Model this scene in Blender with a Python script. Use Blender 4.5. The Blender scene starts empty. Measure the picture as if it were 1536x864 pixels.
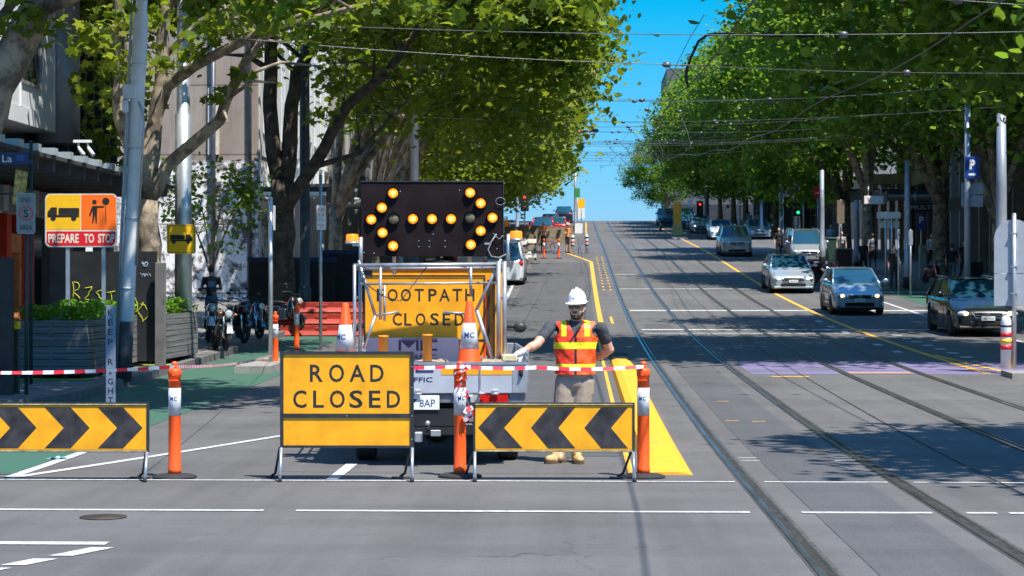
import bpy, math, random
import numpy as np
from mathutils import Vector, Matrix
R=math.radians; PI=math.pi
rnd=random.Random(7); npr=np.random.RandomState(11)
SC=bpy.context.scene
COL=SC.collection
TH=0.033; F=3000.0; HC=1.87

# ------------------------------------------------------------------ road profile (a street that climbs to a crest)
_PY=[-60,20,38,56,75,96,118,143,169,193,212,226,245,300,1500]
_PZ=[0,0,.2,.63,1.37,2.5,3.78,5.05,6.32,7.65,8.78,9.2,9.1,7.5,-6.0]
_h=[_PY[i+1]-_PY[i] for i in range(len(_PY)-1)]
_dl=[(_PZ[i+1]-_PZ[i])/_h[i] for i in range(len(_h))]
_sl=[_dl[0]]+[0 if _dl[i-1]*_dl[i]<=0 else 2*_dl[i-1]*_dl[i]/(_dl[i-1]+_dl[i]) for i in range(1,len(_dl))]+[_dl[-1]]
def gz(y):
    if y<=20: return 0.0
    for i in range(len(_h)):
        if y<=_PY[i+1]:
            t=(y-_PY[i])/_h[i]; h=_h[i]
            return ((1+2*t)*(1-t)**2*_PZ[i]+t*(1-t)**2*h*_sl[i]+t*t*(3-2*t)*_PZ[i+1]+t*t*(t-1)*h*_sl[i+1])
    return _PZ[-1]
def W(px,d):
    """ground position that lies d metres away along the street, px = column in the photo"""
    r=(px-768)*d/F
    return (r*math.cos(TH)-d*math.sin(TH), r*math.sin(TH)+d*math.cos(TH))
def WZ(px,d,up=0.0):
    x,y=W(px,d); return Vector((x,y,gz(y)+up))

# ------------------------------------------------------------------ materials
MATS={}
def M(name,col=(.5,.5,.5),rough=.6,metal=0.0,var=.12,scale=6.0,bump=0.0,coat=0.0,emit=None,estr=1.0,alpha=None,spec=.5,bscale=None,trans=0.0):
    if name in MATS: return MATS[name]
    m=bpy.data.materials.new(name); m.use_nodes=True
    nt=m.node_tree; b=nt.nodes['Principled BSDF']
    b.inputs['Roughness'].default_value=rough; b.inputs['Metallic'].default_value=metal
    b.inputs['Coat Weight'].default_value=coat; b.inputs['Coat Roughness'].default_value=.05
    b.inputs['Specular IOR Level'].default_value=spec
    if trans: b.inputs['Transmission Weight'].default_value=trans
    c4=(*col,1)
    tc=nt.nodes.new('ShaderNodeTexCoord')
    no=nt.nodes.new('ShaderNodeTexNoise'); no.inputs['Scale'].default_value=scale; no.inputs['Detail'].default_value=6
    nt.links.new(tc.outputs['Object'],no.inputs['Vector'])
    if var>0:
        mx=nt.nodes.new('ShaderNodeMix'); mx.data_type='RGBA'
        mx.inputs[6].default_value=tuple(c*(1-var) for c in col)+(1,)
        mx.inputs[7].default_value=tuple(min(1,c*(1+var)+.01*var) for c in col)+(1,)
        rp=nt.nodes.new('ShaderNodeMapRange'); rp.inputs[1].default_value=.3; rp.inputs[2].default_value=.7
        nt.links.new(no.outputs['Fac'],rp.inputs[0]); nt.links.new(rp.outputs[0],mx.inputs[0])
        nt.links.new(mx.outputs[2],b.inputs['Base Color'])
        m['mixnode']=mx.name
    else: b.inputs['Base Color'].default_value=c4
    if bump>0:
        n2=nt.nodes.new('ShaderNodeTexNoise'); n2.inputs['Scale'].default_value=bscale or scale*6; n2.inputs['Detail'].default_value=5
        nt.links.new(tc.outputs['Object'],n2.inputs['Vector'])
        bp=nt.nodes.new('ShaderNodeBump'); bp.inputs['Strength'].default_value=bump; bp.inputs['Distance'].default_value=.02
        nt.links.new(n2.outputs['Fac'],bp.inputs['Height']); nt.links.new(bp.outputs[0],b.inputs['Normal'])
    if emit:
        b.inputs['Emission Color'].default_value=(*emit,1); b.inputs['Emission Strength'].default_value=estr
    MATS[name]=m
    return m
class NT:
    def __init__(s,m): s.t=m.node_tree; s.b=s.t.nodes['Principled BSDF']
    def n(s,ty,**k):
        n=s.t.nodes.new(ty)
        for a,v in k.items(): setattr(n,a,v)
        return n
    def l(s,a,b): s.t.links.new(a,b)
    def noise(s,scale,detail=6,vec=None,sc3=None,rough=.6):
        tc=s.n('ShaderNodeNewGeometry'); o=tc.outputs['Position']
        if sc3:
            mp=s.n('ShaderNodeMapping'); mp.inputs['Scale'].default_value=sc3; s.l(o,mp.inputs[0]); o=mp.outputs[0]
        no=s.n('ShaderNodeTexNoise'); no.inputs['Scale'].default_value=scale; no.inputs['Detail'].default_value=detail; no.inputs['Roughness'].default_value=rough
        s.l(o,no.inputs['Vector']); return no.outputs['Fac']
    def rng(s,f,a,b,c=0,d=1):
        r=s.n('ShaderNodeMapRange'); r.inputs[1].default_value=a; r.inputs[2].default_value=b; r.inputs[3].default_value=c; r.inputs[4].default_value=d
        s.l(f,r.inputs[0]); return r.outputs[0]
    def mix(s,f,a,b,bt='MIX'):
        x=s.n('ShaderNodeMix',data_type='RGBA',blend_type=bt)
        for sock,v in ((x.inputs[0],f),(x.inputs[6],a),(x.inputs[7],b)):
            if isinstance(v,(tuple,list)): sock.default_value=(*v,1) if len(v)==3 else v
            elif isinstance(v,(int,float)): sock.default_value=v
            else: s.l(v,sock)
        return x.outputs[2]
    def bump(s,h,st,dist=.01):
        bp=s.n('ShaderNodeBump'); bp.inputs['Strength'].default_value=st; bp.inputs['Distance'].default_value=dist
        s.l(h,bp.inputs['Height']); s.l(bp.outputs[0],s.b.inputs['Normal'])
def base(name,rough=.85):
    m=bpy.data.materials.new(name); m.use_nodes=True; MATS[name]=m
    t=NT(m); t.b.inputs['Roughness'].default_value=rough; return m,t

def asphalt(name,c0=(.120,.115,.114),dark=.72):
    m,t=base(name,.8)
    big=t.noise(.35,5); streak=t.noise(1.0,5,sc3=(2.2,.05,1)); fine=t.noise(90,3); mid=t.noise(7,6,rough=.75); xs=t.noise(1.0,4,sc3=(.06,1.1,1))
    c=t.mix(t.rng(big,.35,.65),tuple(x*dark for x in c0),tuple(x*1.08 for x in c0))
    c=t.mix(t.rng(streak,.42,.68,0,.5),c,tuple(x*1.28 for x in c0))
    c=t.mix(t.rng(xs,.48,.68,0,.45),c,tuple(x*.62 for x in c0)); c=t.mix(t.rng(t.noise(34,3,rough=.9),.60,.70,0,.5),c,tuple(x*2.0 for x in c0)); c=t.mix(t.rng(t.noise(27,3,rough=.9),.60,.70,0,.5),c,tuple(x*.45 for x in c0))
    c=t.mix(t.rng(mid,.52,.72,0,.45),c,tuple(x*.58 for x in c0)); c=t.mix(t.rng(t.noise(1.3,7,rough=.7),.56,.66,0,.4),c,tuple(x*.66 for x in c0)); c=t.mix(t.rng(t.noise(2.6,7,rough=.8),.60,.72,0,.4),c,(.19,.185,.18))
    c=t.mix(t.rng(fine,.3,.72,0,.75),t.mix(1.0,c,(.62,.62,.62),'MULTIPLY'),t.mix(1.0,c,(1.55,1.53,1.5),'MULTIPLY'))
    vo=t.n('ShaderNodeTexVoronoi',feature='DISTANCE_TO_EDGE'); vo.inputs['Scale'].default_value=.42
    g=t.n('ShaderNodeNewGeometry'); wob=t.n('ShaderNodeTexNoise'); wob.inputs['Scale'].default_value=1.7; wob.inputs['Detail'].default_value=5
    t.l(g.outputs['Position'],wob.inputs['Vector'])
    va=t.n('ShaderNodeVectorMath',operation='ADD'); vs=t.n('ShaderNodeVectorMath',operation='SCALE'); vs.inputs['Scale'].default_value=.9
    t.l(wob.outputs['Color'],vs.inputs[0]); t.l(g.outputs['Position'],va.inputs[0]); t.l(vs.outputs[0],va.inputs[1]); t.l(va.outputs[0],vo.inputs['Vector'])
    mask=t.rng(t.noise(.13,2),.52,.6)
    cr=t.rng(vo.outputs['Distance'],.002,.007,.85,0)
    mm=t.n('ShaderNodeMath',operation='MULTIPLY'); t.l(mask,mm.inputs[0]); t.l(cr,mm.inputs[1])
    c=t.mix(mm.outputs[0],c,(.035,.034,.035))
    t.l(c,t.b.inputs['Base Color']); t.bump(t.noise(120,3),.35,.01)
    return m
ASPH=asphalt('asphalt')
ASPH2=asphalt('new_asphalt',(.088,.087,.092),.85)
PAINTW,_t=base('road_white',.6); _t.l(_t.mix(_t.rng(_t.noise(14,6,rough=.8),.42,.66),(.66,.65,.62),(.30,.30,.30)),_t.b.inputs['Base Color'])
PAINTY,_t=base('road_yellow',.6); _t.l(_t.mix(_t.rng(_t.noise(9,6,rough=.8),.45,.72),(.86,.42,.03),(.40,.26,.10)),_t.b.inputs['Base Color'])
KERBY,_t=base('kerb_yellow',.6); _t.l(_t.mix(_t.rng(_t.noise(5,8,rough=.8),.48,.75),(.92,.42,.015),(.42,.26,.08)),_t.b.inputs['Base Color'])
GREEN,_t=base('bike_green',.8); _t.l(_t.mix(_t.rng(_t.noise(3,8,rough=.8),.4,.7),(.028,.115,.072),(.06,.095,.078)),_t.b.inputs['Base Color'])
MAUVE,_t=base('mauve_sunlight_tint',.8); _t.l(_t.mix(_t.rng(_t.noise(1.2,6,sc3=(.3,2.5,1)),.45,.62),(.18,.145,.27),(.09,.09,.12)),_t.b.inputs['Base Color'])
CONC,_t=base('concrete',.85); _t.l(_t.mix(_t.rng(_t.noise(2,8,rough=.7),.35,.7),(.20,.185,.17),(.34,.32,.30)),_t.b.inputs['Base Color']); _t.bump(_t.noise(60),.3)
BLUEST,_t=base('bluestone',.7); _t.l(_t.mix(_t.rng(_t.noise(2.5,8,rough=.7),.35,.7),(.085,.083,.08),(.20,.19,.18)),_t.b.inputs['Base Color']); _t.bump(_t.noise(40),.4)
PAVE,_t=base('paving',.8)
_br=_t.n('ShaderNodeTexBrick'); _br.inputs['Scale'].default_value=1.0; _br.inputs['Brick Width'].default_value=.9; _br.inputs['Row Height'].default_value=.5; _br.inputs['Mortar Size'].default_value=.008
_g=_t.n('ShaderNodeNewGeometry'); _t.l(_g.outputs['Position'],_br.inputs['Vector'])
_br.inputs['Color1'].default_value=(.15,.14,.135,1); _br.inputs['Color2'].default_value=(.21,.20,.19,1); _br.inputs['Mortar'].default_value=(.06,.06,.06,1)
_t.l(_t.mix(_t.rng(_t.noise(1.4,7),.35,.7,0,.6),_br.outputs['Color'],(.24,.22,.20)),_t.b.inputs['Base Color'])

STEEL=M('galvanised_steel',(.50,.53,.56),.42,.75,.15,5,.05)
ALU=M('aluminium',(.40,.40,.42),.45,.6,.25,9)
SILVT=M('tailgate_silver',(.50,.51,.56),.4,.2,.10,5,.05)
WPAINT=M('white_enamel',(.74,.75,.77),.35,0,.08,4,coat=.3)
BLACK=M('black_satin',(.014,.014,.016),.5,0,.3,5)
RUBBER=M('rubber',(.022,.022,.023),.85,0,.3,12,.2)
DARK=M('dark_recess',(.01,.01,.012),.9,0,.2)
AMBER=M('sign_amber',(.92,.38,.004),.45,0,.16,5.0,.12,bscale=3)
SIGNBLK=M('sign_black',(.018,.016,.016),.5,0,.4,6)
CHEVBLK=M('chevron_black',(.032,.025,.025),.5,0,.7,7)
FRAMEBLK=M('frame_dark',(.035,.035,.04),.5,.3,.3,10)
ORANGE=M('orange_plastic',(.92,.10,.008),.42,0,.10,3,.04)
REFL=M('reflective_sleeve',(.62,.62,.64),.3,.1,.18,18)
RED=M('red_paint',(.62,.012,.015),.4,0,.12,5)
WHITE=M('white_plastic',(.8,.8,.8),.5,0,.08,8)
PINKW=M('faded_white_board',(.68,.48,.50),.55,0,.1,5)
GLASSD=M('dark_glass',(.012,.02,.028),.04,0,0,spec=.9); GLASSD.node_tree.nodes['Principled BSDF'].inputs['IOR'].default_value=1.65
TAIL=M('tail_lens',(.55,.01,.012),.15,0,.2,30,coat=.6)
LAMP=M('lamp_on',(.9,.28,.005),.3,0,0,emit=(1,.24,.0),estr=.55)
LAMPH=M('lamp_core',(1,.8,.2),.3,0,0,emit=(1,.58,.05),estr=1.5)
LAMPOFF=M('lamp_off',(.16,.13,.07),.3,0,.2,20)
BEAC=M('beacon_amber',(.9,.22,.005),.2,0,.2,40,emit=(1,.26,.0),estr=.35,coat=.5)
HEADL=M('headlight_on',(.9,.9,.8),.1,0,0,emit=(1,.93,.72),estr=1.5)
HEADLW=M('headlight_warm',(.9,.8,.6),.1,0,0,emit=(1,.66,.3),estr=1.3)
LENS=M('clear_lens',(.55,.58,.6),.08,.3,.1,20,coat=1)
CHROME=M('chrome',(.75,.76,.78),.12,1,.0)
GRN_ON=M('green_signal',(.0,.8,.3),.3,0,0,emit=(.02,1,.35),estr=.9)
RED_ON=M('red_signal',(.9,.02,.02),.3,0,0,emit=(1,.04,.02),estr=1)

# ------------------------------------------------------------------ mesh builder
_textcache={}
def text_geo(s,bold=0.0):
    k=(s,bold)
    if k in _textcache: return _textcache[k]
    cu=bpy.data.curves.new('t','FONT'); cu.body=s; cu.size=1; cu.offset=bold; cu.resolution_u=3; cu.fill_mode='FRONT'
    o=bpy.data.objects.new('t',cu); COL.objects.link(o)
    bpy.context.view_layer.update()
    me=o.evaluated_get(bpy.context.evaluated_depsgraph_get()).to_mesh()
    v=[(p.co.x,p.co.y) for p in me.vertices]; f=[tuple(p.vertices) for p in me.polygons]
    COL.objects.unlink(o); bpy.data.objects.remove(o); bpy.data.curves.remove(cu)
    xs=[a for a,_ in v]; ys=[b for _,b in v]
    x0,x1,y0,y1=min(xs),max(xs),min(ys),max(ys)
    v=[((a-x0)/(x1-x0)-.5,(b-y0)/(y1-y0)-.5) for a,b in v]
    _textcache[k]=(v,f); return v,f
def mclogo(g,x,y,z,w,h):
    a=w*.52; l=x-w/2; t=h*.24
    for q in (l,l+a-t): g.box(q,q+t,y-.001,y,z-h/2,z+h/2)
    g.box(l+t,l+a-t,y-.001,y,z+h/2-.012,z+h/2); g.add([(l+t+.004,y-.0012,z+h/2-.014),(l+a-t-.004,y-.0012,z+h/2-.014),(l+a/2,y-.0012,z-h*.25)],[(0,2,1)])
    c=l+a+w*.04; r=x+w/2
    g.box(c,c+t,y-.001,y,z-h/2,z+h/2); g.box(c+t,r,y-.001,y,z+h/2-t*.8,z+h/2); g.box(c+t,r,y-.001,y,z-h/2,z-h/2+t*.8)
class MB:
    def __init__(s): s.v=[]; s.f=[]; s.mi=[]; s.sm=[]; s.m=0; s.T=None
    def add(s,vs,fs,smooth=False):
        o=len(s.v)
        if s.T is not None: vs=[tuple(s.T@Vector(v)) for v in vs]
        s.v+= [tuple(v) for v in vs]
        for f in fs: s.f.append(tuple(i+o for i in f)); s.mi.append(s.m); s.sm.append(smooth)
        return s
    def box(s,x0,x1,y0,y1,z0,z1,bev=0):
        if bev>0:
            b=min(bev,(x1-x0)*.45,(y1-y0)*.45,(z1-z0)*.45)
            vs=[];idx={}
            for i,x in enumerate((x0,x1)):
                for j,y in enumerate((y0,y1)):
                    for k,z in enumerate((z0,z1)):
                        sx,sy,sz=(1,-1)[i],(1,-1)[j],(1,-1)[k]
                        idx[i,j,k]=len(vs)
                        vs+=[(x,y+sy*b,z+sz*b),(x+sx*b,y,z+sz*b),(x+sx*b,y+sy*b,z)]
            fs=[]
            for i in (0,1):
                q=[idx[i,0,0],idx[i,0,1],idx[i,1,1],idx[i,1,0]]; fs.append(q if i==0 else q[::-1])
            for j in (0,1):
                q=[idx[0,j,0]+1,idx[1,j,0]+1,idx[1,j,1]+1,idx[0,j,1]+1]; fs.append(q if j==0 else q[::-1])
            for k in (0,1):
                q=[idx[0,0,k]+2,idx[0,1,k]+2,idx[1,1,k]+2,idx[1,0,k]+2]; fs.append(q if k==0 else q[::-1])
            for a in (0,1):
                for c in (0,1):
                    p,q=idx[a,c,0],idx[a,c,1]; fs.append([p,p+1,q+1,q] if (a+c)%2 else [p+1,p,q,q+1])
                    p,q=idx[a,0,c],idx[a,1,c]; fs.append([p,p+2,q+2,q] if (a+c)%2==0 else [p+2,p,q,q+2])
                    p,q=idx[0,a,c],idx[1,a,c]; fs.append([p+1,p+2,q+2,q+1] if (a+c)%2 else [p+2,p+1,q+1,q+2])
            for k,p in idx.items(): fs.append([p,p+1,p+2] if sum(k)%2 else [p,p+2,p+1])
            return s.add(vs,fs)
        vs=[(x,y,z) for x in (x0,x1) for y in (y0,y1) for z in (z0,z1)]
        return s.add(vs,[(0,1,3,2),(4,6,7,5),(0,4,5,1),(2,3,7,6),(0,2,6,4),(1,5,7,3)])
    def tube(s,p0,p1,r0,r1=None,n=8,cap=True):
        return s.path([p0,p1],[r0,r0 if r1 is None else r1],n,cap)
    def path(s,pts,rs,n=8,cap=True):
        pts=[Vector(p) for p in pts]
        if not isinstance(rs,(list,tuple)): rs=[rs]*len(pts)
        vs=[];ref=None
        for i,p in enumerate(pts):
            d=(pts[min(i+1,len(pts)-1)]-pts[max(i-1,0)]).normalized()
            if ref is None: ref=Vector((0,0,1)) if abs(d.z)<.9 else Vector((1,0,0))
            a=(ref-d*ref.dot(d)).normalized(); b=d.cross(a); ref=a
            for k in range(n):
                t=2*PI*k/n; vs.append(p+(a*math.cos(t)+b*math.sin(t))*rs[i])
        fs=[(i*n+k,i*n+(k+1)%n,(i+1)*n+(k+1)%n,(i+1)*n+k) for i in range(len(pts)-1) for k in range(n)]
        s.add(vs,fs,True)
        if cap:
            L=len(s.v); o=L-len(vs)
            s.f.append(tuple(o+k for k in range(n))[::-1]); s.mi.append(s.m); s.sm.append(False)
            s.f.append(tuple(L-n+k for k in range(n))); s.mi.append(s.m); s.sm.append(False)
        return s
    def lathe(s,prof,c=(0,0,0),n=20,ax='z',smooth=True,cap=True):
        vs=[]
        for r,h in prof:
            for k in range(n):
                t=2*PI*k/n; a,b=r*math.cos(t),r*math.sin(t)
                vs.append({'z':(c[0]+a,c[1]+b,c[2]+h),'x':(c[0]+h,c[1]+a,c[2]+b),'y':(c[0]+b,c[1]+h,c[2]+a)}[ax])
        fs=[(i*n+k,i*n+(k+1)%n,(i+1)*n+(k+1)%n,(i+1)*n+k) for i in range(len(prof)-1) for k in range(n)]
        s.add(vs,fs,smooth); o=len(s.v)-len(vs)
        if not cap: return s
        s.f.append(tuple(o+k for k in range(n))[::-1]); s.mi.append(s.m); s.sm.append(False)
        s.f.append(tuple(len(s.v)-n+k for k in range(n))); s.mi.append(s.m); s.sm.append(False)
        return s
    def ell(s,c,r,n=14,m=8,rot=None):
        vs=[];
        for i in range(m+1):
            ph=PI*i/m
            for k in range(n):
                t=2*PI*k/n; p=Vector((r[0]*math.sin(ph)*math.cos(t),r[1]*math.sin(ph)*math.sin(t),r[2]*math.cos(ph)))
                if rot is not None: p=rot@p
                vs.append(p+Vector(c))
        fs=[(i*n+k,(i+1)*n+k,(i+1)*n+(k+1)%n,i*n+(k+1)%n) for i in range(m) for k in range(n)]
        return s.add(vs,fs,True)
    def poly(s,pts,y,flip=False):
        """flat polygon in the x-z plane facing -y"""
        n=len(pts); return s.add([(a,y,b) for a,b in pts],[tuple(range(n)) if not flip else tuple(range(n))[::-1]])
    def prism(s,pts,a0,a1,ax='y',smooth=False):
        """polygon (u,v) extruded along ax from a0 to a1"""
        n=len(pts)
        def mk(u,v,a): return {'y':(u,a,v),'x':(a,u,v),'z':(u,v,a)}[ax]
        vs=[mk(u,v,a0) for u,v in pts]+[mk(u,v,a1) for u,v in pts]
        s.add(vs,[tuple(range(n)),tuple(range(n,2*n))[::-1]]+[(i,n+i,n+(i+1)%n,(i+1)%n) for i in range(n)],smooth); return s
    def disc(s,x,y,z,r,n=20): return s.poly([(x+r*math.cos(2*PI*k/n),z+r*math.sin(2*PI*k/n)) for k in range(n)],y)
    def ringd(s,x,y,z,r,w,n=24):
        vs=[(x+q*math.cos(2*PI*k/n),y,z+q*math.sin(2*PI*k/n)) for q in (r,r-w) for k in range(n)]
        return s.add(vs,[(k,(k+1)%n,n+(k+1)%n,n+k) for k in range(n)])
    def text(s,t,x,y,z,w,h,bold=0.0,rot=0.0):
        v,f=text_geo(t,bold); c,q=math.cos(rot),math.sin(rot)
        return s.add([(x+a*w*c-b*h*q,y,z+a*w*q+b*h*c) for a,b in v],f)
    def build(s,name,mats,parent=None,loc=None,bevel=0):
        me=bpy.data.meshes.new(name); me.from_pydata(s.v,[],s.f)
        if not isinstance(mats,(list,tuple)): mats=[mats]
        for m in mats: me.materials.append(m)
        me.polygons.foreach_set('material_index',s.mi); me.polygons.foreach_set('use_smooth',s.sm); me.update()
        o=bpy.data.objects.new(name,me); COL.objects.link(o)
        if parent is not None: o.parent=parent
        if loc is not None: o.location=loc
        if bevel:
            b=o.modifiers.new('b','BEVEL'); b.width=bevel; b.segments=2; b.limit_method='ANGLE'
        return o
def tag(o,label=None,cat=None,group=None,kind=None):
    if label: o['label']=label
    if cat: o['category']=cat
    if group: o['group']=group
    if kind: o['kind']=kind
    return o
def thing(name,label,cat,loc=(0,0,0),rz=0,group=None):
    o=bpy.data.objects.new(name,None); COL.objects.link(o); o.location=loc; o.rotation_euler=(0,0,rz); o.empty_display_size=.2
    return tag(o,label,cat,group)
def dup(root,loc,rz=0,label=None,group=None,scale=None):
    r=root.copy(); COL.objects.link(r); r.location=loc; r.rotation_euler=(0,0,rz)
    if label: r['label']=label
    if group: r['group']=group
    if scale: r.scale=(scale,)*3
    for ch in list(root.children):
        c=ch.copy(); COL.objects.link(c); c.parent=r
        for g in list(ch.children):
            d=g.copy(); COL.objects.link(d); d.parent=c
    return r
def struct(name,mb,m,**k):
    o=mb.build(name,m,**k); o['kind']='structure'; return o
def strip(mb,x0,x1,y0,y1,dz=.004,step=1.5,x0b=None,x1b=None):
    """sheet following the road profile"""
    x0b=x0 if x0b is None else x0b; x1b=x1 if x1b is None else x1b
    n=max(1,int(math.ceil((y1-y0)/step))); vs=[]
    for i in range(n+1):
        t=i/n; y=y0+(y1-y0)*t; z=gz(y)+dz
        vs+=[(x0+(x0b-x0)*t,y,z),(x1+(x1b-x1)*t,y,z)]
    mb.add(vs,[(2*i,2*i+1,2*i+3,2*i+2) for i in range(n)])
def slab(mb,x0,x1,y0,y1,dz,step=1.5):
    n=max(1,int(math.ceil((y1-y0)/step))); vs=[]
    for i in range(n+1):
        y=y0+(y1-y0)*i/n; z=gz(y)
        vs+=[(x0,y,z-.1),(x0,y,z+dz),(x1,y,z+dz),(x1,y,z-.1)]
    fs=[]
    for i in range(n):
        a=4*i
        fs+=[(a,a+4,a+5,a+1),(a+1,a+5,a+6,a+2),(a+2,a+6,a+7,a+3)]
    fs+=[(0,1,2,3),(4*n+3,4*n+2,4*n+1,4*n)]
    mb.add(vs,fs)
# ================================================================== GROUND
XG=[-90,-60,-40,-25,-15,-10,-5,0,5,10,15,20,30,45,70,100,140]
YG=list(range(-40,20,10))+list(range(20,330,2))+list(range(330,1501,60))
g=MB(); vs=[(x,y,gz(y)) for y in YG for x in XG]; nx=len(XG)
g.add(vs,[(j*nx+i,j*nx+i+1,(j+1)*nx+i+1,(j+1)*nx+i) for j in range(len(YG)-1) for i in range(nx-1)],True)
struct('road',g,ASPH)
# resurfaced lane patches
g=MB(); strip(g,-2.4,.5,46,107,.004); strip(g,-1.1,.45,22,40,.004); strip(g,1.95,2.75,8,60,.004)
struct('road_patch',g,ASPH2)
g=MB(); strip(g,3.3,13.5,38.2,42.4,.003); struct('mauve_sunlight_sheet',g,MAUVE)  # mauve sheet paints the tint of sunlit asphalt onto the road
# white markings
g=MB()
LN=.012
def hline(y,x0,x1,w): g.add([(x0,y,.006),(x1,y,.006),(x1,y+w,.006),(x0,y+w,.006)],[(0,1,2,3)])
hline(19.15,-16,1.5,.07); hline(19.15,1.78,2.95,.07); hline(19.15,3.2,14,.07)
hline(16.55,-14,-2.62,.10); hline(16.55,-2.35,1.42,.10); hline(16.55,1.85,2.92,.10); hline(16.55,3.2,3.45,.10); hline(16.55,3.55,12,.10)
hline(14.35,-12,-3.42,.16)
hline(21.85,1.75,2.9,.05); hline(21.5,1.75,2.9,.05)
for a,b in ((14.2,13.75),(13.6,13.28),(13.15,12.6),(12.4,11.8)):
    f=lambda y:-3.42-(14.35-y)*.42
    g.add([(f(a),a,.006),(f(b),b,.006),(f(b)+.17,b,.006),(f(a)+.17,a,.006)],[(0,1,2,3)])
# slanting edge line and dashes of the closed lane
def seg(x0,y0,x1,y1,w,n=14):
    v=[]
    for i in range(n+1):
        t=i/n; x=x0+(x1-x0)*t; y=y0+(y1-y0)*t; v+=[(x,y-w/2,gz(y)+.006),(x+.02,y+w/2,gz(y)+.006)]
    g.add(v,[(2*i,2*i+2,2*i+3,2*i+1) for i in range(n)])
seg(-5.55,19.35,-3.6,24.9,.42); strip(g,-3.6,-3.5,24.9,33,.006)
strip(g,-2.44,-2.32,19.3,21.0,.006); strip(g,-2.44,-2.32,24,26,.006)
strip(g,-2.62,-2.5,58,106,.007,x0b=-3.05,x1b=-2.93)
for i in range(9): strip(g,-3.1+.06*i,-3.0+.06*i,108+2*i,108.8+2*i,.007)
strip(g,1.75,14.1,67.6,68.1,.006); strip(g,1.8,12,56.5,56.9,.006); strip(g,1.8,7.4,54.6,54.8,.006)
for i in range(7): strip(g,8.4,8.65,44+i*1.6,44.5+i*1.6,.006)
for i in range(6): strip(g,7.25,7.45,46+i*3,46.7+i*3,.006)
for y in (83,95): strip(g,1.7,7.2,y,y+.25,.006)
strip(g,9.0,14.0,80.4,80.9,.006); strip(g,10,14,94,94.6,.006); strip(g,7.8,14.0,128,128.7,.007)
strip(g,11.1,11.22,50,118,.006)
struct('white_road_markings',g,PAINTW)
g=MB()
strip(g,.62,.76,45,108,.006,x1b=.80,x0b=.62)
for i in range(10):
    y0=108+1.25*i; strip(g,.62-.15*i,.80-.15*i,y0,y0+1.27,.006,x0b=.47-.15*i,x1b=.65-.15*i)
strip(g,.5,.62,121,205,.008,x0b=.75,x1b=.87)
strip(g,7.75,7.9,38.5,210,.007)
strip(g,8.3,8.42,37,45,.007,x0b=7.9,x1b=8.02)
strip(g,1.0,1.08,60,64,.006)
for i in range(14):
    strip(g,1.02,1.10,82+i*2.4,82.6+i*2.4,.006); strip(g,1.3,1.38,82+i*2.4,82.6+i*2.4,.006)
strip(g,3.6,4.3,37.3,37.5,.006); strip(g,5.2,6.4,38.6,38.8,.006)
for (x,y) in ((2.15,31),(2.0,27.2),(2.35,27.1),(2.6,22.9),(3.2,12.9),(3.5,12.9)): strip(g,x,x+.18,y,y+.06,.006)
struct('yellow_road_markings',g,PAINTY)
g=MB(); strip(g,-7.72,-5.62,19.7,39,.005); strip(g,-7.72,-6.2,39,58,.005); struct('green_bike_lane',g,GREEN)
g=MB(); strip(g,-5.62,-5.5,19.4,22.6,.007); struct('bike_lane_edge_line',g,PAINTW)
g=MB(); strip(g,12.3,14.1,60,84,.005); struct('green_bike_lane_far_side',g,GREEN)
# tram rails : dark groove between two steel strips
RAILM,_t=base('rail_steel',.28); _t.b.inputs['Metallic'].default_value=.85; _t.l(_t.mix(_t.rng(_t.noise(3,6,sc3=(4,.4,1)),.4,.7),(.34,.34,.36),(.16,.15,.15)),_t.b.inputs['Base Color'])
GROOVE,_t=base('rail_groove',.8); _t.l(_t.mix(_t.rng(_t.noise(8,6,rough=.8),.45,.72),(.014,.013,.013),(.10,.075,.045)),_t.b.inputs['Base Color'])
GROUT,_t=base('rail_grout',.85); _t.l(_t.mix(_t.rng(_t.noise(6,6,rough=.8),.4,.7),(.045,.043,.043),(.13,.115,.095)),_t.b.inputs['Base Color'])
for x in (1.62,3.06,5.10,6.54):
    g=MB(); g.m=2; strip(g,x-.085,x+.095,-5,236,.005)
    g.m=1; strip(g,x-.015,x+.040,-5,236,.009)
    g.m=0; strip(g,x-.068,x-.015,-5,236,.012); strip(g,x+.040,x+.060,-5,236,.011)
    struct('tram_rail',g,[RAILM,GROOVE,GROUT])
# thin tar seams and an access cover
g=MB()
for x,y0,y1 in ((3.95,14,60),(4.3,60,130),(-1.9,30,95)): strip(g,x,x+.018,y0,y1,.0075,x0b=x+.5,x1b=x+.518)
struct('tar_seam',g,GROOVE)
g=MB(); g.lathe([(.0,.0),(.19,.0),(.19,.006),(.0,.0062)],(0,0,0),20); g.box(-.14,.14,-.01,.01,.0065,.009)
o=g.build('manhole_cover',M('iron_cover',(.06,.045,.035),.7,.3,.3,20)); o.location=(*W(155,16.2),.003); tag(o,'small rusty round iron cover set in the grey road below the left chevron board','manhole cover')

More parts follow.
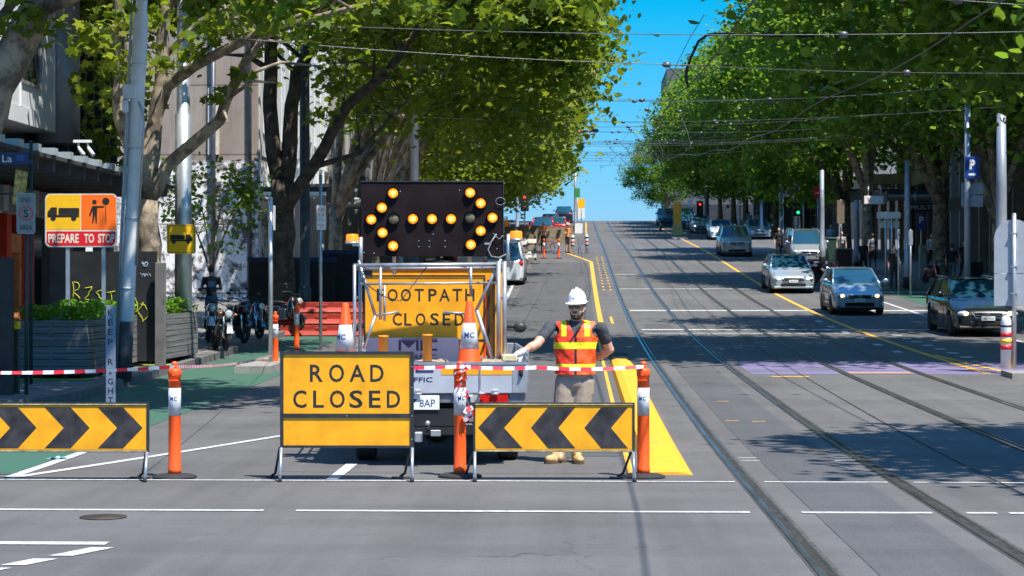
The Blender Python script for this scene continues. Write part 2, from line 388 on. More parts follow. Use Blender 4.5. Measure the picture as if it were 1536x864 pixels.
# footpaths with kerbs
def corner_fp(name,x0,x1,y0,y1,r,side):
    """footpath slab whose front road-side corner is rounded"""
    g=MB(); ys=[y0+r*(1-math.cos(PI/2*i/8)) for i in range(9)]
    y=y0+r
    while y<y1: y=min(y+2,y1); ys.append(y)
    vs=[];
    for yy in ys:
        t=max(0,1-(yy-y0)/r); off=r*(1-math.sqrt(max(0,1-t*t)))
        xe=x1-off if side>0 else x1+off
        z=gz(yy)
        vs+=[(x0,yy,z+.14),(xe-side*.3,yy,z+.14),(xe-side*.3,yy,z+.146),(xe,yy,z+.146),(xe,yy,z-.05)]
    n=len(ys)
    for i in range(n-1):
        a=5*i; b=a+5
        g.m=0; g.add([vs[a],vs[a+1],vs[b+1],vs[b]],[(0,1,2,3) if side>0 else (3,2,1,0)])
        g.m=1; g.add([vs[a+2],vs[a+3],vs[b+3],vs[b+2]],[(0,1,2,3)]); g.add([vs[a+3],vs[a+4],vs[b+4],vs[b+3]],[(0,1,2,3)])
    g.m=1; g.add([(x0,y0,.146),(vs[3][0],y0,.146),(vs[3][0],y0,-.05),(x0,y0,-.05)],[(0,1,2,3)])
    g.add([(x0,y0,.146),(vs[3][0],y0,.146),(vs[3][0],y0+.3,.147),(x0,y0+.3,.147)],[(0,1,2,3)])
    return struct(name,g,[PAVE,BLUEST])
corner_fp('footpath',-30,-7.8,27.5,128,3.0,1)
corner_fp('footpath_beyond_crossing',-30,-7.0,150,232,2.0,1)
g=MB(); g.m=0
corner_fp('footpath_opposite',30,14.2,29,118,3.0,-1)
corner_fp('footpath_opposite_beyond',40,15.2,150,232,2.0,-1)
# small kerb islands
def island(name,x0,x1,y0,y1,h,m,label=None):
    g=MB(); slab(g,x0,x1,y0,y1,h); return struct(name,g,m)
island('kerb_island',-6.6,-5.9,38.2,41.5,.14,CONC)
island('kerb_outstand',12.4,14.2,86,92,.13,CONC)
island('median_kerb',7.95,9.9,36.9,37.9,.10,CONC)
island('median_kerb_beyond',7.1,8.2,150,158,.13,CONC)
# yellow raised lane separator beside the rail
g=MB(); n=24; vs=[]
for i in range(n+1):
    y=19.9+(41.5-19.9)*i/n; z=gz(y); h=.03+.09*min(1,i/2.5)
    vs+=[(.66,y,z),(.70,y,z+h*.75),(.80,y,z+h),(.98,y,z+h),(1.08,y,z+h*.6),(1.14,y,z)]
g.add(vs,[(6*i+k,6*i+k+1,6*i+k+7,6*i+k+6) for i in range(n) for k in range(5)]); g.add(vs[:6],[(5,4,3,2,1,0)])
struct('yellow_kerb',g,KERBY)
g=MB(); vs=[]
for i in range(5):
    y=41.5+i; z=gz(y); h=.11*(1-i/5)
    vs+=[(.68,y,z),(.74,y,z+h),(1.06,y,z+h),(1.12,y,z)]
g.add(vs,[(4*i+k,4*i+k+1,4*i+k+5,4*i+k+4) for i in range(4) for k in range(3)])
struct('black_kerb_end',g,RUBBER)
g=MB(); strip(g,.5,.56,20,60,.009); struct('kerb_edge_line',g,PAINTY)

# ================================================================== BARRIER BOARDS, POSTS
SB=155.5
def clip(poly,x0,x1):
    for (lim,sg) in ((x0,1),(x1,-1)):
        out=[]
        for i in range(len(poly)):
            a,b=poly[i],poly[(i+1)%len(poly)]
            ia,ib=(a[0]-lim)*sg>=0,(b[0]-lim)*sg>=0
            if ia: out.append(a)
            if ia!=ib:
                t=(lim-a[0])/(b[0]-a[0]); out.append((lim,a[1]+(b[1]-a[1])*t))
        poly=out
        if not poly: return []
    return poly
def aframe_legs(parent,x,zt):
    """A pair of steel legs hinged at the panel edge"""
    g=MB(); g.path([(x,-.03,zt),(x+.005,-.16,.02)],.016,8); g.m=1; g.tube((x+.005,-.155,.035),(x+.006,-.165,.0),.02)
    g.build('leg',[STEEL,RUBBER],parent)
    g=MB(); g.path([(x-.02,.02,zt),(x-.09,.22,.05),(x-.14,.26,.012)],.013,8); g.m=1; g.box(x-.22,x-.02,.16,.30,0,.012)
    g.build('leg',[FRAMEBLK,RUBBER],parent)
def chevron_board(px0,px1,chev,label,group,right):
    xm=(px0+px1)/2; x,y=W(xm,19.3); w=(px1-px0)/SB
    t=thing('chevron_barrier',label,'barrier board',(x,y,0),TH*.5,group)
    z0,z1=.275,.752
    g=MB(); g.box(-w/2,w/2,-.008,.012,z0+.02,z1-.03); g.m=1
    for tip,ta,tb in chev:
        a,b=(ta-xm)/SB,(tb-xm)/SB; tp=(tip-xm)/SB; nt=a+(tp-b) if right else b-(a-tp)
        zc=(z0+z1-.01)/2
        if right: P_=[(a,z0+.035),(b,z0+.035),(tp,zc),(b,z1-.045),(a,z1-.045),(nt,zc)]
        else: P_=[(b,z0+.035),(nt,zc),(b,z1-.045),(a,z1-.045),(tp,zc),(a,z0+.035)]
        # split at the middle row so every piece is convex
        for up in (0,1):
            zz=z1-.045 if up else z0+.035
            q=[(a,zz),(b,zz),(tp if right else nt,zc),(nt if right else tp,zc)]
            q=clip(q,-w/2+.012,w/2-.012)
            if len(q)>2: g.poly(q if not up else q[::-1],-.0095)
    g.build('panel',[AMBER,CHEVBLK],t)
    g=MB(); W2=w/2
    g.box(-W2-.02,W2+.02,-.018,.018,z1-.03,z1); g.box(-W2-.02,W2+.02,-.018,.018,z0,z0+.022)
    g.m=1; g.box(-W2,W2,-.021,-.0185,z0+.006,z0+.018); g.box(-W2,W2,-.021,-.0185,z1-.022,z1-.012)
    g.m=0; g.box(-W2-.02,-W2,-.018,.018,z0+.022,z1-.03); g.box(W2,W2+.02,-.018,.018,z0+.022,z1-.03)
    g.build('frame',[FRAMEBLK,M('frame_cream',(.50,.36,.16),.6,0,.5,14)],t)
    for s in (-1,1): aframe_legs(t,s*(W2+.005),z0)
    return t
chevron_board(-22,221,[(-25,-93,-54),(55,-13,26.6),(135,67,106),(214.5,147,185)],'amber and black chevron barrier whose arrows point right towards the road','chevron barrier boards on folding legs',True)
chevron_board(713,949,[(717,745,784),(796.5,822,863),(876.5,902,942)],'amber and black chevron barrier in front of the worker, arrows pointing left','chevron barrier boards on folding legs',False)
# ROAD CLOSED
x,y=W(520.5,19.3); t=thing('road_closed_sign','amber ROAD CLOSED board standing on thin legs in a black frame','road sign',(x,y,0),TH*.5)
w=1.27; z0,z1=.315,1.245
g=MB(); g.box(-w/2+.02,w/2-.02,-.006,.008,z0+.02,z1-.02); g.m=1
g.text('R',-.295,-.0075,1.035,.125,.165,.012);g.text('O',-.1,-.0075,1.035,.145,.172,.012);g.text('A',.10,-.0075,1.035,.15,.165,.012);g.text('D',.29,-.0075,1.035,.13,.165,.012)
for i,ch in enumerate('CLOSED'): g.text(ch,-.455+i*.181,-.0075,.785,(.13,.105,.145,.128,.112,.128)[i],(.17,.165,.17,.17,.165,.165)[i],.012)
g.build('panel',[AMBER,SIGNBLK],t)
g=MB(); g.box(-w/2-.01,w/2+.01,-.02,.02,z1-.028,z1); g.box(-w/2-.01,w/2+.01,-.02,.02,z0,z0+.024)
g.box(-w/2-.01,-w/2+.022,-.02,.02,z0+.024,z1-.028); g.box(w/2-.022,w/2+.01,-.02,.02,z0+.024,z1-.028); g.box(-w/2+.022,w/2-.022,-.018,.0,.605,.645)
g.m=1
for zz in (.4,.625,.9,1.1): g.tube((w/2-.006,-.024,zz),(w/2-.006,-.02,zz),.006)
g.tube((0,-.024,.625),(0,-.02,.625),.007)
g.build('frame',[FRAMEBLK,STEEL],t)
for s in (-1,1): aframe_legs(t,s*(w/2-.002),z0)
# delineator posts
def delineator(label,group,loc,rz=0,tilt=0,sleeve=.27,src=None):
    t=thing('traffic_post',label,'traffic post',loc,rz,group)
    g=MB(); g.lathe([(.0,.0),(.215,.0),(.215,.02),(.17,.035),(.08,.045),(.0,.046)],n=28); g.build('base',RUBBER,t)
    g=MB(); g.lathe([(.062,.04),(.066,.09),(.060,.1),(.059,.985),(.066,.99),(.066,1.05),(.058,1.065),(.03,1.075),(.0,1.076)],n=24)
    g.box(-.012,.012,-.074,-.05,1.0,1.05); g.box(-.05,.05,-.066,-.05,.95,.962)
    g.build('tube',ORANGE,t)
    g=MB(); g.path([(0,0,1.07),(0,0,1.10)],[.022,.03],14); g.ell((0,0,1.115),(.032,.032,.026)); g.build('top_knob',ORANGE,t)
    g=MB(); g.lathe([(.0601,.61),(.0612,.61),(.0612,.61+sleeve),(.0601,.61+sleeve)],n=24); g.m=1
    for i,c in enumerate('MC'):
        v,f=text_geo(c,.03); vs=[]
        for a,b in v:
            u=(a*.032+(i-.5)*.04)/.0625; vs.append((.0628*math.sin(u),-.0628*math.cos(u),.61+sleeve*.62+b*.04))
        g.add(vs,f)
    g.build('reflective_sleeve',[REFL,M('navy_print',(.02,.03,.12),.5)],t)
    return t
GP='orange traffic posts holding the tape'
x,y=W(262,19.55); post=delineator('orange traffic post between the left chevron barrier and the ROAD CLOSED board',GP,(x,y,0))
x,y=W(690,19.65); dup(post,(x,y,0),.3,'orange traffic post wrapped in tape between the ROAD CLOSED board and the worker\'s barrier'); POST2=(x,y)
x,y=W(965,19.6); dup(post,(x,y,0),-.2,'orange traffic post beside the tip of the yellow kerb')
x,y=W(413,40.2); dup(post,(x,y,gz(y)),.1,'orange and white post standing against the thin steel pole beyond the ROAD CLOSED board')
x,y=W(445,46.5); dup(post,(x,y,gz(y)),.1,'orange and white post in front of the stacked red plastic barriers')
for px,d,l in ((816,112,'small distant orange post left of the worker with the bicycle'),(838,112,'small distant orange post between the two far workers'),(799,140,'tall orange post by the red car far up the street')):
    x,y=W(px,d); dup(post,(x,y,gz(y)),0,l)
# tape
def tape(name,pts,label,w=.036,sag=.02):
    g=MB(); P=[Vector(p) for p in pts]; k=0; vs=[]; out=[]
    for a,b,sg in [(P[i],P[i+1],sag*min(3,(P[i+1]-P[i]).length)) for i in range(len(P)-1)]:
        n=max(2,int((b-a).length/.035))
        for j in range(n+(b==P[-1])):
            t_=j/n; p=a.lerp(b,t_); p.z-=sg*4*t_*(1-t_); out.append(p)
    for i,p in enumerate(out):
        tw=.5*math.sin(i*.045)+.25*math.sin(i*.13+1)
        q=Vector((0,math.sin(tw),math.cos(tw)))*w/2; vs+=[p-q,p+q]
    for i in range(len(out)-1):
        g.m=1 if (i//3)%2 else 0; g.add([vs[2*i],vs[2*i+2],vs[2*i+3],vs[2*i+1]],[(0,1,2,3)],True)
    o=g.build(name,[WHITE,M('tape_red',(.75,.02,.04),.5)]); return tag(o,label,'barrier tape',group='red and white barrier tape along the closure')
x1,y1=W(262,19.55); x2,y2=W(413,40.2); x3,y3=W(690,19.65); x4,y4=W(965,19.6)
tape('barrier_tape',[(x1-3.4,y1+.1,1.08),(x1,y1-.066,1.09)],'red and white striped tape crossing in front of the grey planter boxes')
tape('barrier_tape',[(x1,y1-.066,1.09),(x2-.06,y2-.1,gz(y2)+.26)],'red and white striped tape slanting from the left post back to the thin steel pole')
tape('barrier_tape',[(x3-1.6,y3+.12,1.12),(x3,y3-.07,1.09)],'red and white striped tape running from behind the ROAD CLOSED board across the truck tailgate')
tape('barrier_tape',[(x3,y3-.07,1.09),(x3+.75,y3-.05,1.08),(x4,y4-.066,1.09)],'red and white striped tape stretched in front of the worker')
g=MB(); 
for i in range(20):
    a=rnd.uniform(0,6.3); p=Vector((x3+.02+.05*math.sin(i*.8)+.02*(i>17),y3-.075+.02*math.cos(a),1.12-.017*i)); q=Vector((rnd.uniform(-.02,.03),rnd.uniform(-.02,.02),rnd.uniform(-.03,.02)))
    g.m=i%2; u=Vector((.02,.012,.012)); g.add([p-u,p+q-u*.2,p+q+u,p+u*.4+Vector((0,-.02,.02))],[(0,1,2,3)])
for i in range(14):
    a=rnd.uniform(0,6.3); c=Vector((x3+.10+rnd.uniform(-.045,.06),y3-.08+rnd.uniform(-.03,.03),.62+rnd.uniform(-.06,.07))); u=Vector((math.cos(a),.3,math.sin(a)))*.028; v_=Vector((-math.sin(a),.4,math.cos(a)))*.02
    g.m=i%2; g.add([c-u-v_,c+u-v_,c+u+v_,c-u+v_],[(0,1,2,3)])
tag(g.build('loose_tape',[WHITE,MATS['tape_red']]),'crumpled loose tape end hanging off the middle orange post','barrier tape')
# a face mask on the ground
g=MB(); n=8; vs=[(i/n*.17-.085,j/4*.09-.045,.012+.012*math.sin(i*1.3+j)+.01*math.cos(j*2.1)) for i in range(n+1) for j in range(5)]
g.add(vs,[(i*5+j,(i+1)*5+j,(i+1)*5+j+1,i*5+j+1) for i in range(n) for j in range(4)],True)
for s in (-1,1): g.path([(s*.085,-.04,.01),(s*.13,-.01,.008),(s*.12,.03,.008),(s*.085,.04,.01)],.0015,5)
o=g.build('face_mask',M('mask_blue',(.35,.65,.72),.8)); o.location=(*W(88,21.6),.008); o.rotation_euler=(0,0,.3); tag(o,'crumpled pale blue face mask lying at the edge of the green lane','face mask')
# ================================================================== TRAFFIC CONTROL TRUCK (tail towards the camera)
TX,TY=W(656,20.8); ST=144.2
t=thing('utility_truck','white and silver tray truck carrying the lit arrow board, seen from behind','truck',(TX,TY,0),TH*.4+.06)
def tx(px): return (px-656)/ST
def tz(py): return HC-(py-430)/ST
# tray
g=MB(); g.box(-.92,.92,.03,3.0,.86,.93); g.m=1; g.box(-.92,.92,.0,.12,.66,.755)
for x in (-.35,.35): g.box(x-.04,x+.04,.12,4.6,.5,.66)
g.m=0; g.box(-.92,.92,2.96,3.0,.93,1.2)
g.build('tray',[ALU,M('chassis_grey',(.22,.22,.24),.5,.4,.3,10)],t,bevel=.006)
g=MB(); g.box(-.92,.92,-.03,.0,.76,1.085,.008); g.m=1; g.box(tx(662),tx(769),-.0335,-.031,tz(562),tz(553)); g.box(-.75,-.35,-.0335,-.031,tz(562),tz(553))
g.m=2; g.box(-.93,.93,-.045,.0,1.06,1.088); g.box(tx(720)-.008,tx(720)+.008,-.044,-.034,.77,1.06)
g.box(.78,.935,-.037,.02,.77,1.06)
g.m=3; mclogo(g,tx(620),-.0335,tz(550),.42,.115); g.text('TRAFFIC',tx(620),-.034,tz(569),.40,.05,.012); g.box(tx(587),tx(655),-.0345,-.0335,tz(541)-.012,tz(541)-.006)
g.m=2; g.tube((tx(720),-.05,.74),(tx(720),-.05,.78),.014); g.tube((tx(716),-.055,.76),(tx(728),-.055,.76),.008)
NAVY=M('navy_print',(.02,.03,.12),.5)
g.build('tailgate',[SILVT,AMBER,ALU,NAVY],t)
for s in (-1,1):
    g=MB(); g.box(min(s*.92,s*.95),max(s*.92,s*.95),.02,3.0,.86,1.05,.006); 
    g.build('tray_side',[ALU],t)
    g=MB(); X=s*.94
    for zz in (1.10,1.17): g.box(X-.012,X+.012,.05,2.95,zz,zz+.03)
    for k in range(6): g.box(X-.015,X+.015,.06+k*.56,.10+k*.56,1.05,1.2)
    g.build('side_rail',[ALU],t)
    # tail lamp
    g=MB(); a,b=(tx(705),tx(762)) if s>0 else (-.75,-.36)
    g.m=1; g.box(a-.02,b+.02,-.0,.05,tz(608)-.02,tz(586)+.0); g.m=0; g.box(a+.1,b,-.02,.0,tz(604),tz(589),.006); g.m=2; g.box(a,a+.098,-.02,.0,tz(604),tz(589),.006)
    g.build('tail_light',[TAIL,MATS['chassis_grey'],LENS],t)
    # wheels
    for k,(y,nm) in enumerate(((.85,0),(4.0,0))):
        g=MB(); c=(s*.76,y,.31); g.lathe([(.16,-.11),(.28,-.11),(.305,-.09),(.31,-.04),(.31,.04),(.305,.09),(.28,.11),(.16,.11)],c,28,'x')
        for q in (-.06,0,.06): g.lathe([(.312,q-.004),(.3125,q),(.312,q+.004)],c,28,'x')
        wh=g.build('wheel',RUBBER,t)
        g=MB(); g.lathe([(.0,-.05),(.16,-.07),(.17,-.10),(.17,.10),(.16,.06),(.0,.04)],c,20,'x'); g.build('rim',STEEL,wh)
    g=MB(); g.box(s*.76-.13,s*.76+.13,1.2,1.22,.2,.6); g.build('mudflap',RUBBER,t)
g=MB(); g.box(tx(585),tx(659),-.02,-.012,tz(614.5),tz(592.5),.003); g.m=1
g.text('DS',tx(602),-.0215,tz(604.5),.07,.075); g.text('8AP',tx(641),-.0215,tz(604.5),.16,.078); g.add([(tx(618),-.0215,tz(598)),(tx(626),-.0215,tz(598)),(tx(622),-.0215,tz(604))],[(0,2,1)])
g.build('number_plate',[WHITE,NAVY],t)
g=MB(); g.box(-.86,.86,.25,.9,.46,.62); g.box(-.3,.25,.0,.3,.42,.6); g.box(-.6,.62,-.01,.10,.33,.41); 
for s in (-1,1): g.box(s*.45-.05,s*.45+.05,.02,.12,.41,.66)
g.path([(-.1,-.06,.38),(-.1,-.14,.38),(-.1,-.16,.43)],.025,8); g.m=1; g.ell((-.1,-.16,.46),(.028,.028,.028)); g.box(tx(646),tx(661),-.03,-.011,tz(654),tz(645),.004)
g.box(tx(622),tx(634),-.11,-.03,tz(662),tz(647),.01); g.m=0; g.tube((tx(636),-.07,tz(655)),(tx(640),-.06,tz(668)),.008)
g.build('tow_bar',[BLACK,STEEL],t)
for x_ in (-.6,-.2,.2,.6):
    g=MB(); g.box(x_-.03,x_+.03,-.05,-.031,.745,.80,.004); g.tube((x_-.04,-.046,.757),(x_+.04,-.046,.757),.010); g.build('hinge',STEEL,t)
for s in (-1,1):
    g=MB(); g.box(s*.87-.02,s*.87+.02,-.06,-.037,.94,1.03,.004); g.path([(s*.87,-.06,1.0),(s*.87,-.085,.97),(s*.87,-.06,.93)],.007,6); g.build('latch',BLACK,t)
for k,(a,b,c_) in enumerate(((-.55,.7,.1),(-.1,.62,-.2),(.5,.75,.3))):
    g=MB(); g.ell((a,b,1.01),(.22,.13,.085)); g.ell((a+.15,b+.02,1.03),(.09,.10,.07)); g.build('sandbag',M('sandbag_tan',(.33,.27,.17),.9,0,.3,14,.6),t)
g=MB(); g.path([(tx(545)+.02*math.sin(k*.9),.22,tz(400)-.012*k) for k in range(14)]+[(tx(575),.24,tz(445)),(tx(600),.25,tz(452)),(tx(640),.27,tz(400))],.006,5); g.build('lamp_cable',BLACK,t)
# axle, exhaust
g=MB(); g.tube((-.7,.85,.31),(.7,.85,.31),.05); g.ell((0,.85,.31),(.13,.13,.13)); g.tube((.4,.1,.42),(.4,1.6,.42),.03); g.box(-.45,.45,1.3,2.6,.36,.7); g.box(-.5,.5,2.9,4.4,.3,.5); g.build('axle',BLACK,t)
# cab
g=MB(); pr=[(3.1,.45),(3.1,1.85),(3.2,1.9),(4.1,1.9),(4.65,1.35),(5.2,1.15),(5.35,.9),(5.35,.45)]
g.prism(pr,-.80,.78,'x'); g.build('cab',WPAINT,t,bevel=.05)
g=MB(); g.box(-.65,.65,3.075,3.09,1.35,1.8,.01); g.build('rear_window',GLASSD,t)
for s in (-1,1):
    g=MB(); g.prism([(3.25,1.3),(3.25,1.78),(3.95,1.78),(4.3,1.33)],s*.80,s*.812,'x'); g.build('side_window',GLASSD,t)
    g=MB(); g.path([(s*.85,4.2,1.36),(s*1.0,4.15,1.38)],.018,6); g.ell((s*1.04,4.12,1.36),(.085,.04,.065)); g.build('mirror',BLACK,t)
# frame of the arrow board
g=MB()
def seg_(a,b,y0=.25,y1=.25,r=.016): g.tube((tx(a[0]),y0,tz(a[1])),(tx(b[0]),y1,tz(b[1])),r,n=8)
for px in (531,537): seg_((px,397),(px,540),.2+.07*(px-531),.2+.07*(px-531),.018)
for px in (749,758): seg_((px,392),(px,540),.2,.2,.024)
seg_((529,398),(757,396),r=.022); seg_((531,403),(757,401),.35,.35,.014)
seg_((538,426),(752,424),.4,.4,.013)
seg_((537,390),(562,474)); seg_((562,474),(545,524)); seg_((753,388),(714,468)); seg_((716,466),(740,540),.25,.25,.022)
seg_((570,400),(570,480)); seg_((576,428),(576,482),.3,.3,.013); seg_((707,400),(707,445))
seg_((562,474),(598,468),r=.012); seg_((665,469),(702,471),r=.014)
for a in (531,755): g.tube((tx(a),.2,2.08),(tx(a),1.9,2.08),.016); g.tube((tx(a),.2,1.75),(tx(a),1.9,1.75),.014); g.tube((tx(a),1.9,.93),(tx(a),1.9,2.08),.018)
g.tube((tx(531),1.9,2.08),(tx(755),1.9,2.08),.018)
g.build('cage_frame',[ALU],t)
# rack of frames hanging at the right side
g=MB()
for k in range(5):
    x=tx(768)+k*.03; y=.05+k*.07
    for zz in (.62,.80,.98): g.m=0; g.tube((x,y,zz+.02),(x,y+.6,zz+.02),.010)
    g.box(x-.012,x+.014,y-.01,y+.02,.55,1.16); g.m=1; g.box(x-.013,x+.015,y-.012,y-.0102,.84,1.0)
g.m=2; g.box(tx(753),tx(776),.02,.3,1.09,1.16,.01)
g.build('side_rack',[WHITE,AMBER,M('straw_block',(.62,.52,.30),.8,0,.25,30)],t)
# arrow board
XA=tx(648); wA=216/ST; zA0,zA1=tz(384),tz(271)
g=MB(); g.box(XA-wA/2,XA+wA/2,.30,.36,zA0,zA1,.004); g.m=1
g.box(XA-wA/2-.004,XA+wA/2+.004,.29,.37,zA1,zA1+.012); g.box(XA+wA/2,XA+wA/2+.008,.29,.37,zA0,zA1); 
g.m=2
for (a,b) in ((545,378),(560,379),(628,360),(644,360),(668,360),(628,369),(644,369),(668,369),(650,350),(600,285),(690,283),(747,372)): g.disc(tx(a),.2975,tz(b),.006,8)
g.box(tx(728),tx(736),.296,.2985,tz(366),tz(363))
ab=g.build('arrow_board',[M('arrow_board_face',(.012,.007,.008),.75,0,.3,4,spec=.1),FRAMEBLK,STEEL],t)
for i,(a,b,on) in enumerate([(589,288,1),(572,310,1),(556,328,1),(573,348,1),(589,368,1),(619,327,1),(648,327,1),(677,327,1),(706,287,1),(722,303,1),(740,325,1),(722,345,1),(707,366,1),(590,327,0),(706,325,0)]):
    X,Z=tx(a),tz(b)+.0
    g=MB(); g.lathe([(.058,.30),(.060,.28),(.060,.268),(.054,.266),(.052,.27)],(X,0,Z),22,'y')
    g.m=1
    vs=[];n=22
    for r_,yy in ((.052,.268),(.045,.257),(.03,.249),(.0,.245)):
        for k in range(n): vs.append((X+r_*math.cos(2*PI*k/n),yy,Z+r_*math.sin(2*PI*k/n)))
    g.add(vs,[(j*n+k,j*n+(k+1)%n,(j+1)*n+(k+1)%n,(j+1)*n+k) for j in range(3) for k in range(n)],True)
    if on:
        g.m=2
        for k in range(13):
            aa=2*PI*k/6; rr=.0 if k==12 else (.015 if k<6 else .028); aa+=.5*(k>5)
            g.disc(X+rr*math.cos(aa),.2435 if k==12 else .2450,Z+rr*math.sin(aa),.0075,8)
    # hood over the upper half
    g.m=3; vs=[]
    for yy in (.30,.225):
        for k in range(11): 
            an=PI*(.0+.1*k); vs.append((X+.064*math.cos(an),yy if yy>.25 else yy+.03*abs(math.cos(an)),Z+.064*math.sin(an)))
    g.add(vs,[(k,k+1,12+k,11+k) for k in range(10)],True)
    nb=g.build('lamp',[BLACK,LAMP if on else LAMPOFF,LAMPH,M('clear_hood',(.10,.075,.06),.25,0,0,coat=.4)],ab)
# loose cable at the right of the board
g=MB(); pts=[(tx(746)+.0,.28,tz(350)),(tx(738),.26,tz(362)),(tx(733),.25,tz(374)),(tx(738),.25,tz(384)),(tx(750),.26,tz(386)),(tx(762),.3,tz(380))]
g.path(pts,.008,6); g.path([(tx(741),.27,tz(349)),(tx(750),.27,tz(358)),(tx(756),.27,tz(352))],.004,5)
g.path([(tx(752)+.05*math.cos(a*.6),.28,tz(300)+.04*math.sin(a*.6)) for a in range(11)],.0035,5)
g.build('cable',M('grey_cable',(.22,.22,.23),.5),t)
# rear mast that carries the board and beacons
g=MB()
for s in (-1,1): g.tube((tx(648)+s*.4,.42,2.0),(tx(648)+s*.4,.40,2.9),.02)
g.build('board_mast',STEEL,t)
for px,py,s in ((527,362,-1),(776,357,1)):
    X,Z=tx(px),tz(py); xin=tx(540) if s<0 else tx(764)
    g=MB(); g.lathe([(.0,0),(.07,0),(.07,.012),(.066,.02),(.066,.07),(.055,.082),(.0,.085)],(X,.3,Z),20); g.m=1; g.lathe([(.0,-.02),(.074,-.02),(.074,0),(0,0)],(X,.3,Z),20)
    g.box(min(X,xin),max(X,xin),.285,.315,Z-.045,Z-.02)
    g.tube((xin,.3,tz(400)),(xin,.3,Z+.05),.022); 
    g.build('beacon',[BEAC,STEEL],t)
# head board
g=MB(); g.box(tx(545),tx(690),.9,.93,tz(548)-.1,tz(510),.01); g.m=1; mclogo(g,tx(626),.897,tz(522),.42,.115); g.text('TRAFFIC',tx(628),.895,tz(540),.38,.055,.012)
g.box(tx(600),tx(656),.8965,.8985,tz(512.5),tz(511))
g.build('cab_board',[PINKW,M('maroon_print',(.10,.03,.08),.5)],t)
# things carried
g=MB(); sx=lambda p:(p-656)/137.6; sz=lambda p:HC-(p-430)/137.6
o=thing('footpath_closed_sign','amber FOOTPATH CLOSED board leaning inside the truck tray','road sign',(TX,TY,0),TH*.4)
g.box(sx(540),sx(718),1.0,1.02,sz(509),sz(416)); g.m=1
xx=[sx(p) for p in (563,581,601,621,641,659,678,697)]
for i,ch in enumerate('FOOTPATH'): g.text(ch,xx[i],.998,sz(442.5),(.085,.11,.11,.10,.09,.115,.105,.10)[i],.135,.012)
xx=[sx(p) for p in (588,604,623,644,662,681)]
for i,ch in enumerate('CLOSED'): g.text(ch,xx[i],.998,sz(479),(.10,.08,.105,.095,.085,.095)[i],.135,.012)
g.build('panel',[AMBER,SIGNBLK],o)
g=MB(); g.box(sx(538),sx(720),.99,1.03,sz(415.5),sz(414)+.01); g.box(sx(538),sx(720),.99,1.03,sz(513),sz(509)); g.box(sx(538),sx(540),.99,1.03,sz(509),sz(415.5)); g.box(sx(718),sx(720),.99,1.03,sz(509),sz(415.5))
g.box(sx(545),sx(565),.99,1.03,.93,sz(513)); g.box(sx(690),sx(710),.99,1.03,.93,sz(513))
g.build('frame',FRAMEBLK,o)
o=thing('stacked_sign_board','tall plain amber board standing behind the FOOTPATH CLOSED board','road sign',(TX,TY,0),TH*.4)
g=MB(); g.box(sx(548),sx(749),1.25,1.27,sz(535),sz(404)); g.build('panel',AMBER,o)
g=MB(); g.box(sx(548),sx(749),1.235,1.285,sz(404),sz(402)); g.box(sx(731),sx(734),1.2,1.249,.93,sz(410)); g.box(sx(722),sx(726),1.2,1.24,.93,sz(420)); g.m=1; g.box(sx(716),sx(720.5),1.06,1.08,.93,sz(424)); g.build('frame',[FRAMEBLK,ORANGE],o)
def cone(label,loc,rz=0,text='MC'):
    o=thing('traffic_cone',label,'traffic cone',loc,rz,'traffic cones on the truck tail')
    g=MB(); g.prism([(-.18,-.14),(-.14,-.18),(.14,-.18),(.18,-.14),(.18,.14),(.14,.18),(-.14,.18),(-.18,.14)],0,.03,'z'); g.build('base',ORANGE,o)
    g=MB(); g.lathe([(.135,.03),(.125,.05),(.034,.69),(.028,.70),(.0,.70)],n=28); g.build('cone_body',ORANGE,o)
    f=lambda z:.125-(z-.05)*(.091/.64)+.0015
    g=MB(); g.lathe([(f(.20),.20),(f(.47),.47)],n=28); g.m=1
    for i,c in enumerate(text):
        v,fc=text_geo(c,.03); vs=[]
        for a,b in v:
            z=.345+b*.06; r=f(z)+.002; u=(a*.05+(i-(len(text)-1)/2)*.058)/r; vs.append((r*math.sin(u),-r*math.cos(u),z))
        g.add(vs,fc)
    g.build('reflective_collar',[REFL,NAVY],o); return o
def onT(px,dy): 
    d=20.8+dy; x,y=W(px,d); return (x,y,1.088 if dy<.05 else .93)
cone('striped traffic cone at the left end of the truck tail',(onT(518,.16)[0],onT(518,.16)[1],1.0),-.5)
cone('striped traffic cone standing right of the amber tubes on the truck tail',(onT(704,.16)[0],onT(704,.16)[1],1.02),.05)
for px,l in ((575,'left amber tube sticking up behind the ROAD CLOSED board'),(641,'right amber tube sticking up on the truck, in front of the letters CLOSED')):
    g=MB(); g.lathe([(.048,.0),(.05,.32),(.058,.325),(.058,.335),(.044,.34),(.04,.30),(0,.30)],n=20); o=g.build('sign_tube',M('tube_amber',(.93,.30,.01),.4,0,.1,5)); o.location=(onT(px,.2)[0],onT(px,.2)[1],1.088-.07 if px<600 else 1.03); tag(o,l,'plastic tube',group='amber tubes on the truck tail')
# tray box below them
g=MB(); g.box(-.85,.6,.06,.42,.93,1.02,.01); 
tray=g.build('tool_tray',ALU,t)

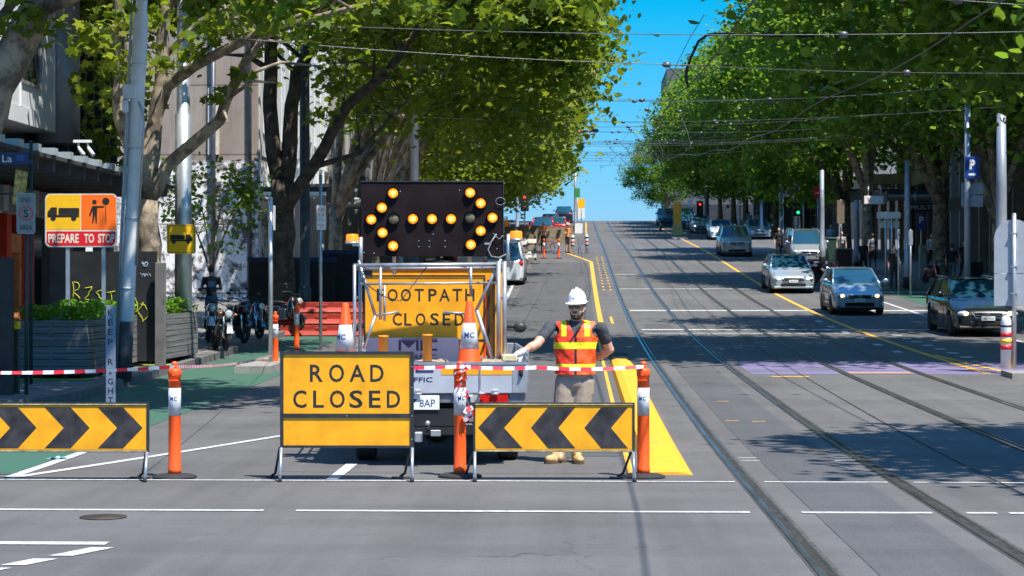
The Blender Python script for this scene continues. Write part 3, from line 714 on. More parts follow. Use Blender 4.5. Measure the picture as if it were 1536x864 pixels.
# ================================================================== PEOPLE
def capsule(g,a,b,ra,rb,n=12):
    a,b=Vector(a),Vector(b); d=(b-a); L=d.length; d=d.normalized()
    pts=[];rs=[]
    for k in range(4,0,-1):
        an=PI/2*k/4.001; pts.append(a-d*ra*math.sin(an)); rs.append(ra*math.cos(an))
    for k in range(0,3): pts.append(a+(b-a)*k/2); rs.append(ra+(rb-ra)*k/2)
    for k in range(1,5):
        an=PI/2*k/4.001; pts.append(b+d*rb*math.sin(an)); rs.append(rb*math.cos(an))
    g.path(pts,rs,n)
def remesh(name,g,mats,parent,vox,smooth=4,paint=None):
    """fuse overlapping solids into one continuous surface; paint(center,normal)->material slot"""
    me=bpy.data.meshes.new(name); me.from_pydata(g.v,[],g.f); o=bpy.data.objects.new(name,me); COL.objects.link(o)
    m=o.modifiers.new('r','REMESH'); m.mode='VOXEL'; m.voxel_size=vox; m.adaptivity=0
    if smooth: s=o.modifiers.new('s','SMOOTH'); s.iterations=smooth; s.factor=.5
    bpy.context.view_layer.update()
    dg=bpy.context.evaluated_depsgraph_get(); ne=bpy.data.meshes.new_from_object(o.evaluated_get(dg))
    COL.objects.unlink(o); bpy.data.objects.remove(o); ne.name=name
    ne.materials.clear()
    for mm in mats: ne.materials.append(mm)
    for p in ne.polygons:
        p.use_smooth=True; p.material_index=paint(p.center,p.normal) if paint else 0
    o=bpy.data.objects.new(name,ne); COL.objects.link(o)
    if parent is not None: o.parent=parent
    return o
SKIN=M('skin',(.62,.33,.22),.5,0,.15,30,.05); SKIN2=M('skin_shadow',(.36,.19,.12),.5,0,.1,20); HAIRM=M('hair_dark',(.05,.032,.022),.7,0,.3,60,.3)
TEE=M('charcoal_tee',(.045,.05,.06),.85,0,.3,12,.9,bscale=14); VESTO=M('vest_orange',(.97,.11,.012),.55,0,.2,7,1.0,bscale=11,emit=(1,.07,.01),estr=.0); VESTSH=M('vest_orange_shade',(.92,.05,.012),.55,0,.2,7,1.0,bscale=11); VESTY=M('vest_yellow',(.90,.80,.02),.4,0,.06,8)
SHORTS=M('khaki_shorts',(.34,.27,.215),.85,0,.12,6,.6,bscale=9); BOOT=M('tan_boot',(.52,.33,.13),.75,0,.3,16,.35); SOLE=M('boot_sole',(.10,.06,.035),.8); SOCK=M('sock',(.05,.05,.055),.9)
GLOVE=M('white_glove',(.72,.71,.68),.8,0,.12,30,.4)
# ---- the worker
WX,WY=W(850,21.2)
wk=thing('person','worker in white hard hat and orange vest resting a gloved hand on the truck','person',(WX,WY,0),TH*.5)
S_R=Vector((-.165,.0,1.445)); E_R=Vector((-.30,-.17,1.265)); H_R=Vector((-.485,-.27,1.165))
S_L=Vector((.345,.02,1.43)); E_L=Vector((.435,.10,1.20)); H_L=Vector((.26,.20,1.07))
hipR,hipL=Vector((-.005,0,.92)),Vector((.17,0,.92)); kR,kL=Vector((-.05,-.02,.50)),Vector((.14,-.02,.50)); aR,aL=Vector((-.07,.03,.11)),Vector((.10,.03,.11))
g=MB()
g.ell((.085,0,1.0),(.165,.125,.16)); g.ell((.085,0,1.15),(.165,.12,.2)); g.ell((.09,0,1.32),(.185,.12,.17)); g.ell((.09,.01,1.43),(.20,.09,.08))
capsule(g,(.09,.01,1.45),(.10,-.02,1.56),.066,.06)
for S_,E_,H_ in ((S_R,E_R,H_R),(S_L,E_L,H_L)): capsule(g,S_,E_,.062,.047); capsule(g,E_,H_,.050,.030); m_=E_.lerp(H_,.3); capsule(g,E_,m_,.046,.052)
for h,k,a in ((hipR,kR,aR),(hipL,kL,aL)): capsule(g,h,k,.095,.06); capsule(g,k,a,.056,.042); capsule(g,k-Vector((0,-.03,.08)),k-Vector((0,-.03,.2)),.045,.04); capsule(g,a,(a.x,a.y-.08,.06),.04,.035)
# head, turned towards the truck
HC_=Vector((.105,-.03,1.655)); HR=Matrix.Rotation(R(-16),3,'Z')@Matrix.Rotation(R(3),3,'X')
def hp(x,y,z): return HC_+HR@Vector((x,y,z))
g.ell(HC_,(.078,.098,.115),18,12,HR); g.ell(hp(0,-.03,-.055),(.058,.066,.065),14,8,HR)
g.ell(hp(0,-.098,-.02),(.015,.02,.026),10,6,HR); g.ell(hp(0,-.09,-.008),(.012,.014,.035),10,6,HR)
for s in (-1,1): g.ell(hp(s*.079,.0,-.012),(.012,.02,.032),10,6,HR); g.ell(hp(s*.045,-.07,-.03),(.02,.018,.018),8,6,HR)
g.ell(hp(0,-.088,-.062),(.026,.012,.010),10,6,HR); g.ell(hp(0,-.082,-.095),(.026,.02,.022),10,6,HR)
capsule(g,hp(-.04,-.082,.02),hp(.04,-.082,.02),.012,.012)
def pw(c,n):
    q=HR.transposed()@(c-HC_)
    return 0
body=remesh('body',g,[SKIN],wk,.0085,3,pw)
# beard and short hair
g=MB(); g.ell(hp(0,-.028,-.094),(.062,.066,.046),16,10,HR); g.ell(hp(0,-.080,-.102),(.032,.026,.028),12,8,HR); g.ell(hp(-.050,-.02,-.07),(.022,.036,.026),10,8,HR); g.ell(hp(.050,-.02,-.07),(.022,.036,.026),10,8,HR); g.ell(hp(0,-.098,-.048),(.034,.013,.009),10,6,HR)
g.ell(hp(0,.03,.0),(.083,.082,.07),14,8,HR)
remesh('beard_and_hair',g,[HAIRM],wk,.007,2)
g=MB(); g.ell(hp(0,-.1035,-.062),(.020,.006,.005),10,6,HR); g.build('lips',M('lips',(.42,.16,.13),.5),wk)
# hard hat
g=MB(); vs=[]; n=28; T_=Matrix.Translation(HC_+Vector((0,0,.014)))@(HR@Matrix.Rotation(R(2),3,'X')).to_4x4(); g.T=T_
prof=[(1.20,.042),(1.17,.038),(1.05,.042),(1.0,.055),(.97,.09),(.86,.125),(.66,.152),(.38,.168),(.12,.174),(.0,.175)]
for r_,z_ in prof:
    for k in range(n):
        a=2*PI*k/n; bx=.093*r_*math.cos(a); by=.113*r_*math.sin(a)
        if r_>1.1 and math.sin(a)<-.3: by-=.022*(-math.sin(a)-.3)*1.5; 
        vs.append((bx,by,z_-(.012 if r_>1.1 and math.sin(a)<-.3 else 0)))
g.add(vs,[(j*n+k,j*n+(k+1)%n,(j+1)*n+(k+1)%n,(j+1)*n+k) for j in range(len(prof)-1) for k in range(n)],True)
g.path([(0,-.105,.10),(0,-.06,.165),(0,0,.183),(0,.06,.168),(0,.112,.10)],[.004,.013,.016,.013,.004],8)
for s in (-1,1): g.path([(s*.035,-.10,.10),(s*.038,-.05,.158),(s*.038,.0,.172),(s*.038,.06,.158)],[.003,.008,.008,.003],6)
g.m=1; g.text('MC',0,-.1145,.085,.038,.018,.02)
g.build('hard_hat',[WHITE,M('print_grey',(.22,.24,.3),.5)],wk)
g=MB(); g.T=T_.copy()
for s in (-1,1):
    g.ell((s*.034,-.103,-.008),(.029,.012,.016),14,8); g.tube((s*.064,-.098,-.002),(s*.082,-.0,.008),.004,n=6)
g.tube((-.058,-.106,.003),(.058,-.106,.003),.0045,n=6); g.build('sunglasses',GLASSD,wk)
g=MB(); g.T=T_.copy(); g.path([(.078,-.02,-.03),(.076,-.05,-.055),(.06,-.085,-.06)],.003,5); g.ell((.052,-.095,-.06),(.009,.008,.006)); g.build('headset_microphone',M('pale_plastic',(.6,.5,.42),.5),wk)
# t-shirt
g=MB(); g.ell((.085,.0,1.0),(.178,.135,.12)); g.ell((.085,0,1.15),(.178,.132,.2)); g.ell((.09,.005,1.32),(.200,.135,.17)); g.ell((.09,.015,1.43),(.212,.098,.078)); capsule(g,(.09,.015,1.46),(.095,.0,1.495),.08,.072)
mr=S_R.lerp(E_R,.62); ml=S_L.lerp(E_L,.55); capsule(g,S_R,mr,.068,.060); capsule(g,S_L,ml,.068,.062)
remesh('t_shirt',g,[TEE],wk,.011,3)
# vest
XV=.088
def vpaint(c,n):
    z=c.z; x=c.x-XV
    if c.y<.03:
        if 1.215<z<1.285 or .995<z<1.055: return 2
        if z>1.345 and abs(abs(x)-.118)<.026: return 2
        if abs(x+.0)<.008: return 3
        return 0 if x>.0 else 1  # sun side orange, far side redder: light direction put into the vest colour
    return 2 if (1.215<z<1.285 or .995<z<1.055) else 0
g=MB(); N=40; vs=[]
zs=[.945,.965]+[.995,1.025,1.055,1.09,1.13,1.17,1.215,1.25,1.285,1.31,1.33]
def vr(z,a):
    w_=.20 if z<1.1 else .20+.022*min(1,(z-1.1)/.2); d_=.148 if z>1.05 else .152
    cr=1+.025*math.sin(a*5+z*30)+.018*math.sin(a*9-z*22); return w_*cr,d_*cr
for z in zs:
    for k in range(N):
        a=2*PI*k/N; ca,sa=math.cos(a),math.sin(a); w_,d_=vr(z,a)
        e=.8; vs.append((XV+w_*math.copysign(abs(ca)**e,ca),.0+d_*math.copysign(abs(sa)**e,sa)-.004,z))
fs=[(j*N+k,j*N+(k+1)%N,(j+1)*N+(k+1)%N,(j+1)*N+k) for j in range(len(zs)-1) for k in range(N)]
g.add(vs,fs,True)
def shell(s,back):
    """front or back panel above the armholes, with a V neck"""
    rows=[]; 
    for i in range(9):
        z=1.33+(1.505-1.33)*i/8; t_=i/8
        xo=.215-.06*math.sin(PI*min(1,t_*1.1))*.9 - (.02 if t_>.8 else 0)
        xi=(.0+.075*t_) if not back else (.0 if t_<.8 else .06*(t_-.8)/.2)
        dep=(.143-.02*t_-.10*max(0,t_-.55)**1.3*2) 
        row=[]
        for j in range(6):
            x=xi+(xo-xi)*j/5; y=dep*math.sqrt(max(.02,1-(x/.26)**2)); row.append((XV+s*x,(y if back else -y)+.002,z))
        rows.append(row)
    v=[p for r_ in rows for p in r_]
    return v,[(i*6+j,i*6+j+1,(i+1)*6+j+1,(i+1)*6+j) for i in range(8) for j in range(5)]
for s in (-1,1):
    for bk in (False,True): v,f=shell(s,bk); g.add(v,f,True)
    v=[];  # shoulder bridge
    for j in range(5):
        y=-.075+.15*j/4
        for x in (.072,.10,.128,.15): v.append((XV+s*x,y,1.505+.018*math.sin(PI*j/4)-(x-.07)*.25))
    g.add(v,[(j*4+i,j*4+i+1,j*4+i+5,j*4+i+4) for j in range(4) for i in range(3)],True)
me_v=g.build('safety_vest',[VESTO,VESTSH,VESTY,BLACK],wk)
sol=me_v.modifiers.new('s','SOLIDIFY'); sol.thickness=.006; sol.offset=1
# subdivide for clean stripe colours
me_v.modifiers.clear()
sub=me_v.modifiers.new('u','SUBSURF'); sub.levels=2; sub.render_levels=2; sub.subdivision_type='SIMPLE'
bpy.context.view_layer.update(); ne=bpy.data.meshes.new_from_object(me_v.evaluated_get(bpy.context.evaluated_depsgraph_get())); me_v.modifiers.clear(); me_v.data=ne
for p in ne.polygons: p.material_index=vpaint(p.center,p.normal); p.use_smooth=True
# radio strap across the chest
g=MB(); v=[]
for j in range(10):
    t_=j/9; x=.075-.13*t_; z=1.50-.21*t_; y=-.150+.05*max(0,.35-t_)-.002; v+=[(XV+x-.014,y,z-.006),(XV+x+.014,y,z+.006)]
g.add(v,[(2*j,2*j+1,2*j+3,2*j+2) for j in range(9)],True); g.build('radio_strap',FRAMEBLK,wk)
# shorts
g=MB(); g.ell((.085,0,.955),(.172,.135,.075)); g.ell((.085,.01,.86),(.165,.135,.12))
for h,k,sx_ in ((hipR,kR,-1),(hipL,kL,1)): e_=h.lerp(k,.86); capsule(g,h+Vector((sx_*.005,0,-.05)),e_,.108,.098)
g.box(.235,.275,-.05,.07,.72,.86,.015); g.box(-.105,-.065,-.05,.07,.72,.86,.015)
remesh('shorts',g,[SHORTS],wk,.012,2)
# boots + socks
for a,an in ((aR,R(-38)),(aL,R(8))):
    g=MB(); T_=Matrix.Translation((a.x,a.y,0))@Matrix.Rotation(an,4,'Z'); g.T=T_
    capsule(g,(0,.0,.07),(0,.005,.19),.055,.058); capsule(g,(0,.02,.05),(0,-.14,.045),.048,.05); g.ell((0,-.15,.05),(.054,.07,.045))
    g.ell((0,-.05,.09),(.045,.07,.05)); g.T=None
    b=remesh('boot',g,[BOOT],wk,.008,2)
    g=MB(); g.T=T_; g.prism([(-.045,.07),(-.05,-.05),(-.058,-.14),(-.045,-.20),(0,-.225),(.045,-.20),(.058,-.14),(.05,-.05),(.045,.07),(0,.085)],0,.026,'z'); g.m=1
    for q in range(5): g.path([(-.03,-.06-.018*q+.05,.125-.016*q+.0),(0,-.066-.018*q+.045,.137-.016*q),(.03,-.06-.018*q+.05,.125-.016*q)],.004,5)
    g.T=T_; g.build('sole_and_laces',[SOLE,M('laces',(.12,.07,.04),.8)],b)
    g=MB(); g.T=T_; g.lathe([(.054,.17),(.056,.20),(.052,.235),(.047,.25)],(0,.01,0),16); g.build('sock',SOCK,wk)
# gloved hand resting on the tray edge
g=MB(); w0=H_R; dirh=Vector((-.9,-.15,-.42)).normalized(); side=Vector((-.1,-1,.1)).normalized()
palm=w0+dirh*.075
capsule(g,w0-dirh*.05,w0+dirh*.01,.040,.034)
for k in range(4):
    b0=palm+side*(.030-.020*k)+Vector((0,0,0)); 
    capsule(g,w0+side*(.018-.012*k),b0,.022,.017)
    L=(.036,.042,.040,.030)[k]; j1=b0+dirh*L+Vector((0,0,-.004)); j2=j1+(dirh*.55+Vector((0,0,-.85))).normalized()*L*.75; j3=j2+Vector((.25,0,-.95)).normalized()*L*.5
    capsule(g,b0,j1,.0125,.0112,8); capsule(g,j1,j2,.0112,.0102,8); capsule(g,j2,j3,.0102,.009,8)
t0=w0+side*.03+dirh*.025; t1=t0+(side*.6+dirh*.7+Vector((0,0,-.35))).normalized()*.045; t2=t1+(dirh*.9+Vector((0,0,-.5))).normalized()*.032
capsule(g,w0+side*.01,t0,.022,.017,8); capsule(g,t0,t1,.0155,.0125,8); capsule(g,t1,t2,.0125,.010,8)
g.ell(palm-dirh*.02,(.036,.040,.022))
remesh('work_glove',g,[GLOVE],wk,.0042,2)
g=MB(); q0=H_L; d_=Vector((-.8,.15,-.25)).normalized(); capsule(g,q0-d_*.02,q0+d_*.07,.033,.035)
for k in range(4):
    b0=q0+d_*.08+Vector((0,0,.028-.018*k)); j1=b0+d_*.04; j2=j1+(d_*.5+Vector((0,.6,0))).normalized()*.03; capsule(g,b0,j1,.011,.0105,8); capsule(g,j1,j2,.0105,.009,8)
capsule(g,q0+Vector((0,0,.03)),q0+d_*.06+Vector((0,-.01,.06)),.014,.011,8)
remesh('glove_behind_back',g,[GLOVE],wk,.005,2)

wk.scale=(1.05,1.03,1.0)
# ---- simpler figures, one continuous body each
def figure(label,loc,rz=0,h=1.72,top=None,bottom=None,skin=SKIN,hair=HAIRM,pose='stand',hat=None,vest=False,group=None,lean=0,shorts=False,arms='down',bag=None,longhair=False,parent=None):
    t=thing('person',label,'person',loc,rz,group); k=h/1.75
    g=MB(); g.T=Matrix.Scale(k,4)
    st=.0 if pose=='stand' else .26
    L=Vector((0,-lean,0))
    hip=Vector((0,0,.93)) if pose!='sit' else Vector((0,0,.86))
    ch=hip+Vector((0,-lean*.7,.42)); nk=hip+Vector((0,-lean,.56)); hd=nk+Vector((0,-.03-lean*.1,.17))
    g.ell(hip+Vector((0,0,.03)),(.155,.11,.13)); g.ell(hip.lerp(ch,.5),(.145,.105,.2)); g.ell(ch,(.175,.11,.16)); g.ell(nk-Vector((0,0,.05)),(.19,.08,.06)); capsule(g,nk-Vector((0,0,.04)),hd-Vector((0,0,.06)),.055,.052)
    g.ell(hd,(.075,.092,.112)); g.ell(hd+Vector((0,-.025,-.055)),(.052,.06,.055)); g.ell(hd+Vector((0,-.095,-.015)),(.012,.018,.022))
    for s in (-1,1): g.ell(hd+Vector((s*.077,0,-.01)),(.01,.018,.028))
    for i,s in enumerate((-1,1)):
        hj=hip+Vector((s*.085,0,-.02)); fy=-s*st
        if pose=='sit': kj=Vector((s*.17,-.38,.80)); fj=Vector((s*.2,-.30,.40)); 
        elif pose=='stand': kj=Vector((s*.10,-.02,.50)); fj=Vector((s*.11,.02,.09))
        else: kj=Vector((s*.09,fy*.6-.06,.51)); fj=Vector((s*.09,fy+(.12 if fy>0 else -.02),.10 if fy<0 else .17))
        capsule(g,hj,kj,.088,.058); capsule(g,kj,fj,.054,.036); capsule(g,fj+Vector((0,.02,-.04)),fj+Vector((0,-.14,-.055)),.035,.032)
        sj=nk+Vector((s*.185,0,-.055))
        if arms=='down': ej=sj+Vector((s*.05,.02+fy*-.4,-.28)); wj=ej+Vector((0,-.08-fy*.5,-.24))
        elif arms=='front': ej=sj+Vector((s*.07,-.02,-.27)); wj=ej+Vector((-s*.14,-.22,.02))
        elif arms=='bars': ej=sj+Vector((s*.08,-.2,-.2)); wj=ej+Vector((-s*.05,-.24,-.06))
        capsule(g,sj,ej,.052,.04); capsule(g,ej,wj,.040,.027)
        dd=(wj-ej).normalized(); capsule(g,wj,wj+dd*.06,.027,.03,8)
        for q in range(4): a_=wj+dd*.075+Vector((0,.024-.016*q,0)); capsule(g,a_,a_+dd*.07+Vector((-s*.015,0,0)),.0095,.008,6)
        capsule(g,wj+dd*.02,wj+dd*.07+Vector((0,-.035,0)),.011,.009,6)
    T_=top or TEE; B_=bottom or TEE
    def pf(c,n):
        c=c/k
        if c.z>nk.z+.0: return 0
        if pose!='sit' and c.z<.12: return 3
        if c.z<hip.z+.06 and abs(c.x)<.21+(.05 if pose=='sit' else 0):
            if abs(c.x)<.19 or pose=='sit': return 0 if (shorts and c.z<.52) else 2
        if abs(c.x)>.245 or (c.z<1.12 and abs(c.x)>.2): return 0
        if vest and (abs(c.z-1.12)<.03 or abs(c.z-1.3)<.03): return 4
        return 1
    g.T=Matrix.Scale(k,4)
    remesh('body',g,[skin,T_,B_,BLACK,REFL],t,.0155*k,2,pf)
    g=MB(); g.T=Matrix.Scale(k,4)
    if hat: 
        g.ell(hd+Vector((0,.0,.055)),(.1,.12,.085)); g.ell(hd+Vector((0,-.015,.04)),(.115,.145,.012)); g.build('hard_hat' if hat is WHITE else 'helmet',hat,t)
    else:
        g.ell(hd+Vector((0,.024,.022)),(.086,.094,.104)); 
        if longhair: g.ell(hd+Vector((0,.055,-.05)),(.08,.05,.14))
        g.build('hair',hair,t)
    if bag: g=MB(); g.T=Matrix.Scale(k,4); g.box(-.13,.13,.10,.24,1.05,1.42,.04); g.build('backpack',bag,t)
    return t
# ================================================================== CARS
def paint(name,col,metal=.3): return M(name,col,.28,metal,.05,2,coat=1.0)
def prof(tbl,y):
    if y<=tbl[0][0]: return tbl[0][1]
    for (a,b),(c,d) in zip(tbl,tbl[1:]):
        if y<=c: t=(y-a)/(c-a); t=t*t*(3-2*t)*.5+t*.5; return b+(d-b)*t
    return tbl[-1][1]
CK={ # L,W,H, nose z, cowl(y,z), roof front y, roof rear y, tail(y,z), belt z
 'hatch':(4.0,1.72,1.48,.74,(-1.12,.99),-.22,1.3,(1.86,1.0)),
 'sedan':(4.6,1.80,1.47,.71,(-1.2,.98),-.25,1.05,(1.75,1.03)),
 'suv':(4.4,1.82,1.70,.90,(-1.15,1.12),-.55,1.75,(2.1,1.12)),
 'van':(4.6,1.82,1.85,.90,(-1.45,1.15),-.75,2.0,(2.25,1.15)),
 'wagon':(4.6,1.76,1.50,.72,(-1.0,.99),-.3,1.75,(2.2,1.0))}
CARG=M('car_glass',(.012,.055,.09),.05,0,0,spec=.9)  # blue base colour stands in for the sky's reflection in the glass
def car(label,loc,rz,kind,pm,lights=None,plate='1AB 2CD',group=None,rails=False,badge=False,rear=False,glass=CARG,lower=None,driver=False):
    L,Wd,H,zn,(yc,zc),yf,yr,(yb,zb)=CK[kind]
    t=thing('parked_car' if rear is None else 'car',label,'car',loc,rz,group)
    hw=Wd/2; y0,y1=-L/2,L/2; wr=.315 if kind in('hatch','sedan','wagon') else .35; wy=(y0+.82,y1-.78)
    top=[(y0,zn-.16),(y0+.06,zn-.05),(y0+.25,zn+.03),(yc-.25,zc-.06),(yc,zc),(yb,zb),(y1-.08,zb-.05),(y1,zb-.16)]
    wid=[(y0,.74),(y0+.07,.86),(y0+.2,.935),(y0+.5,.985),(y0+.9,1),(y1-.6,1),(y1-.2,.94),(y1-.06,.88),(y1,.80)]
    ys=sorted(set([round(v,3) for v in [y0,y0+.03,y0+.07,y0+.13,y0+.2,y0+.3,yc-.4,yc-.2,yc,0,yb,y1-.3,y1-.14,y1-.06,y1]+[w+dx for w in wy for dx in (-wr-.06,-wr-.05,-wr*.9,-wr*.7,-wr*.45,-wr*.2,0,wr*.2,wr*.45,wr*.7,wr*.9,wr+.05,wr+.06)]]))
    def bot(y):
        b=.20 if abs(y-y0)>.12 and abs(y-y1)>.12 else .26
        for w in wy:
            d=abs(y-w); 
            if d<wr+.055: b=max(b,wr+math.sqrt(max(0,(wr+.055)**2-d*d)))
        return b
    def ring(y):
        zt=prof(top,y); w=hw*prof(wid,y); b=bot(y); bb=.2
        zs=[(0,b),(w*.80,b),(w*.96,b),(w*.99,max(b+.01,.36)),(w*1.0,max(b+.02,zt*.62)),(w*.985,max(b+.03,zt-.13)),(w*.93,zt-.03),(w*.80,zt+.005),(w*.4,zt+.028),(0,zt+.034)]
        return [(x,y,z) for x,z in zs]+[(-x,y,z) for x,z in zs[-2:0:-1]]
    g=MB(); vs=[];n=18
    for y in ys: vs+=ring(y)
    g.add(vs,[(i*n+k,(i+1)*n+k,(i+1)*n+(k+1)%n,i*n+(k+1)%n) for i in range(len(ys)-1) for k in range(n)],True)
    g.add(vs[:n],[tuple(range(n))],True); g.add(vs[-n:],[tuple(range(n))[::-1]],True)
    if lower:
        g.m=1; g.box(-hw*.985,hw*.985,y0+1.2,y1-1.2,.2,.33)
    g.m=2
    for s in (-1,1):
        g.path([(s*hw*.80,y,prof(top,y)+.004) for y in (y0+.22,y0+.5,yc-.3,yc-.05)],.006,4,False)
        for yy in ((yc+.25),(yf+yr)/2+.12,yb-.25): g.path([(s*(hw*.995),yy,.34),(s*(hw*1.001),yy,prof(top,yy)*.62),(s*hw*.987,yy,prof(top,yy)-.13),(s*hw*.93,yy,prof(top,yy)-.03)],.006,4,False)
        g.box(min(s*hw*.99,s*hw*1.02),max(s*hw*.99,s*hw*1.02),yc+.9,yc+1.1,zb-.17,zb-.14); 
        g.box(min(s*hw*.99,s*hw*1.012),max(s*hw*.99,s*hw*1.012),-1.0,1.0,.42,.45)
    g.build('body',[pm,lower or pm,BLACK],t)
    # dark wells and floor
    g=MB(); g.box(-hw*.93,hw*.93,y0+.3,y1-.25,.17,.60); g.build('underbody',DARK,t)
    # greenhouse
    wl,wt=hw*.89,hw*.72; zt=H-.035
    def sec(y,z,w,bulge=0): return [(-w,y,z),(-w*.6,y-bulge*.8,z+.0),(0,y-bulge,z),(w*.6,y-bulge*.8,z),(w,y,z)]
    A=sec(yc,zc-.02,wl,.14);B=sec(yf,zt,wt,.06)
    g=MB(); g.add(A+B,[(i,i+1,i+6,i+5) for i in range(4)],True); g.build('windscreen',glass,t)
    C=sec(yr,zt,wt,-.05); D=sec(yb,zb-.02,wl*.97,-.08)
    g=MB(); g.add(C+D,[(i,i+1,i+6,i+5) for i in range(4)],True); g.build('rear_window',glass,t)
    for s in (-1,1):
        g=MB(); g.add([(s*wl,yc,zc-.02),(s*wt,yf,zt),(s*wt,yr,zt),(s*wl*.97,yb,zb-.02)],[(0,1,2,3) if s<0 else (3,2,1,0)]); g.build('side_window',glass,t)
    g=MB(); 
    rs=[]; 
    for j,y in enumerate([yf-.02,yf+.12,(yf+yr)/2,yr-.1,yr+.05]):
        zz=zt+(0,.02,.035,.02,-.0)[j]; rs+=[(-wt-.012,y,zt-.012),(-wt*.9,y,zz+.008),(-wt*.4,y-(.05 if j==0 else 0),zz+.02),(wt*.4,y-(.05 if j==0 else 0),zz+.02),(wt*.9,y,zz+.008),(wt+.012,y,zt-.012)]
    g.add(rs,[(i*6+k,i*6+k+1,i*6+k+7,i*6+k+6) for i in range(4) for k in range(5)],True)
    for s in (-1,1):
        g.path([(s*wl*1.0,yc-.02,zc-.03),(s*(wt+.005),yf,zt)],[.04,.03],6); g.path([(s*(wt+.005),yf,zt),(s*(wt+.005),yr,zt)],.028,6); g.path([(s*(wt+.005),yr,zt),(s*wl*.97,yb,zb-.03)],[.045,.08],6)
        mY=(yf+yr)/2+.1; g.path([(s*(wt+.003),mY,zt),(s*(wl-.01),mY,zc)],.028,6)
        g.box(min(s*wl*.9,s*wl*1.03),max(s*wl*.9,s*wl*1.03),yc,yb,zc-.06,zc-.025,.01)
        if rails: g.path([(s*wt,yf+.25,zt+.02),(s*wt,yf+.3,zt+.07),(s*wt,yr-.1,zt+.07),(s*wt,yr,zt+.02)],.017,6)
    g.build('roof',pm,t)
    # front face
    g=MB(); yg=y0+.005; g.box(-hw*.46,hw*.46,yg-.03,yg+.08,zn-.2,zn-.08,.015); g.box(-hw*.55,hw*.55,yg-.03,yg+.1,.30,.42,.02); g.m=1
    g.box(-hw*.44,hw*.44,yg-.034,yg-.03,zn-.145,zn-.135)
    g.path([(-hw*.47,yg-.03,zn-.075),(-hw*.38,yg-.03,zn-.205),(hw*.38,yg-.03,zn-.205),(hw*.47,yg-.03,zn-.075)],.012,6)
    if badge: g.lathe([(.055,0),(.062,-.012),(.055,-.02),(.045,-.012),(.055,0)],(0,yg-.03,zn-.14),16,'y')
    else: g.ell((0,yg-.035,zn-.13),(.07,.015,.035))
    g.build('grille',[DARK,CHROME],t)
    g=MB(); g.box(-hw*.86,hw*.86,y0-.02,y0+.12,.22,.30,.03); g.build('front_bumper',lower or pm,t)
    if plate:
        g=MB(); g.box(-.18,.18,y0-.045,y0-.03,.44,.55,.006); g.m=1; g.text(plate,0,y0-.047,.495,.29,.06,.0); g.build('number_plate',[WHITE,NAVY],t)
    for s in (-1,1):
        g=MB(); g.ell((s*hw*.70,y0+.10,zn-.10),(.19,.11,.075),14,8,Matrix.Rotation(s*R(-22),3,'Z')); 
        if lights: g.m=1; g.ell((s*hw*.66,y0+.02,zn-.10),(.085,.05,.055),12,8)
        g.build('headlight',[LENS,lights or LENS],t)
        g=MB(); g.ell((s*hw*.70,y0+.07,.36),(.07,.05,.045)); g.build('fog_light',LENS,t)
        g=MB(); g.path([(s*wl,yc+.28,zc+.05),(s*(hw+.08),yc+.22,zc+.08)],.02,6); g.ell((s*(hw+.12),yc+.2,zc+.10),(.10,.06,.075)); g.build('mirror',pm,t)
        g=MB(); g.ell((s*hw*.80,y1-.06,zb-.2),(.13,.07,.13)); g.build('tail_light',TAIL,t)
        for w in wy:
            c=(s*(hw-.11),w,wr); g=MB(); g.lathe([(wr*.62,-.10),(wr*.93,-.10),(wr,-.06),(wr,.06),(wr*.93,.10),(wr*.62,.10)],c,24,'x'); wh=g.build('wheel',RUBBER,t)
            g=MB(); q=s*.085; g.lathe([(.0,q-s*.01),(wr*.2,q),(wr*.25,q-s*.02),(wr*.60,q-s*.0),(wr*.66,q+s*.01),(wr*.66,-q)],c,20,'x') if s>0 else g.lathe([(wr*.66,-q),(wr*.66,q+s*.01),(wr*.60,q),(wr*.25,q-s*.02),(wr*.2,q),(.0,q-s*.01)],c,20,'x')
            g.m=1
            for k in range(5):
                a=2*PI*k/5+.3; p=Vector((c[0]+q+s*.004,c[1]+.38*wr*math.cos(a),c[2]+.38*wr*math.sin(a))); g.ell(p,(.006,.05,.05),8,6)
            g.build('rim',[STEEL,DARK],wh)
    if rear is True or rear is None:
        g=MB(); g.box(-.18,.18,y1+.0,y1+.015,.55,.66); g.build('rear_plate',WHITE,t)
    g=MB()
    for s in (-1,1):
        g.path([(s*.1,yc-.06+.0,zc+.005),(s*.5,yc+.02,zc+.05)],.008,5)
    g.build('wiper',BLACK,t)
    return t
def on(px,d,off=0): x,y=W(px,d); return (x,y,gz(y)+off)
def slope(y): return math.atan((gz(y+1.5)-gz(y-1.5))/3)
def put(c,px,d,rz=0):
    c.location=on(px,d); y=c.location.y; sgn=math.cos(rz); c.rotation_euler=(slope(y)*sgn,0,rz); return c
GC='oncoming cars on the right of the tram tracks'
SIL=paint('paint_silver',(.42,.45,.47),.5); WHP=paint('paint_white',(.66,.70,.73),.0); SVW=paint('paint_pale_silver',(.40,.46,.50),.35); BLK=paint('paint_black',(.010,.012,.013),.2); BEI=paint('paint_champagne',(.46,.46,.42),.3)
BLU=paint('paint_blue',(.02,.12,.25),.4); REDP=paint('paint_red',(.45,.012,.02),.2); NVY=paint('paint_navy',(.012,.02,.045),.3); SILB=paint('paint_silver_sky_blue',(.30,.43,.53),.5)  # silver hatchback's paint carries blue reflected from the sky in its colour
put(car('black station wagon with roof rails driving nearest to the camera',(0,0,0),0,'wagon',BLK,HEADLW,'1RN 7GH',GC,rails=True,badge=True,lower=BLACK),1456,54.8)
put(car('sky-tinted silver hatchback following behind the black wagon',(0,0,0),0,'hatch',SILB,HEADLW,'WVK 283',GC,badge=True,lower=M('trim_dark',(.05,.05,.055),.6)),1277,66.5)
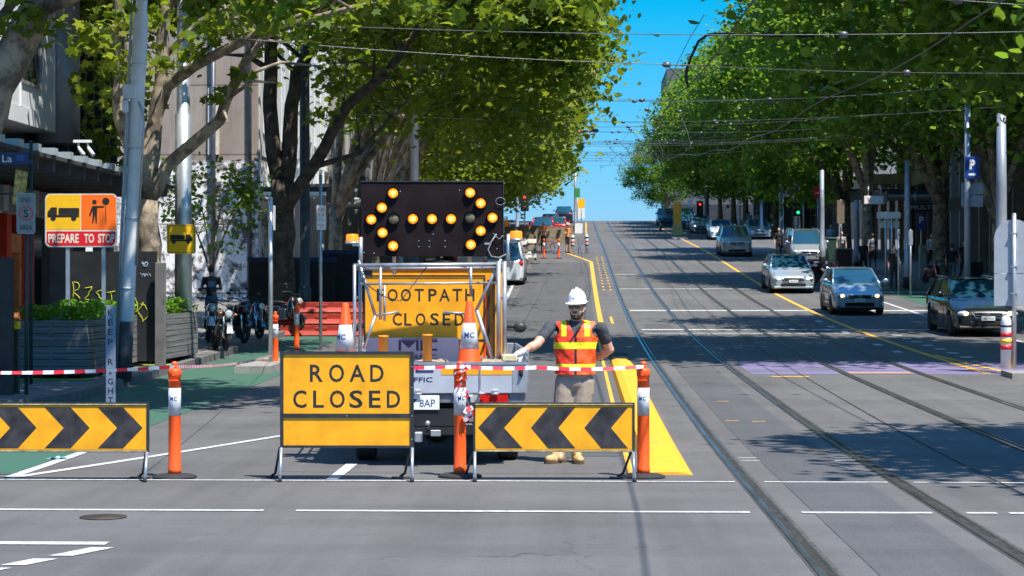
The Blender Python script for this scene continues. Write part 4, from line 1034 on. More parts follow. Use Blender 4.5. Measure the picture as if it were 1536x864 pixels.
put(car('silver white sedan with slanted bright headlights ahead of the red motorcycle',(0,0,0),0,'sedan',SVW,HEADL,'YBW 518',GC,badge=True),1181,81.5)
put(car('champagne compact suv alone in the lane beside the tram tracks',(0,0,0),0,'suv',BEI,None,'TQX 604',GC,rails=True,lower=MATS['trim_dark']),1101,116)
put(car('silver people carrier standing at the kerb behind the red motorcycle',(0,0,0),0,'van',SIL,None,None,GC,rails=True),1206,104)
put(car('white sedan waiting beyond the crossing next to the orange post',(0,0,0),.0,'sedan',WHP,None,'1KD 3PL',GC),1080,150)
put(car('pale silver sedan farthest right at the crossing',(0,0,0),0,'sedan',SIL,None,'ZLP 771',GC),1136,152)
put(car('dark blue car with one lit headlight just below the crest',(0,0,0),0,'suv',BLU,None,None,GC),999,196)
put(car('blue car partly hidden behind the orange post',(0,0,0),0,'van',BLU,HEADL,None,GC),1028,186)
put(car('small light blue car between the orange post and the white sedan',(0,0,0),0,'hatch',SILB,HEADL,None,GC),1050,172)
GL='cars queued up the hill on the left'
put(car('red car seen from behind beyond the road workers',(0,0,0),PI,'suv',REDP,None,None,GL,rear=True),815,150,PI)
put(car('dark blue suv seen from behind at the crest',(0,0,0),PI,'suv',NVY,None,None,GL,rear=True),846,205,PI)
put(car('blue car queued left of the dark suv',(0,0,0),PI,'sedan',BLU,None,None,GL,rear=True),826,182,PI)
put(car('red hatchback queued just right of and beyond the first red car',(0,0,0),PI,'hatch',REDP,None,None,GL,rear=True),836,165,PI)
put(car('white van parked ahead of the truck with its right wheels showing',(0,0,0),PI,'van',WHP,None,None,GL,rear=True),758,88,PI)
put(car('parked grey car half hidden below the arrow board',(0,0,0),PI,'sedan',SIL,None,None,GL,rear=True),712,96,PI)
put(car('parked red car low behind the truck cage',(0,0,0),PI,'hatch',REDP,None,None,GL,rear=True),690,112,PI)

# ================================================================== MOTORCYCLES AND BICYCLES
def motorcycle(label,loc,rz,col,fair=None,group=None,lean=.12,scooter=False):
    t=thing('motorcycle' if not scooter else 'motor_scooter',label,'motorcycle',loc,rz,group); t.rotation_euler=(0,lean,rz)
    rw=.30 if not scooter else .22; wb=1.32 if not scooter else 1.15
    for y in (-wb/2,wb/2):
        g=MB(); prof_=[]; 
        for k in range(9): a=2*PI*k/8; prof_.append((rw-.05+.05*math.cos(a),.05*math.sin(a)*(1.0 if y<0 else 1.3)))
        g.lathe(prof_,(0,y,rw),26,'x',cap=False); wh=g.build('wheel',RUBBER,t)
        g=MB(); g.lathe([(rw-.09,-.02),(rw-.08,-.03),(rw-.08,.03),(rw-.09,.02),(rw-.09,-.02)],(0,y,rw),20,'x',cap=False); g.lathe([(0,-.05),(.05,-.05),(.05,.05),(0,.05)],(0,y,rw),12,'x')
        for k in range(5): a=2*PI*k/5; g.tube((0,y,rw),(0,y+(rw-.08)*math.cos(a),rw+(rw-.08)*math.sin(a)),.012,n=5)
        g.lathe([(.0,.045),(.11,.045),(.11,.05),(0,.05)],(0,y,rw),18,'x'); g.build('rim',BLACK,wh)
    g=MB()
    g.path([(-.08,-wb/2,rw),(-.09,-wb/2+.28,.86),(.09,-wb/2+.28,.86),(.08,-wb/2,rw),(-.08,-wb/2,rw)],[.026,.03,.03,.026,.02],8)
    g.build('front_fork',CHROME,t)
    g=MB(); vs=[]; 
    for k in range(9):
        a=R(20+k*17); 
        for x in (-.06,0,.06): vs.append((x,-wb/2-math.cos(a)*(rw+.035),rw+math.sin(a)*(rw+.035)-(abs(x)*.25)))
    g.add(vs,[(3*k+j,3*k+j+1,3*k+j+4,3*k+j+3) for k in range(8) for j in range(2)],True)
    g.build('mudguard',col,t)
    g=MB(); g.ell((0,-.05,.80) if not scooter else (0,-.28,.62),(.14,.27,.13) if not scooter else (.17,.12,.32)); 
    if scooter: g.box(-.16,.16,-.25,.2,.28,.34,.03); g.ell((0,.38,.55),(.17,.38,.17))
    elif fair: g.ell((0,-.42,.82),(.17,.2,.2)); g.ell((0,-.15,.55),(.16,.3,.17)); g.ell((0,.62,.86),(.09,.22,.06))
    g.build('tank' if not scooter else 'fairing',col,t)
    g=MB(); g.ell((0,.36,.80 if not scooter else .75),(.13,.34,.06)); g.build('seat',BLACK,t)
    g=MB(); g.box(-.15,.15,-.2,.2,.28,.6,.06); g.tube((0,.0,.46),(0,.0,.7),.09); 
    for k in range(5): g.box(-.10,.10,-.10,.10,.56+k*.03,.57+k*.03)
    g.path([(0,wb/2,rw),(0,.2,.45),(0,-.1,.7)],.03,6); g.path([(.1,-.1,.5),(.15,.0,.28),(.15,.5,.32),(.16,.75,.4)],[.025,.025,.045,.045],8); g.box(-.07,.07,.6,.85,.62,.68,.02); g.tube((-.03,.1,.3),(-.25,.2,.0),.012)
    g.build('engine',[M('engine_grey',(.06,.06,.065),.4,.6,.3,20)],t)
    hb=1.02 if not scooter else 1.0
    g=MB(); g.path([(-.38,-.22,hb),(-.22,-.33,hb+.02),(0,-.36,hb-.04),(.22,-.33,hb+.02),(.38,-.22,hb)],.014,7)
    for s in (-1,1): g.path([(s*.38,-.22,hb),(s*.26,-.29,hb+.01)],.02,7); g.path([(s*.25,-.32,hb),(s*.32,-.32,hb+.16)],.006,5); g.ell((s*.34,-.32,hb+.20),(.06,.015,.04))
    g.build('handlebar',BLACK,t)
    g=MB(); g.lathe([(.0,.0),(.05,.01),(.095,.07),(.10,.10),(.09,.105),(.0,.11)],(0,-.55,hb-.2),18,'y'); g.T=None
    g.m=1; g.ell((0,-.545,hb-.2),(.085,.03,.085)); g.build('headlight',[BLACK,LENS],t)
    for s in (-1,1):
        g=MB(); g.ell((s*.17,-.45,hb-.2),(.035,.03,.025)); g.build('indicator',BEAC if False else M('indicator_orange',(.75,.18,.02),.25,0,.1,coat=.5),t)
    return t
GM='motorcycles parked on the left footpath'
def onf(px,d): x,y=W(px,d); return (x,y,gz(y)+.146)
motorcycle('silver and black motorcycle with a round headlight, nearest the street',onf(330,44.3),.35,M('tank_silver',(.40,.42,.45),.3,.4,0,coat=.8),group=GM)
motorcycle('dark blue motorcycle parked just behind the silver one',onf(352,47.5),.5,NVY,True,GM)
motorcycle('blue and grey scooter at the right end of the parked row',onf(373,49.5),.6,BLU,None,GM,scooter=True)
motorcycle('black scooter half hidden behind the thin steel pole',onf(425,53.5),.9,BLK,None,GM,scooter=True)
motorcycle('white tank motorcycle mostly hidden behind the silver one, below the man in black',onf(312,48),.2,M('tank_white',(.6,.6,.6),.3,0,0,coat=.8),group=GM)
motorcycle('red and white sport motorcycle parked across the lane beside the silver people carrier',on(1226,87),-1.15,REDP,True)
motorcycle('red motorcycle with a fork pointing right behind the sky-tinted silver hatchback',on(1240,85.5),1.2,REDP,True)
motorcycle('motorcycle with a lit lamp riding down beside the orange post',on(991,178),0,BLK,True)
motorcycle('parked motor scooter with a red top near the plane tree trunk on the right',on(1397,84,.14),.3,REDP,None,scooter=True)
def bicycle(label,loc,rz):
    t=thing('bicycle',label,'bicycle',loc,rz,'bicycles by the far road works')
    for y in (-.52,.52):
        g=MB(); g.lathe([(.33+.018*math.cos(a),.018*math.sin(a)) for a in [2*PI*k/6 for k in range(7)]],(0,y,.345),22,'x',cap=False)
        for k in range(8): a=2*PI*k/8; g.tube((0,y,.345),(0,y+.32*math.cos(a),.345+.32*math.sin(a)),.004,n=4)
        g.build('wheel',RUBBER,t)
    g=MB(); g.path([(0,-.52,.345),(0,-.4,.78)],.018,6); g.path([(0,-.38,.72),(0,.05,.3),(0,.52,.345),(0,.18,.78),(0,-.38,.72)],.018,6); g.path([(0,.05,.3),(0,.2,.9)],.015,6); g.build('frame',M('bike_purple',(.25,.05,.3),.4),t)
    g=MB(); g.ell((0,.21,.93),(.07,.13,.03)); g.build('saddle',BLACK,t)
    g=MB(); g.path([(-.27,-.3,.98),(0,-.4,.95),(.27,-.3,.98)],.013,6); g.tube((0,-.4,.78),(0,-.4,.96),.014); g.build('handlebar',BLACK,t)
    return t
bicycle('bicycle held by the left of the two far workers',on(822,118.5),.9)
bicycle('bicycle carrying the dark clad cyclist above the right beacon',on(787,112),-.9)
# people
figure('distant worker in orange vest and shorts standing with hands forward, right of the pair',on(851,119.5),.9,1.78,M('hi_vis_orange',(1.0,.26,.01),.5),M('navy_shorts',(.015,.02,.045),.8),hat=WHITE,vest=True,arms='front',shorts=True,group='road workers far up the street')
figure('distant worker in orange vest with white hard hat beside the bicycle, left of the pair',on(815,121),.4,1.8,M('hi_vis_orange',(1,1,1)),BLACK,hat=WHITE,vest=True,arms='front',group='road workers far up the street')
figure('dark clad cyclist bending over the handlebar above the right beacon',on(781,113,.12),-.9,1.7,TEE,BLACK,pose='sit',arms='bars',hat=BLACK,lean=.3)
wt=figure('man in a black t-shirt with a blue print standing behind the parked motorcycles',onf(317,51.5),PI+.25,1.76,BLACK,M('jeans',(.05,.12,.22),.8),arms='front')
g=MB(); g.box(-.10,.10,.112,.118,1.22,1.36); g.build('shirt_print',M('print_blue',(.04,.10,.20),.8),wt)
PG='pedestrians along the right footpath'
TS=lambda n,c: M('cloth_'+n,c,.85,0,.2,10)
def ped(px,d,l,top,bot,**k): x,y=W(px,d); return figure(l,(x,y,gz(y)+.145),k.pop('rz',.1),k.pop('h',1.72),top,bot,group=PG,**k)
ped(1124,168,'pedestrian in pale blue walking beyond the silver sedan',TS('pale_blue',(.35,.5,.65)),TS('pale_blue',(1,1,1)),pose='walk')
ped(1136,166,'pedestrian in white top just right of the one in pale blue',TS('white',(.65,.62,.6)),TS('dark',(.03,.03,.04)),pose='walk',rz=PI)
ped(1246,112,'pedestrian in a light shirt against the pale shopfront under the green signal',TS('pale_blue',(1,1,1)),TS('dark',(1,1,1)),pose='walk')
ped(1295,88,'pedestrian with blond hair and dark coat walking past the brown bin',TS('dark',(1,1,1)),TS('black',(.012,.012,.014)),pose='walk',longhair=True,hair=M('hair_blond',(.42,.28,.11),.6))
ped(1341,79,'pedestrian in black standing behind the pair of thin sign posts',TS('black',(1,1,1)),TS('black',(1,1,1)))
ped(1309,96,'pedestrian in grey walking behind the blond one',TS('grey',(.12,.13,.16)),TS('dark',(1,1,1)),pose='walk',rz=PI)
ped(1397,96,'pedestrian in a white top half hidden by the plane tree trunk',TS('white',(1,1,1)),TS('black',(1,1,1)),pose='walk')
ped(1428,82,'pedestrian in dark jacket and grey trousers right of the thick tree trunk',TS('black',(1,1,1)),TS('grey',(1,1,1)),pose='walk',rz=2.9)
ped(1446,86,'pedestrian in dark clothes behind the post with the blue parking sign',TS('dark',(1,1,1)),TS('dark',(1,1,1)),pose='walk')
ped(1262,100,'pedestrian in black and white stripes beside the brown bin',TS('stripe',(.3,.3,.3)),TS('dark',(1,1,1)))
ped(1168,106,'person in black standing at the door of the silver people carrier',TS('black',(1,1,1)),TS('black',(1,1,1)))
for i,(px,d,l) in enumerate(((760,150,'small figure in orange at the far barricades left of the red car'),)):
    figure(l,on(px,d),0,1.7,MATS['hi_vis_orange'],BLACK,hat=WHITE)

# ================================================================== SIGNS AND POLES NEAR THE LEFT
def pole(g,x,y,z0,z1,r,r1=None,n=12): g.tube((x,y,z0),(x,y,z1),r,r1,n)
def rrect(w,h,r,n=5):
    p=[]
    for cx,cz,a0 in ((w/2-r,h/2-r,0),(-w/2+r,h/2-r,90),(-w/2+r,-h/2+r,180),(w/2-r,-h/2+r,270)):
        for k in range(n+1): a=R(a0+90*k/n); p.append((cx+r*math.cos(a),cz+r*math.sin(a)))
    return p
def plate(g,w,h,r,x,z,y0,y1): g.prism([(x+a,z+b) for a,b in rrect(w,h,r)],y0,y1,'y')
def truck_icon(g,x,y,z,w,flip=1):
    h=w*.42; f=flip
    def q(pts): 
        p=[(x+f*a*w,z+b*w) for a,b in pts]; g.poly(p if f>0 else p[::-1],y)
    q([(-.15,-.02),(.5,-.02),(.5,.19),(-.15,.19)]); q([(-.5,-.10),(.5,-.10),(.5,-.03),(-.5,-.03)]); q([(-.5,-.10),(-.20,-.10),(-.20,.21),(-.38,.21),(-.5,.06)])
    g.disc(x-f*.32*w,y-.001,z-.13*w,.085*w); g.disc(x+f*.33*w,y-.001,z-.13*w,.085*w)
SY=M('sign_yellow',(.93,.52,.01),.4,0,.05); SO=M('sign_orange',(.95,.17,.01),.4,0,.05); SR=M('sign_red',(.70,.012,.02),.4,0,.05); CREAM=M('sign_cream',(.82,.78,.66),.5,0,.08)
# prepare to stop
d=36.5; s_=F/d; x,y=W(121.5,d); t=thing('prepare_to_stop_sign','yellow, orange and red roadworks sign PREPARE TO STOP on two posts behind the planter','road sign',(x,y,gz(y)+.14),TH*.5)
zz=lambda p:HC-(p-430)/s_-(gz(y)+.14); xx=lambda p:(p-121.5)/s_
g=MB(); 
for px in (101,155): g.box(xx(px)-.035,xx(px)+.035,.02,.06,0,zz(300))
g.build('post',STEEL,t)
g=MB(); plate(g,109/s_,81/s_,.10,0,zz(330.5),-.0,.015); g.m=1
g.m=1; g.prism([(a+0,b+zz(330.5)) for a,b in rrect(107/s_,79/s_,.09) if True],-.003,-.0005)
# upper fields
zt,zm,zb_=zz(292),zz(344.5),zz(369.5); xl,xr=xx(69),xx(174.5)
g.m=2; g.add([(xl,-.006,zm),(xx(121.5)-.006,-.006,zm),(xx(121.5)-.006,-.006,zt),(xl+.06,-.006,zt),(xl,-.006,zt-.06)],[(0,1,2,3,4)])
g.m=3; g.add([(xx(121.5)+.006,-.006,zm),(xr,-.006,zm),(xr,-.006,zt-.06),(xr-.06,-.006,zt),(xx(121.5)+.006,-.006,zt)],[(0,1,2,3,4)])
g.m=4; g.add([(xl+.01,-.006,zb_+.07),(xl+.07,-.006,zb_+.01),(xr-.07,-.006,zb_+.01),(xr-.01,-.006,zb_+.07),(xr-.01,-.006,zm-.03),(xl+.01,-.006,zm-.03)],[(0,1,2,3,4,5)])
g.m=1; 
for i,(wd,a,b) in enumerate((('PREPARE',71,118),('TO',125,141),('STOP',146,172))): g.text(wd,(xx(a)+xx(b))/2+.01,-.009,zz(357.5),(b-a-1)/s_,.165,.025)
g.m=5; truck_icon(g,xx(95),-.009,zz(321),.58)
X=xx(142); g.disc(X,-.009,zz(303),.042); g.poly([(X-.06,zz(313)),(X-.035,zz(309)),(X+.05,zz(309)),(X+.045,zz(323)),(X+.045,zz(335)),(X+.02,zz(335)),(X+.005,zz(322)),(X-.02,zz(335)),(X-.045,zz(335)),(X-.03,zz(322)),(X-.035,zz(316)),(X-.08,zz(325)),(X-.1,zz(323))][::-1],-.009)
g.poly([(X+.04,zz(312)),(X+.18,zz(311)),(X+.18,zz(309)),(X+.04,zz(309))],-.0092); g.disc(xx(159),-.009,zz(302),.066); g.box(xx(159)-.005,xx(159)+.005,-.0095,-.009,zz(334),zz(302))
g.build('panel',[STEEL,CREAM,SY,SO,SR,SIGNBLK],t)
# END S AREA
d=30.5; s_=F/d; x,y=W(39,d); t=thing('no_stopping_sign','small grey sign END S AREA on a thin dark pole at the left edge','road sign',(x,y,gz(y)+.14),.12)
zb=gz(y)+.14; Z=lambda p:HC-(p-430)/s_-zb
g=MB(); pole(g,0,.03,0,Z(288),.028); g.build('post',M('pole_dark',(.05,.055,.055),.5,.3,.2),t)
g=MB(); plate(g,.275,.62,.04,0,Z(320),-.002,.004); g.m=1; plate(g,.262,.607,.035,0,Z(320),-.0045,-.0025)
g.m=2; g.text('END',0,-.006,Z(300),.15,.075,.01); g.text('AREA',0,-.006,Z(341),.19,.075,.01); g.text('S',0,-.006,Z(320),.075,.125,.02); g.m=3; g.ringd(0,-.0065,Z(320),.105,.016)
g.build('panel',[STEEL,M('sign_grey',(.26,.25,.24),.5,0,.1),SIGNBLK,SR],t)
# street name
d=33; s_=F/d; x,y=W(46,d); zb=gz(y)+.14; t=thing('street_name_sign','dark blue street name blade with the letters La at the left edge','street sign',(x,y,zb),.05); Z=lambda p:HC-(p-430)/s_-zb
g=MB(); pole(g,0,.03,0,Z(213),.03); g.ell((0,.03,Z(213)),(.035,.035,.03)); g.build('post',M('pole_green',(.03,.055,.05),.5,.3,.2),t)
g=MB(); g.box(-.95,-.03,-.01,.01,Z(247),Z(228),.004); g.box(-.03,.03,-.02,.05,Z(246),Z(240)); g.m=1; g.text('La',-.385,-.0115,Z(238),.16,.12,.01); g.text('Ln',-.7,-.0115,Z(238),.16,.12,.01); 
g.m=2; g.box(-.23,-.10,-.0125,-.011,Z(241),Z(232)); g.build('name_blade',[M('blade_blue',(.012,.03,.13),.4),CREAM,M('crest_blue',(.04,.10,.30),.5)],t)
# KEEP RIGHT
d=28.6; s_=F/d; x,y=W(166,d); zb=gz(y)+.14*(y>29); t=thing('keep_right_post','slim bluish grey upright board with the letters KEEP RIGHT one above the other','road sign',(x,y,0),.0); Z=lambda p:HC-(p-430)/s_
g=MB(); g.box(-.07,.07,-.012,.012,-.02,Z(458),.006); g.m=1
for ch,py in zip('KEEPRIGHT',(469,483.5,498,513,542.5,557,572,586,600)): 
    g.text(ch,0,-.0145,Z(py)*1.0,.026 if ch=='I' else .075,.085,.012)
g.build('board',[M('board_blue_grey',(.16,.19,.27),.5,0,.15,8),SIGNBLK],t)
# leaning utility pole with boxes
p0=Vector((*W(186,34.5),0)); p0.z=gz(p0.y)+.1; p1=Vector(W(219,34.0)+(HC+(430+130)/ (F/34.0),))
t=thing('utility_pole','leaning white steel pole with conduits and a junction box between the planters','pole',(0,0,0))
g=MB(); P=lambda f:p0.lerp(p1,f); g.path([P(0),P(.25),P(.52),P(.53),P(.78),P(.79),P(1)],[.125,.12,.11,.13,.125,.10,.09],16); g.m=1; g.path([P(-.0),P(.13)],[.127,.126],16); g.build('shaft',[WPAINT,M('base_dark',(.06,.055,.06),.6,0,.3)],t)
g=MB(); o_=Vector((-.16,-.04,0)); g.path([P(.0)+o_*.95,P(.3)+o_,P(.6)+o_,P(1)+o_],.022,8); g.path([P(.0)+o_*.7+Vector((0,-.08,0)),P(.6)+o_*.7+Vector((0,-.08,0))],.016,6); q=P(.60)
g.path([q+Vector((.05,-.12,.0)),q+Vector((.12,-.1,-.15)),q+Vector((.14,-.1,-.4)),P(.25)+Vector((.13,-.05,0))],.018,6)
for f in (.2,.35,.5,.68,.85): g.lathe([(.14,0),(.14,.012)],tuple(P(f)),14)
g.build('conduit',STEEL,t)
q=P(.62)+Vector((-.1,-.16,0)); g=MB(); g.box(q.x-.11,q.x+.11,q.y-.06,q.y+.06,q.z-.12,q.z+.12,.012); g.box(q.x-.12,q.x-.02,q.y-.05,q.y+.03,q.z-.36,q.z-.14,.012); g.build('junction_box',WPAINT,t)
# thick galvanised pole with the small truck sign
d=41.5; s_=F/d; x,y=W(275,d); zb=gz(y)+.14; Z=lambda p:HC-(p-430)/s_-zb
t=thing('light_pole','thick galvanised steel pole carrying a small yellow truck sign','pole',(x,y,zb))
g=MB(); g.path([(0,0,0),(0,0,Z(172)),(0,0,Z(171)),(0,0,Z(-90))],[.185,.165,.14,.12],20); g.build('shaft',STEEL,t)
g=MB(); 
for pz in (30,55): g.lathe([(.15,-.02),(.155,0),(.15,.02)],(0,0,Z(pz)),16); g.tube((.15,0,Z(pz)),(.5,0,Z(pz)),.02); g.ell((.36,0,Z(pz)),(.05,.05,.05))
g.build('bracket',STEEL,t)
g=MB(); plate(g,.6,.6,.05,0,Z(359),-.21,-.2); g.m=1; g.box(-.28,-.27,-.212,-.21,Z(378),Z(340)) ; 
for q_ in (-1,1): g.box(-.28,.28,-.212,-.2105,Z(359)+q_*.275-.004,Z(359)+q_*.275+.004)
g.box(.27,.28,-.212,-.21,Z(378),Z(340)); truck_icon(g,0,-.2125,Z(359),.46,-1); g.build('truck_sign',[SY,SIGNBLK],t)
# parking sign pole
d=47; s_=F/d; x,y=W(481,d); zb=gz(y); Z=lambda p:HC-(p-430)/s_-zb; t=thing('parking_sign','red and white parking restriction sign on a thin steel pole left of the arrow board','parking sign',(x,y,zb))
g=MB(); pole(g,0,0,0,Z(262),.04); g.build('post',STEEL,t)
g=MB(); g.box(-.09,.13,-.052,-.045,Z(345),Z(308),.002); g.m=1
for a in (-.035,.055): g.ringd(a,-.0535,Z(314.5),.036,.010)
for a in (-.035,.055): g.text('P',a,-.054,Z(314.5),.02,.035,.01)
g.text('7-9',.02,-.0535,Z(323),.13,.05,.01); g.text('MON-FRI',.02,-.0535,Z(330),.16,.03); g.box(-.06,.10,-.0535,-.053,Z(338),Z(337)); g.text('P',.02,-.0535,Z(341),.04,.045,.01)
g.build('panel',[WHITE,SR],t)
# thin pole
d=40; s_=F/d; x,y=W(406,d); zb=gz(y)+.12; Z=lambda p:HC-(p-430)/s_-zb; t=thing('sign_pole','thin steel pole with a sign seen edge-on, standing on the kerb island','pole',(x,y,zb))
g=MB(); pole(g,0,0,0,Z(298),.045); g.ell((0,0,Z(298)),(.05,.05,.04)); g.build('post',STEEL,t); g=MB(); g.box(.05,.058,-.03,.25,Z(345),Z(308)); g.build('panel',WHITE,t)
g=MB(); g.box(-.02,.02,.0,.03,0,.1); 
# dark street pole
def street_pole(px,d,top,r,label,m,off=.14,arm=None,col=None):
    x,y=W(px,d); zb=gz(y)+off; t=thing('street_pole',label,'pole',(x,y,zb),0,'poles along the street'); Z=HC-(top-430)*d/F-zb
    g=MB(); g.path([(0,0,0),(0,0,1.0),(0,0,1.05),(0,0,Z*.6),(0,0,Z)],[r*1.25,r*1.2,r,r*.9,r*.75],12); g.build('shaft',m,t)
    g=MB(); g.lathe([(r*1.3,0),(r*1.3,.45),(r*1.2,.5)],n=12); g.build('base_sleeve',BLACK,t)
    if arm: g=MB(); g.path([(0,0,Z*.97),(arm*.6,0,Z*1.02),(arm,0,Z*1.02)],.04,8); g.box(min(arm,arm*1.25),max(arm,arm*1.25),-.12,.12,Z*1.01,Z*1.03,.02); g.build('lamp_arm',m,t)
    return t
DKP=M('pole_charcoal',(.09,.10,.12),.45,.3,.2,4); GRP=M('pole_grey_paint',(.30,.34,.40),.45,.3,.12,4)
street_pole(457,58,-80,.16,'dark round pole between the forked tree trunks left of the arrow board',DKP)
street_pole(622,76,-60,.17,'dark pole rising just above the arrow board',DKP)
street_pole(600,84,0,.14,'pale pole left of the dark one above the arrow board',GRP)
street_pole(716,112,100,.17,'pole above the right half of the arrow board',GRP)
street_pole(863,172,252,.13,'slim pole with hanging signs at the crest, left side',GRP)
street_pole(776,140,260,.12,'short pole right of the arrow board near the red signal',GRP)
street_pole(1502,67,170,.20,'thick blue grey pole behind the black wagon',GRP,off=.0)
street_pole(1172,124,240,.15,'tall grey pole right of the champagne suv',GRP)
street_pole(1361,80,240,.13,'steel pole right of the pedestrian in black',GRP)
street_pole(1285,94,300,.14,'grey pole with black foot beside the blond pedestrian',GRP)
street_pole(1233,100,255,.13,'pole with black foot right of the silver people carrier',GRP)
street_pole(1109,168,250,.12,'white twin pole behind the white sedan',WPAINT)
street_pole(1060,175,255,.2,'dark blue pole behind the white sedan',DKP)
street_pole(1142,150,300,.13,'slim pole behind the pale silver sedan',GRP)
# parking P pole on the right
x,y=W(1451,76); zb=gz(y)+.14; s_=F/76; Z=lambda p:HC-(p-430)/s_-zb; t=thing('parking_sign','blue P sign with a white arrow on a grey pole above the black wagon','parking sign',(x,y,zb))
g=MB(); pole(g,0,0,0,Z(150),.13,.11); g.build('post',GRP,t); g=MB(); g.box(-.12,.42,-.16,-.145,Z(268),Z(235),.005); g.m=1; g.text('P',.16,-.1625,Z(247),.22,.36,.05); g.text('P',.16,-.162,Z(247),.22,.36,.02); g.poly([(.02,Z(263.5)),(.2,Z(263.5)),(.2,Z(265)),(.32,Z(262)),(.2,Z(259)),(.2,Z(260.5)),(.02,Z(260.5))],-.1625)
g.build('panel',[M('parking_blue',(.01,.05,.25),.4),WHITE],t)
g=MB(); g.box(-.2,.62,.13,.15,Z(291),Z(274)); g.box(-.2,.62,.13,.15,Z(310),Z(293)); g.tube((-.2,.16,Z(292)),(.6,.16,Z(292)),.02); g.build('sign_back',[GRP],t)
def small_sign(px,d,ptop,pbot,w,label,face,txt=None,tm=None,posts=(0,),back=False,off=.14,ground_off=None):
    x,y=W(px,d); zb=gz(y)+off; Z=lambda p:HC-(p-430)*d/F-zb; t=thing('road_sign',label,'road sign',(x,y,zb))
    g=MB(); 
    for p in posts: pole(g,p,.03,0,Z(ptop)+.02,.035,n=8)
    g.build('post',STEEL,t)
    g=MB(); plate(g,w,abs(Z(ptop)-Z(pbot)),.04,0,(Z(ptop)+Z(pbot))/2,-.012,-.004)
    if txt:
        for s,dx,dz,w_,h_ in txt: g.m=1; g.text(s,dx,-.0145,(Z(ptop)+Z(pbot))/2+dz,w_,h_,.02)
    g.build('panel',[face]+([tm] if tm else []),t); return t
small_sign(1382,88,322,345,.42,'small blue and white P sign above a parking meter',MATS['parking_blue'],[('P',0,.1,.2,.3)],WHITE)
small_sign(1333,80,318,328,.95,'pale horizontal sign on two thin posts',M('pale_green_sign',(.45,.52,.48),.5),None,None,(-.12,.12))
small_sign(1334,80.3,331,342,.8,'second pale sign below the first on the two thin posts',MATS['pale_green_sign'],None,None,(-.12,.12))
small_sign(1348,78,345,352,.1,'slim bare post right of the two-post sign',STEEL,off=.0)
small_sign(1366,77,345,368,.16,'narrow blue grey meter sign on a thin post',GRP,off=.0)
small_sign(1261,96,300,335,.36,'tan upright signboard above the brown bin',M('tan_board',(.20,.15,.11),.6))
small_sign(1227,112,281,297,.50,'red square shop sign on the right near the green signal',SR,[('salon',0,0,.3,.1)],WHITE)
small_sign(1205,125,283,290,.6,'small blue street name sign on the right',MATS['parking_blue'])
small_sign(868,119,335,350,.46,'white square sign with a dark arrow right of the far workers',WHITE,off=0)
small_sign(872,172,298,312,.6,'round yellow sign at the crest on the left',SY,off=0)
small_sign(872,173,312,328,.6,'white sign below the yellow one at the crest',WHITE,off=0)
small_sign(866,171,282,296,.45,'green and dark sign on the slim crest pole',M('sign_green',(.05,.25,.08),.5),off=0)
small_sign(1035,160,300,310,.4,'white topped pole sign right of the orange post',WHITE,off=0)
small_sign(1031,165,312,322,.5,'red and green sign behind the orange post',MATS['sign_green'],off=0)
g=MB();X,Y=W(868,118.9); Zc=HC-(342.5-430)*119/F; 
# parking meter, bins
x,y=W(1384,87.5); t=thing('parking_meter','pale grey parking meter with a green label at the foot of the small P sign','parking meter',(x,y,gz(y)+.14)); g=MB(); g.box(-.16,.16,-.12,.12,0,1.5,.03); g.build('cabinet',M('meter_grey',(.33,.34,.32),.5),t); g=MB(); g.box(-.08,.08,-.13,-.121,1.15,1.35); g.build('label',M('label_green',(.04,.3,.12),.5),t)
x,y=W(1265,93); t=thing('litter_bin','brown slatted litter bin with a pale top','bin',(x,y,gz(y)+.14)); g=MB(); 
for k in range(9): g.box(-.36+k*.08,-.30+k*.08,-.36,.3,.05,1.1)
g.m=1; g.box(-.34,.34,-.33,.28,.02,1.08); g.build('slat_housing',[M('slat_brown',(.10,.065,.045),.7,0,.2),DARK],t); g=MB(); g.box(-.38,.38,-.38,.34,1.1,1.16,.01); g.box(-.1,.1,-.1,.1,1.16,1.4,.02); g.build('lid',MATS['meter_grey'],t)
x,y=W(1250,104); t=thing('rubbish_bin','dark green wheeled rubbish bin on the right footpath','bin',(x,y,gz(y)+.14)); g=MB(); g.prism([(-.25,0),(.25,0),(.32,1.2),(-.32,1.2)],-.3,.3,'y'); g.build('body',M('bin_green',(.015,.05,.035),.5),t); g=MB(); g.box(-.34,.34,-.34,.34,1.2,1.28,.03); g.build('lid',MATS['bin_green'],t)
x,y=W(1464,84); t=thing('rubbish_bin','small black bin at the foot of the columns on the right','bin',(x,y,gz(y)+.14)); g=MB(); g.prism([(-.22,0),(.22,0),(.26,.85),(-.26,.85)],-.25,.25,'y'); g.build('body',BLACK,t); g=MB(); g.box(-.28,.28,-.27,.27,.85,.9,.02); g.build('lid',BLACK,t)
# orange hazard post on the island and bollards
x,y=W(1016,156); t=thing('hazard_post','tall rounded orange hazard post on the median island','bollard',(x,y,gz(y)+.1)); g=MB(); g.prism([(a,b+1.7) for a,b in rrect(.62,2.0,.3,8)],-.12,.12,'y'); g.build('upper_board',M('hazard_orange',(.85,.33,.01),.5),t); g=MB(); g.box(-.40,.40,-.25,.25,0,.9,.08); g.build('foot',M('hazard_foot',(.55,.36,.12),.7,0,.2),t)
x,y=W(1509,38.2); t=thing('bollard','white metal bollard with red and yellow bands on the right median','bollard',(x,y,gz(y)+.1)); g=MB(); g.lathe([(.10,0),(.10,.88),(.095,.93),(.07,.985),(.035,1.01),(0,1.015)],n=24); g.build('body',WPAINT,t)
for z,m in ((.60,SR),(.48,SY),(.36,SR)):
    g=MB(); g.lathe([(.1005,z),(.1015,z),(.1015,z+.085),(.1005,z+.085)],n=24); g.build('reflective_band',m,t)
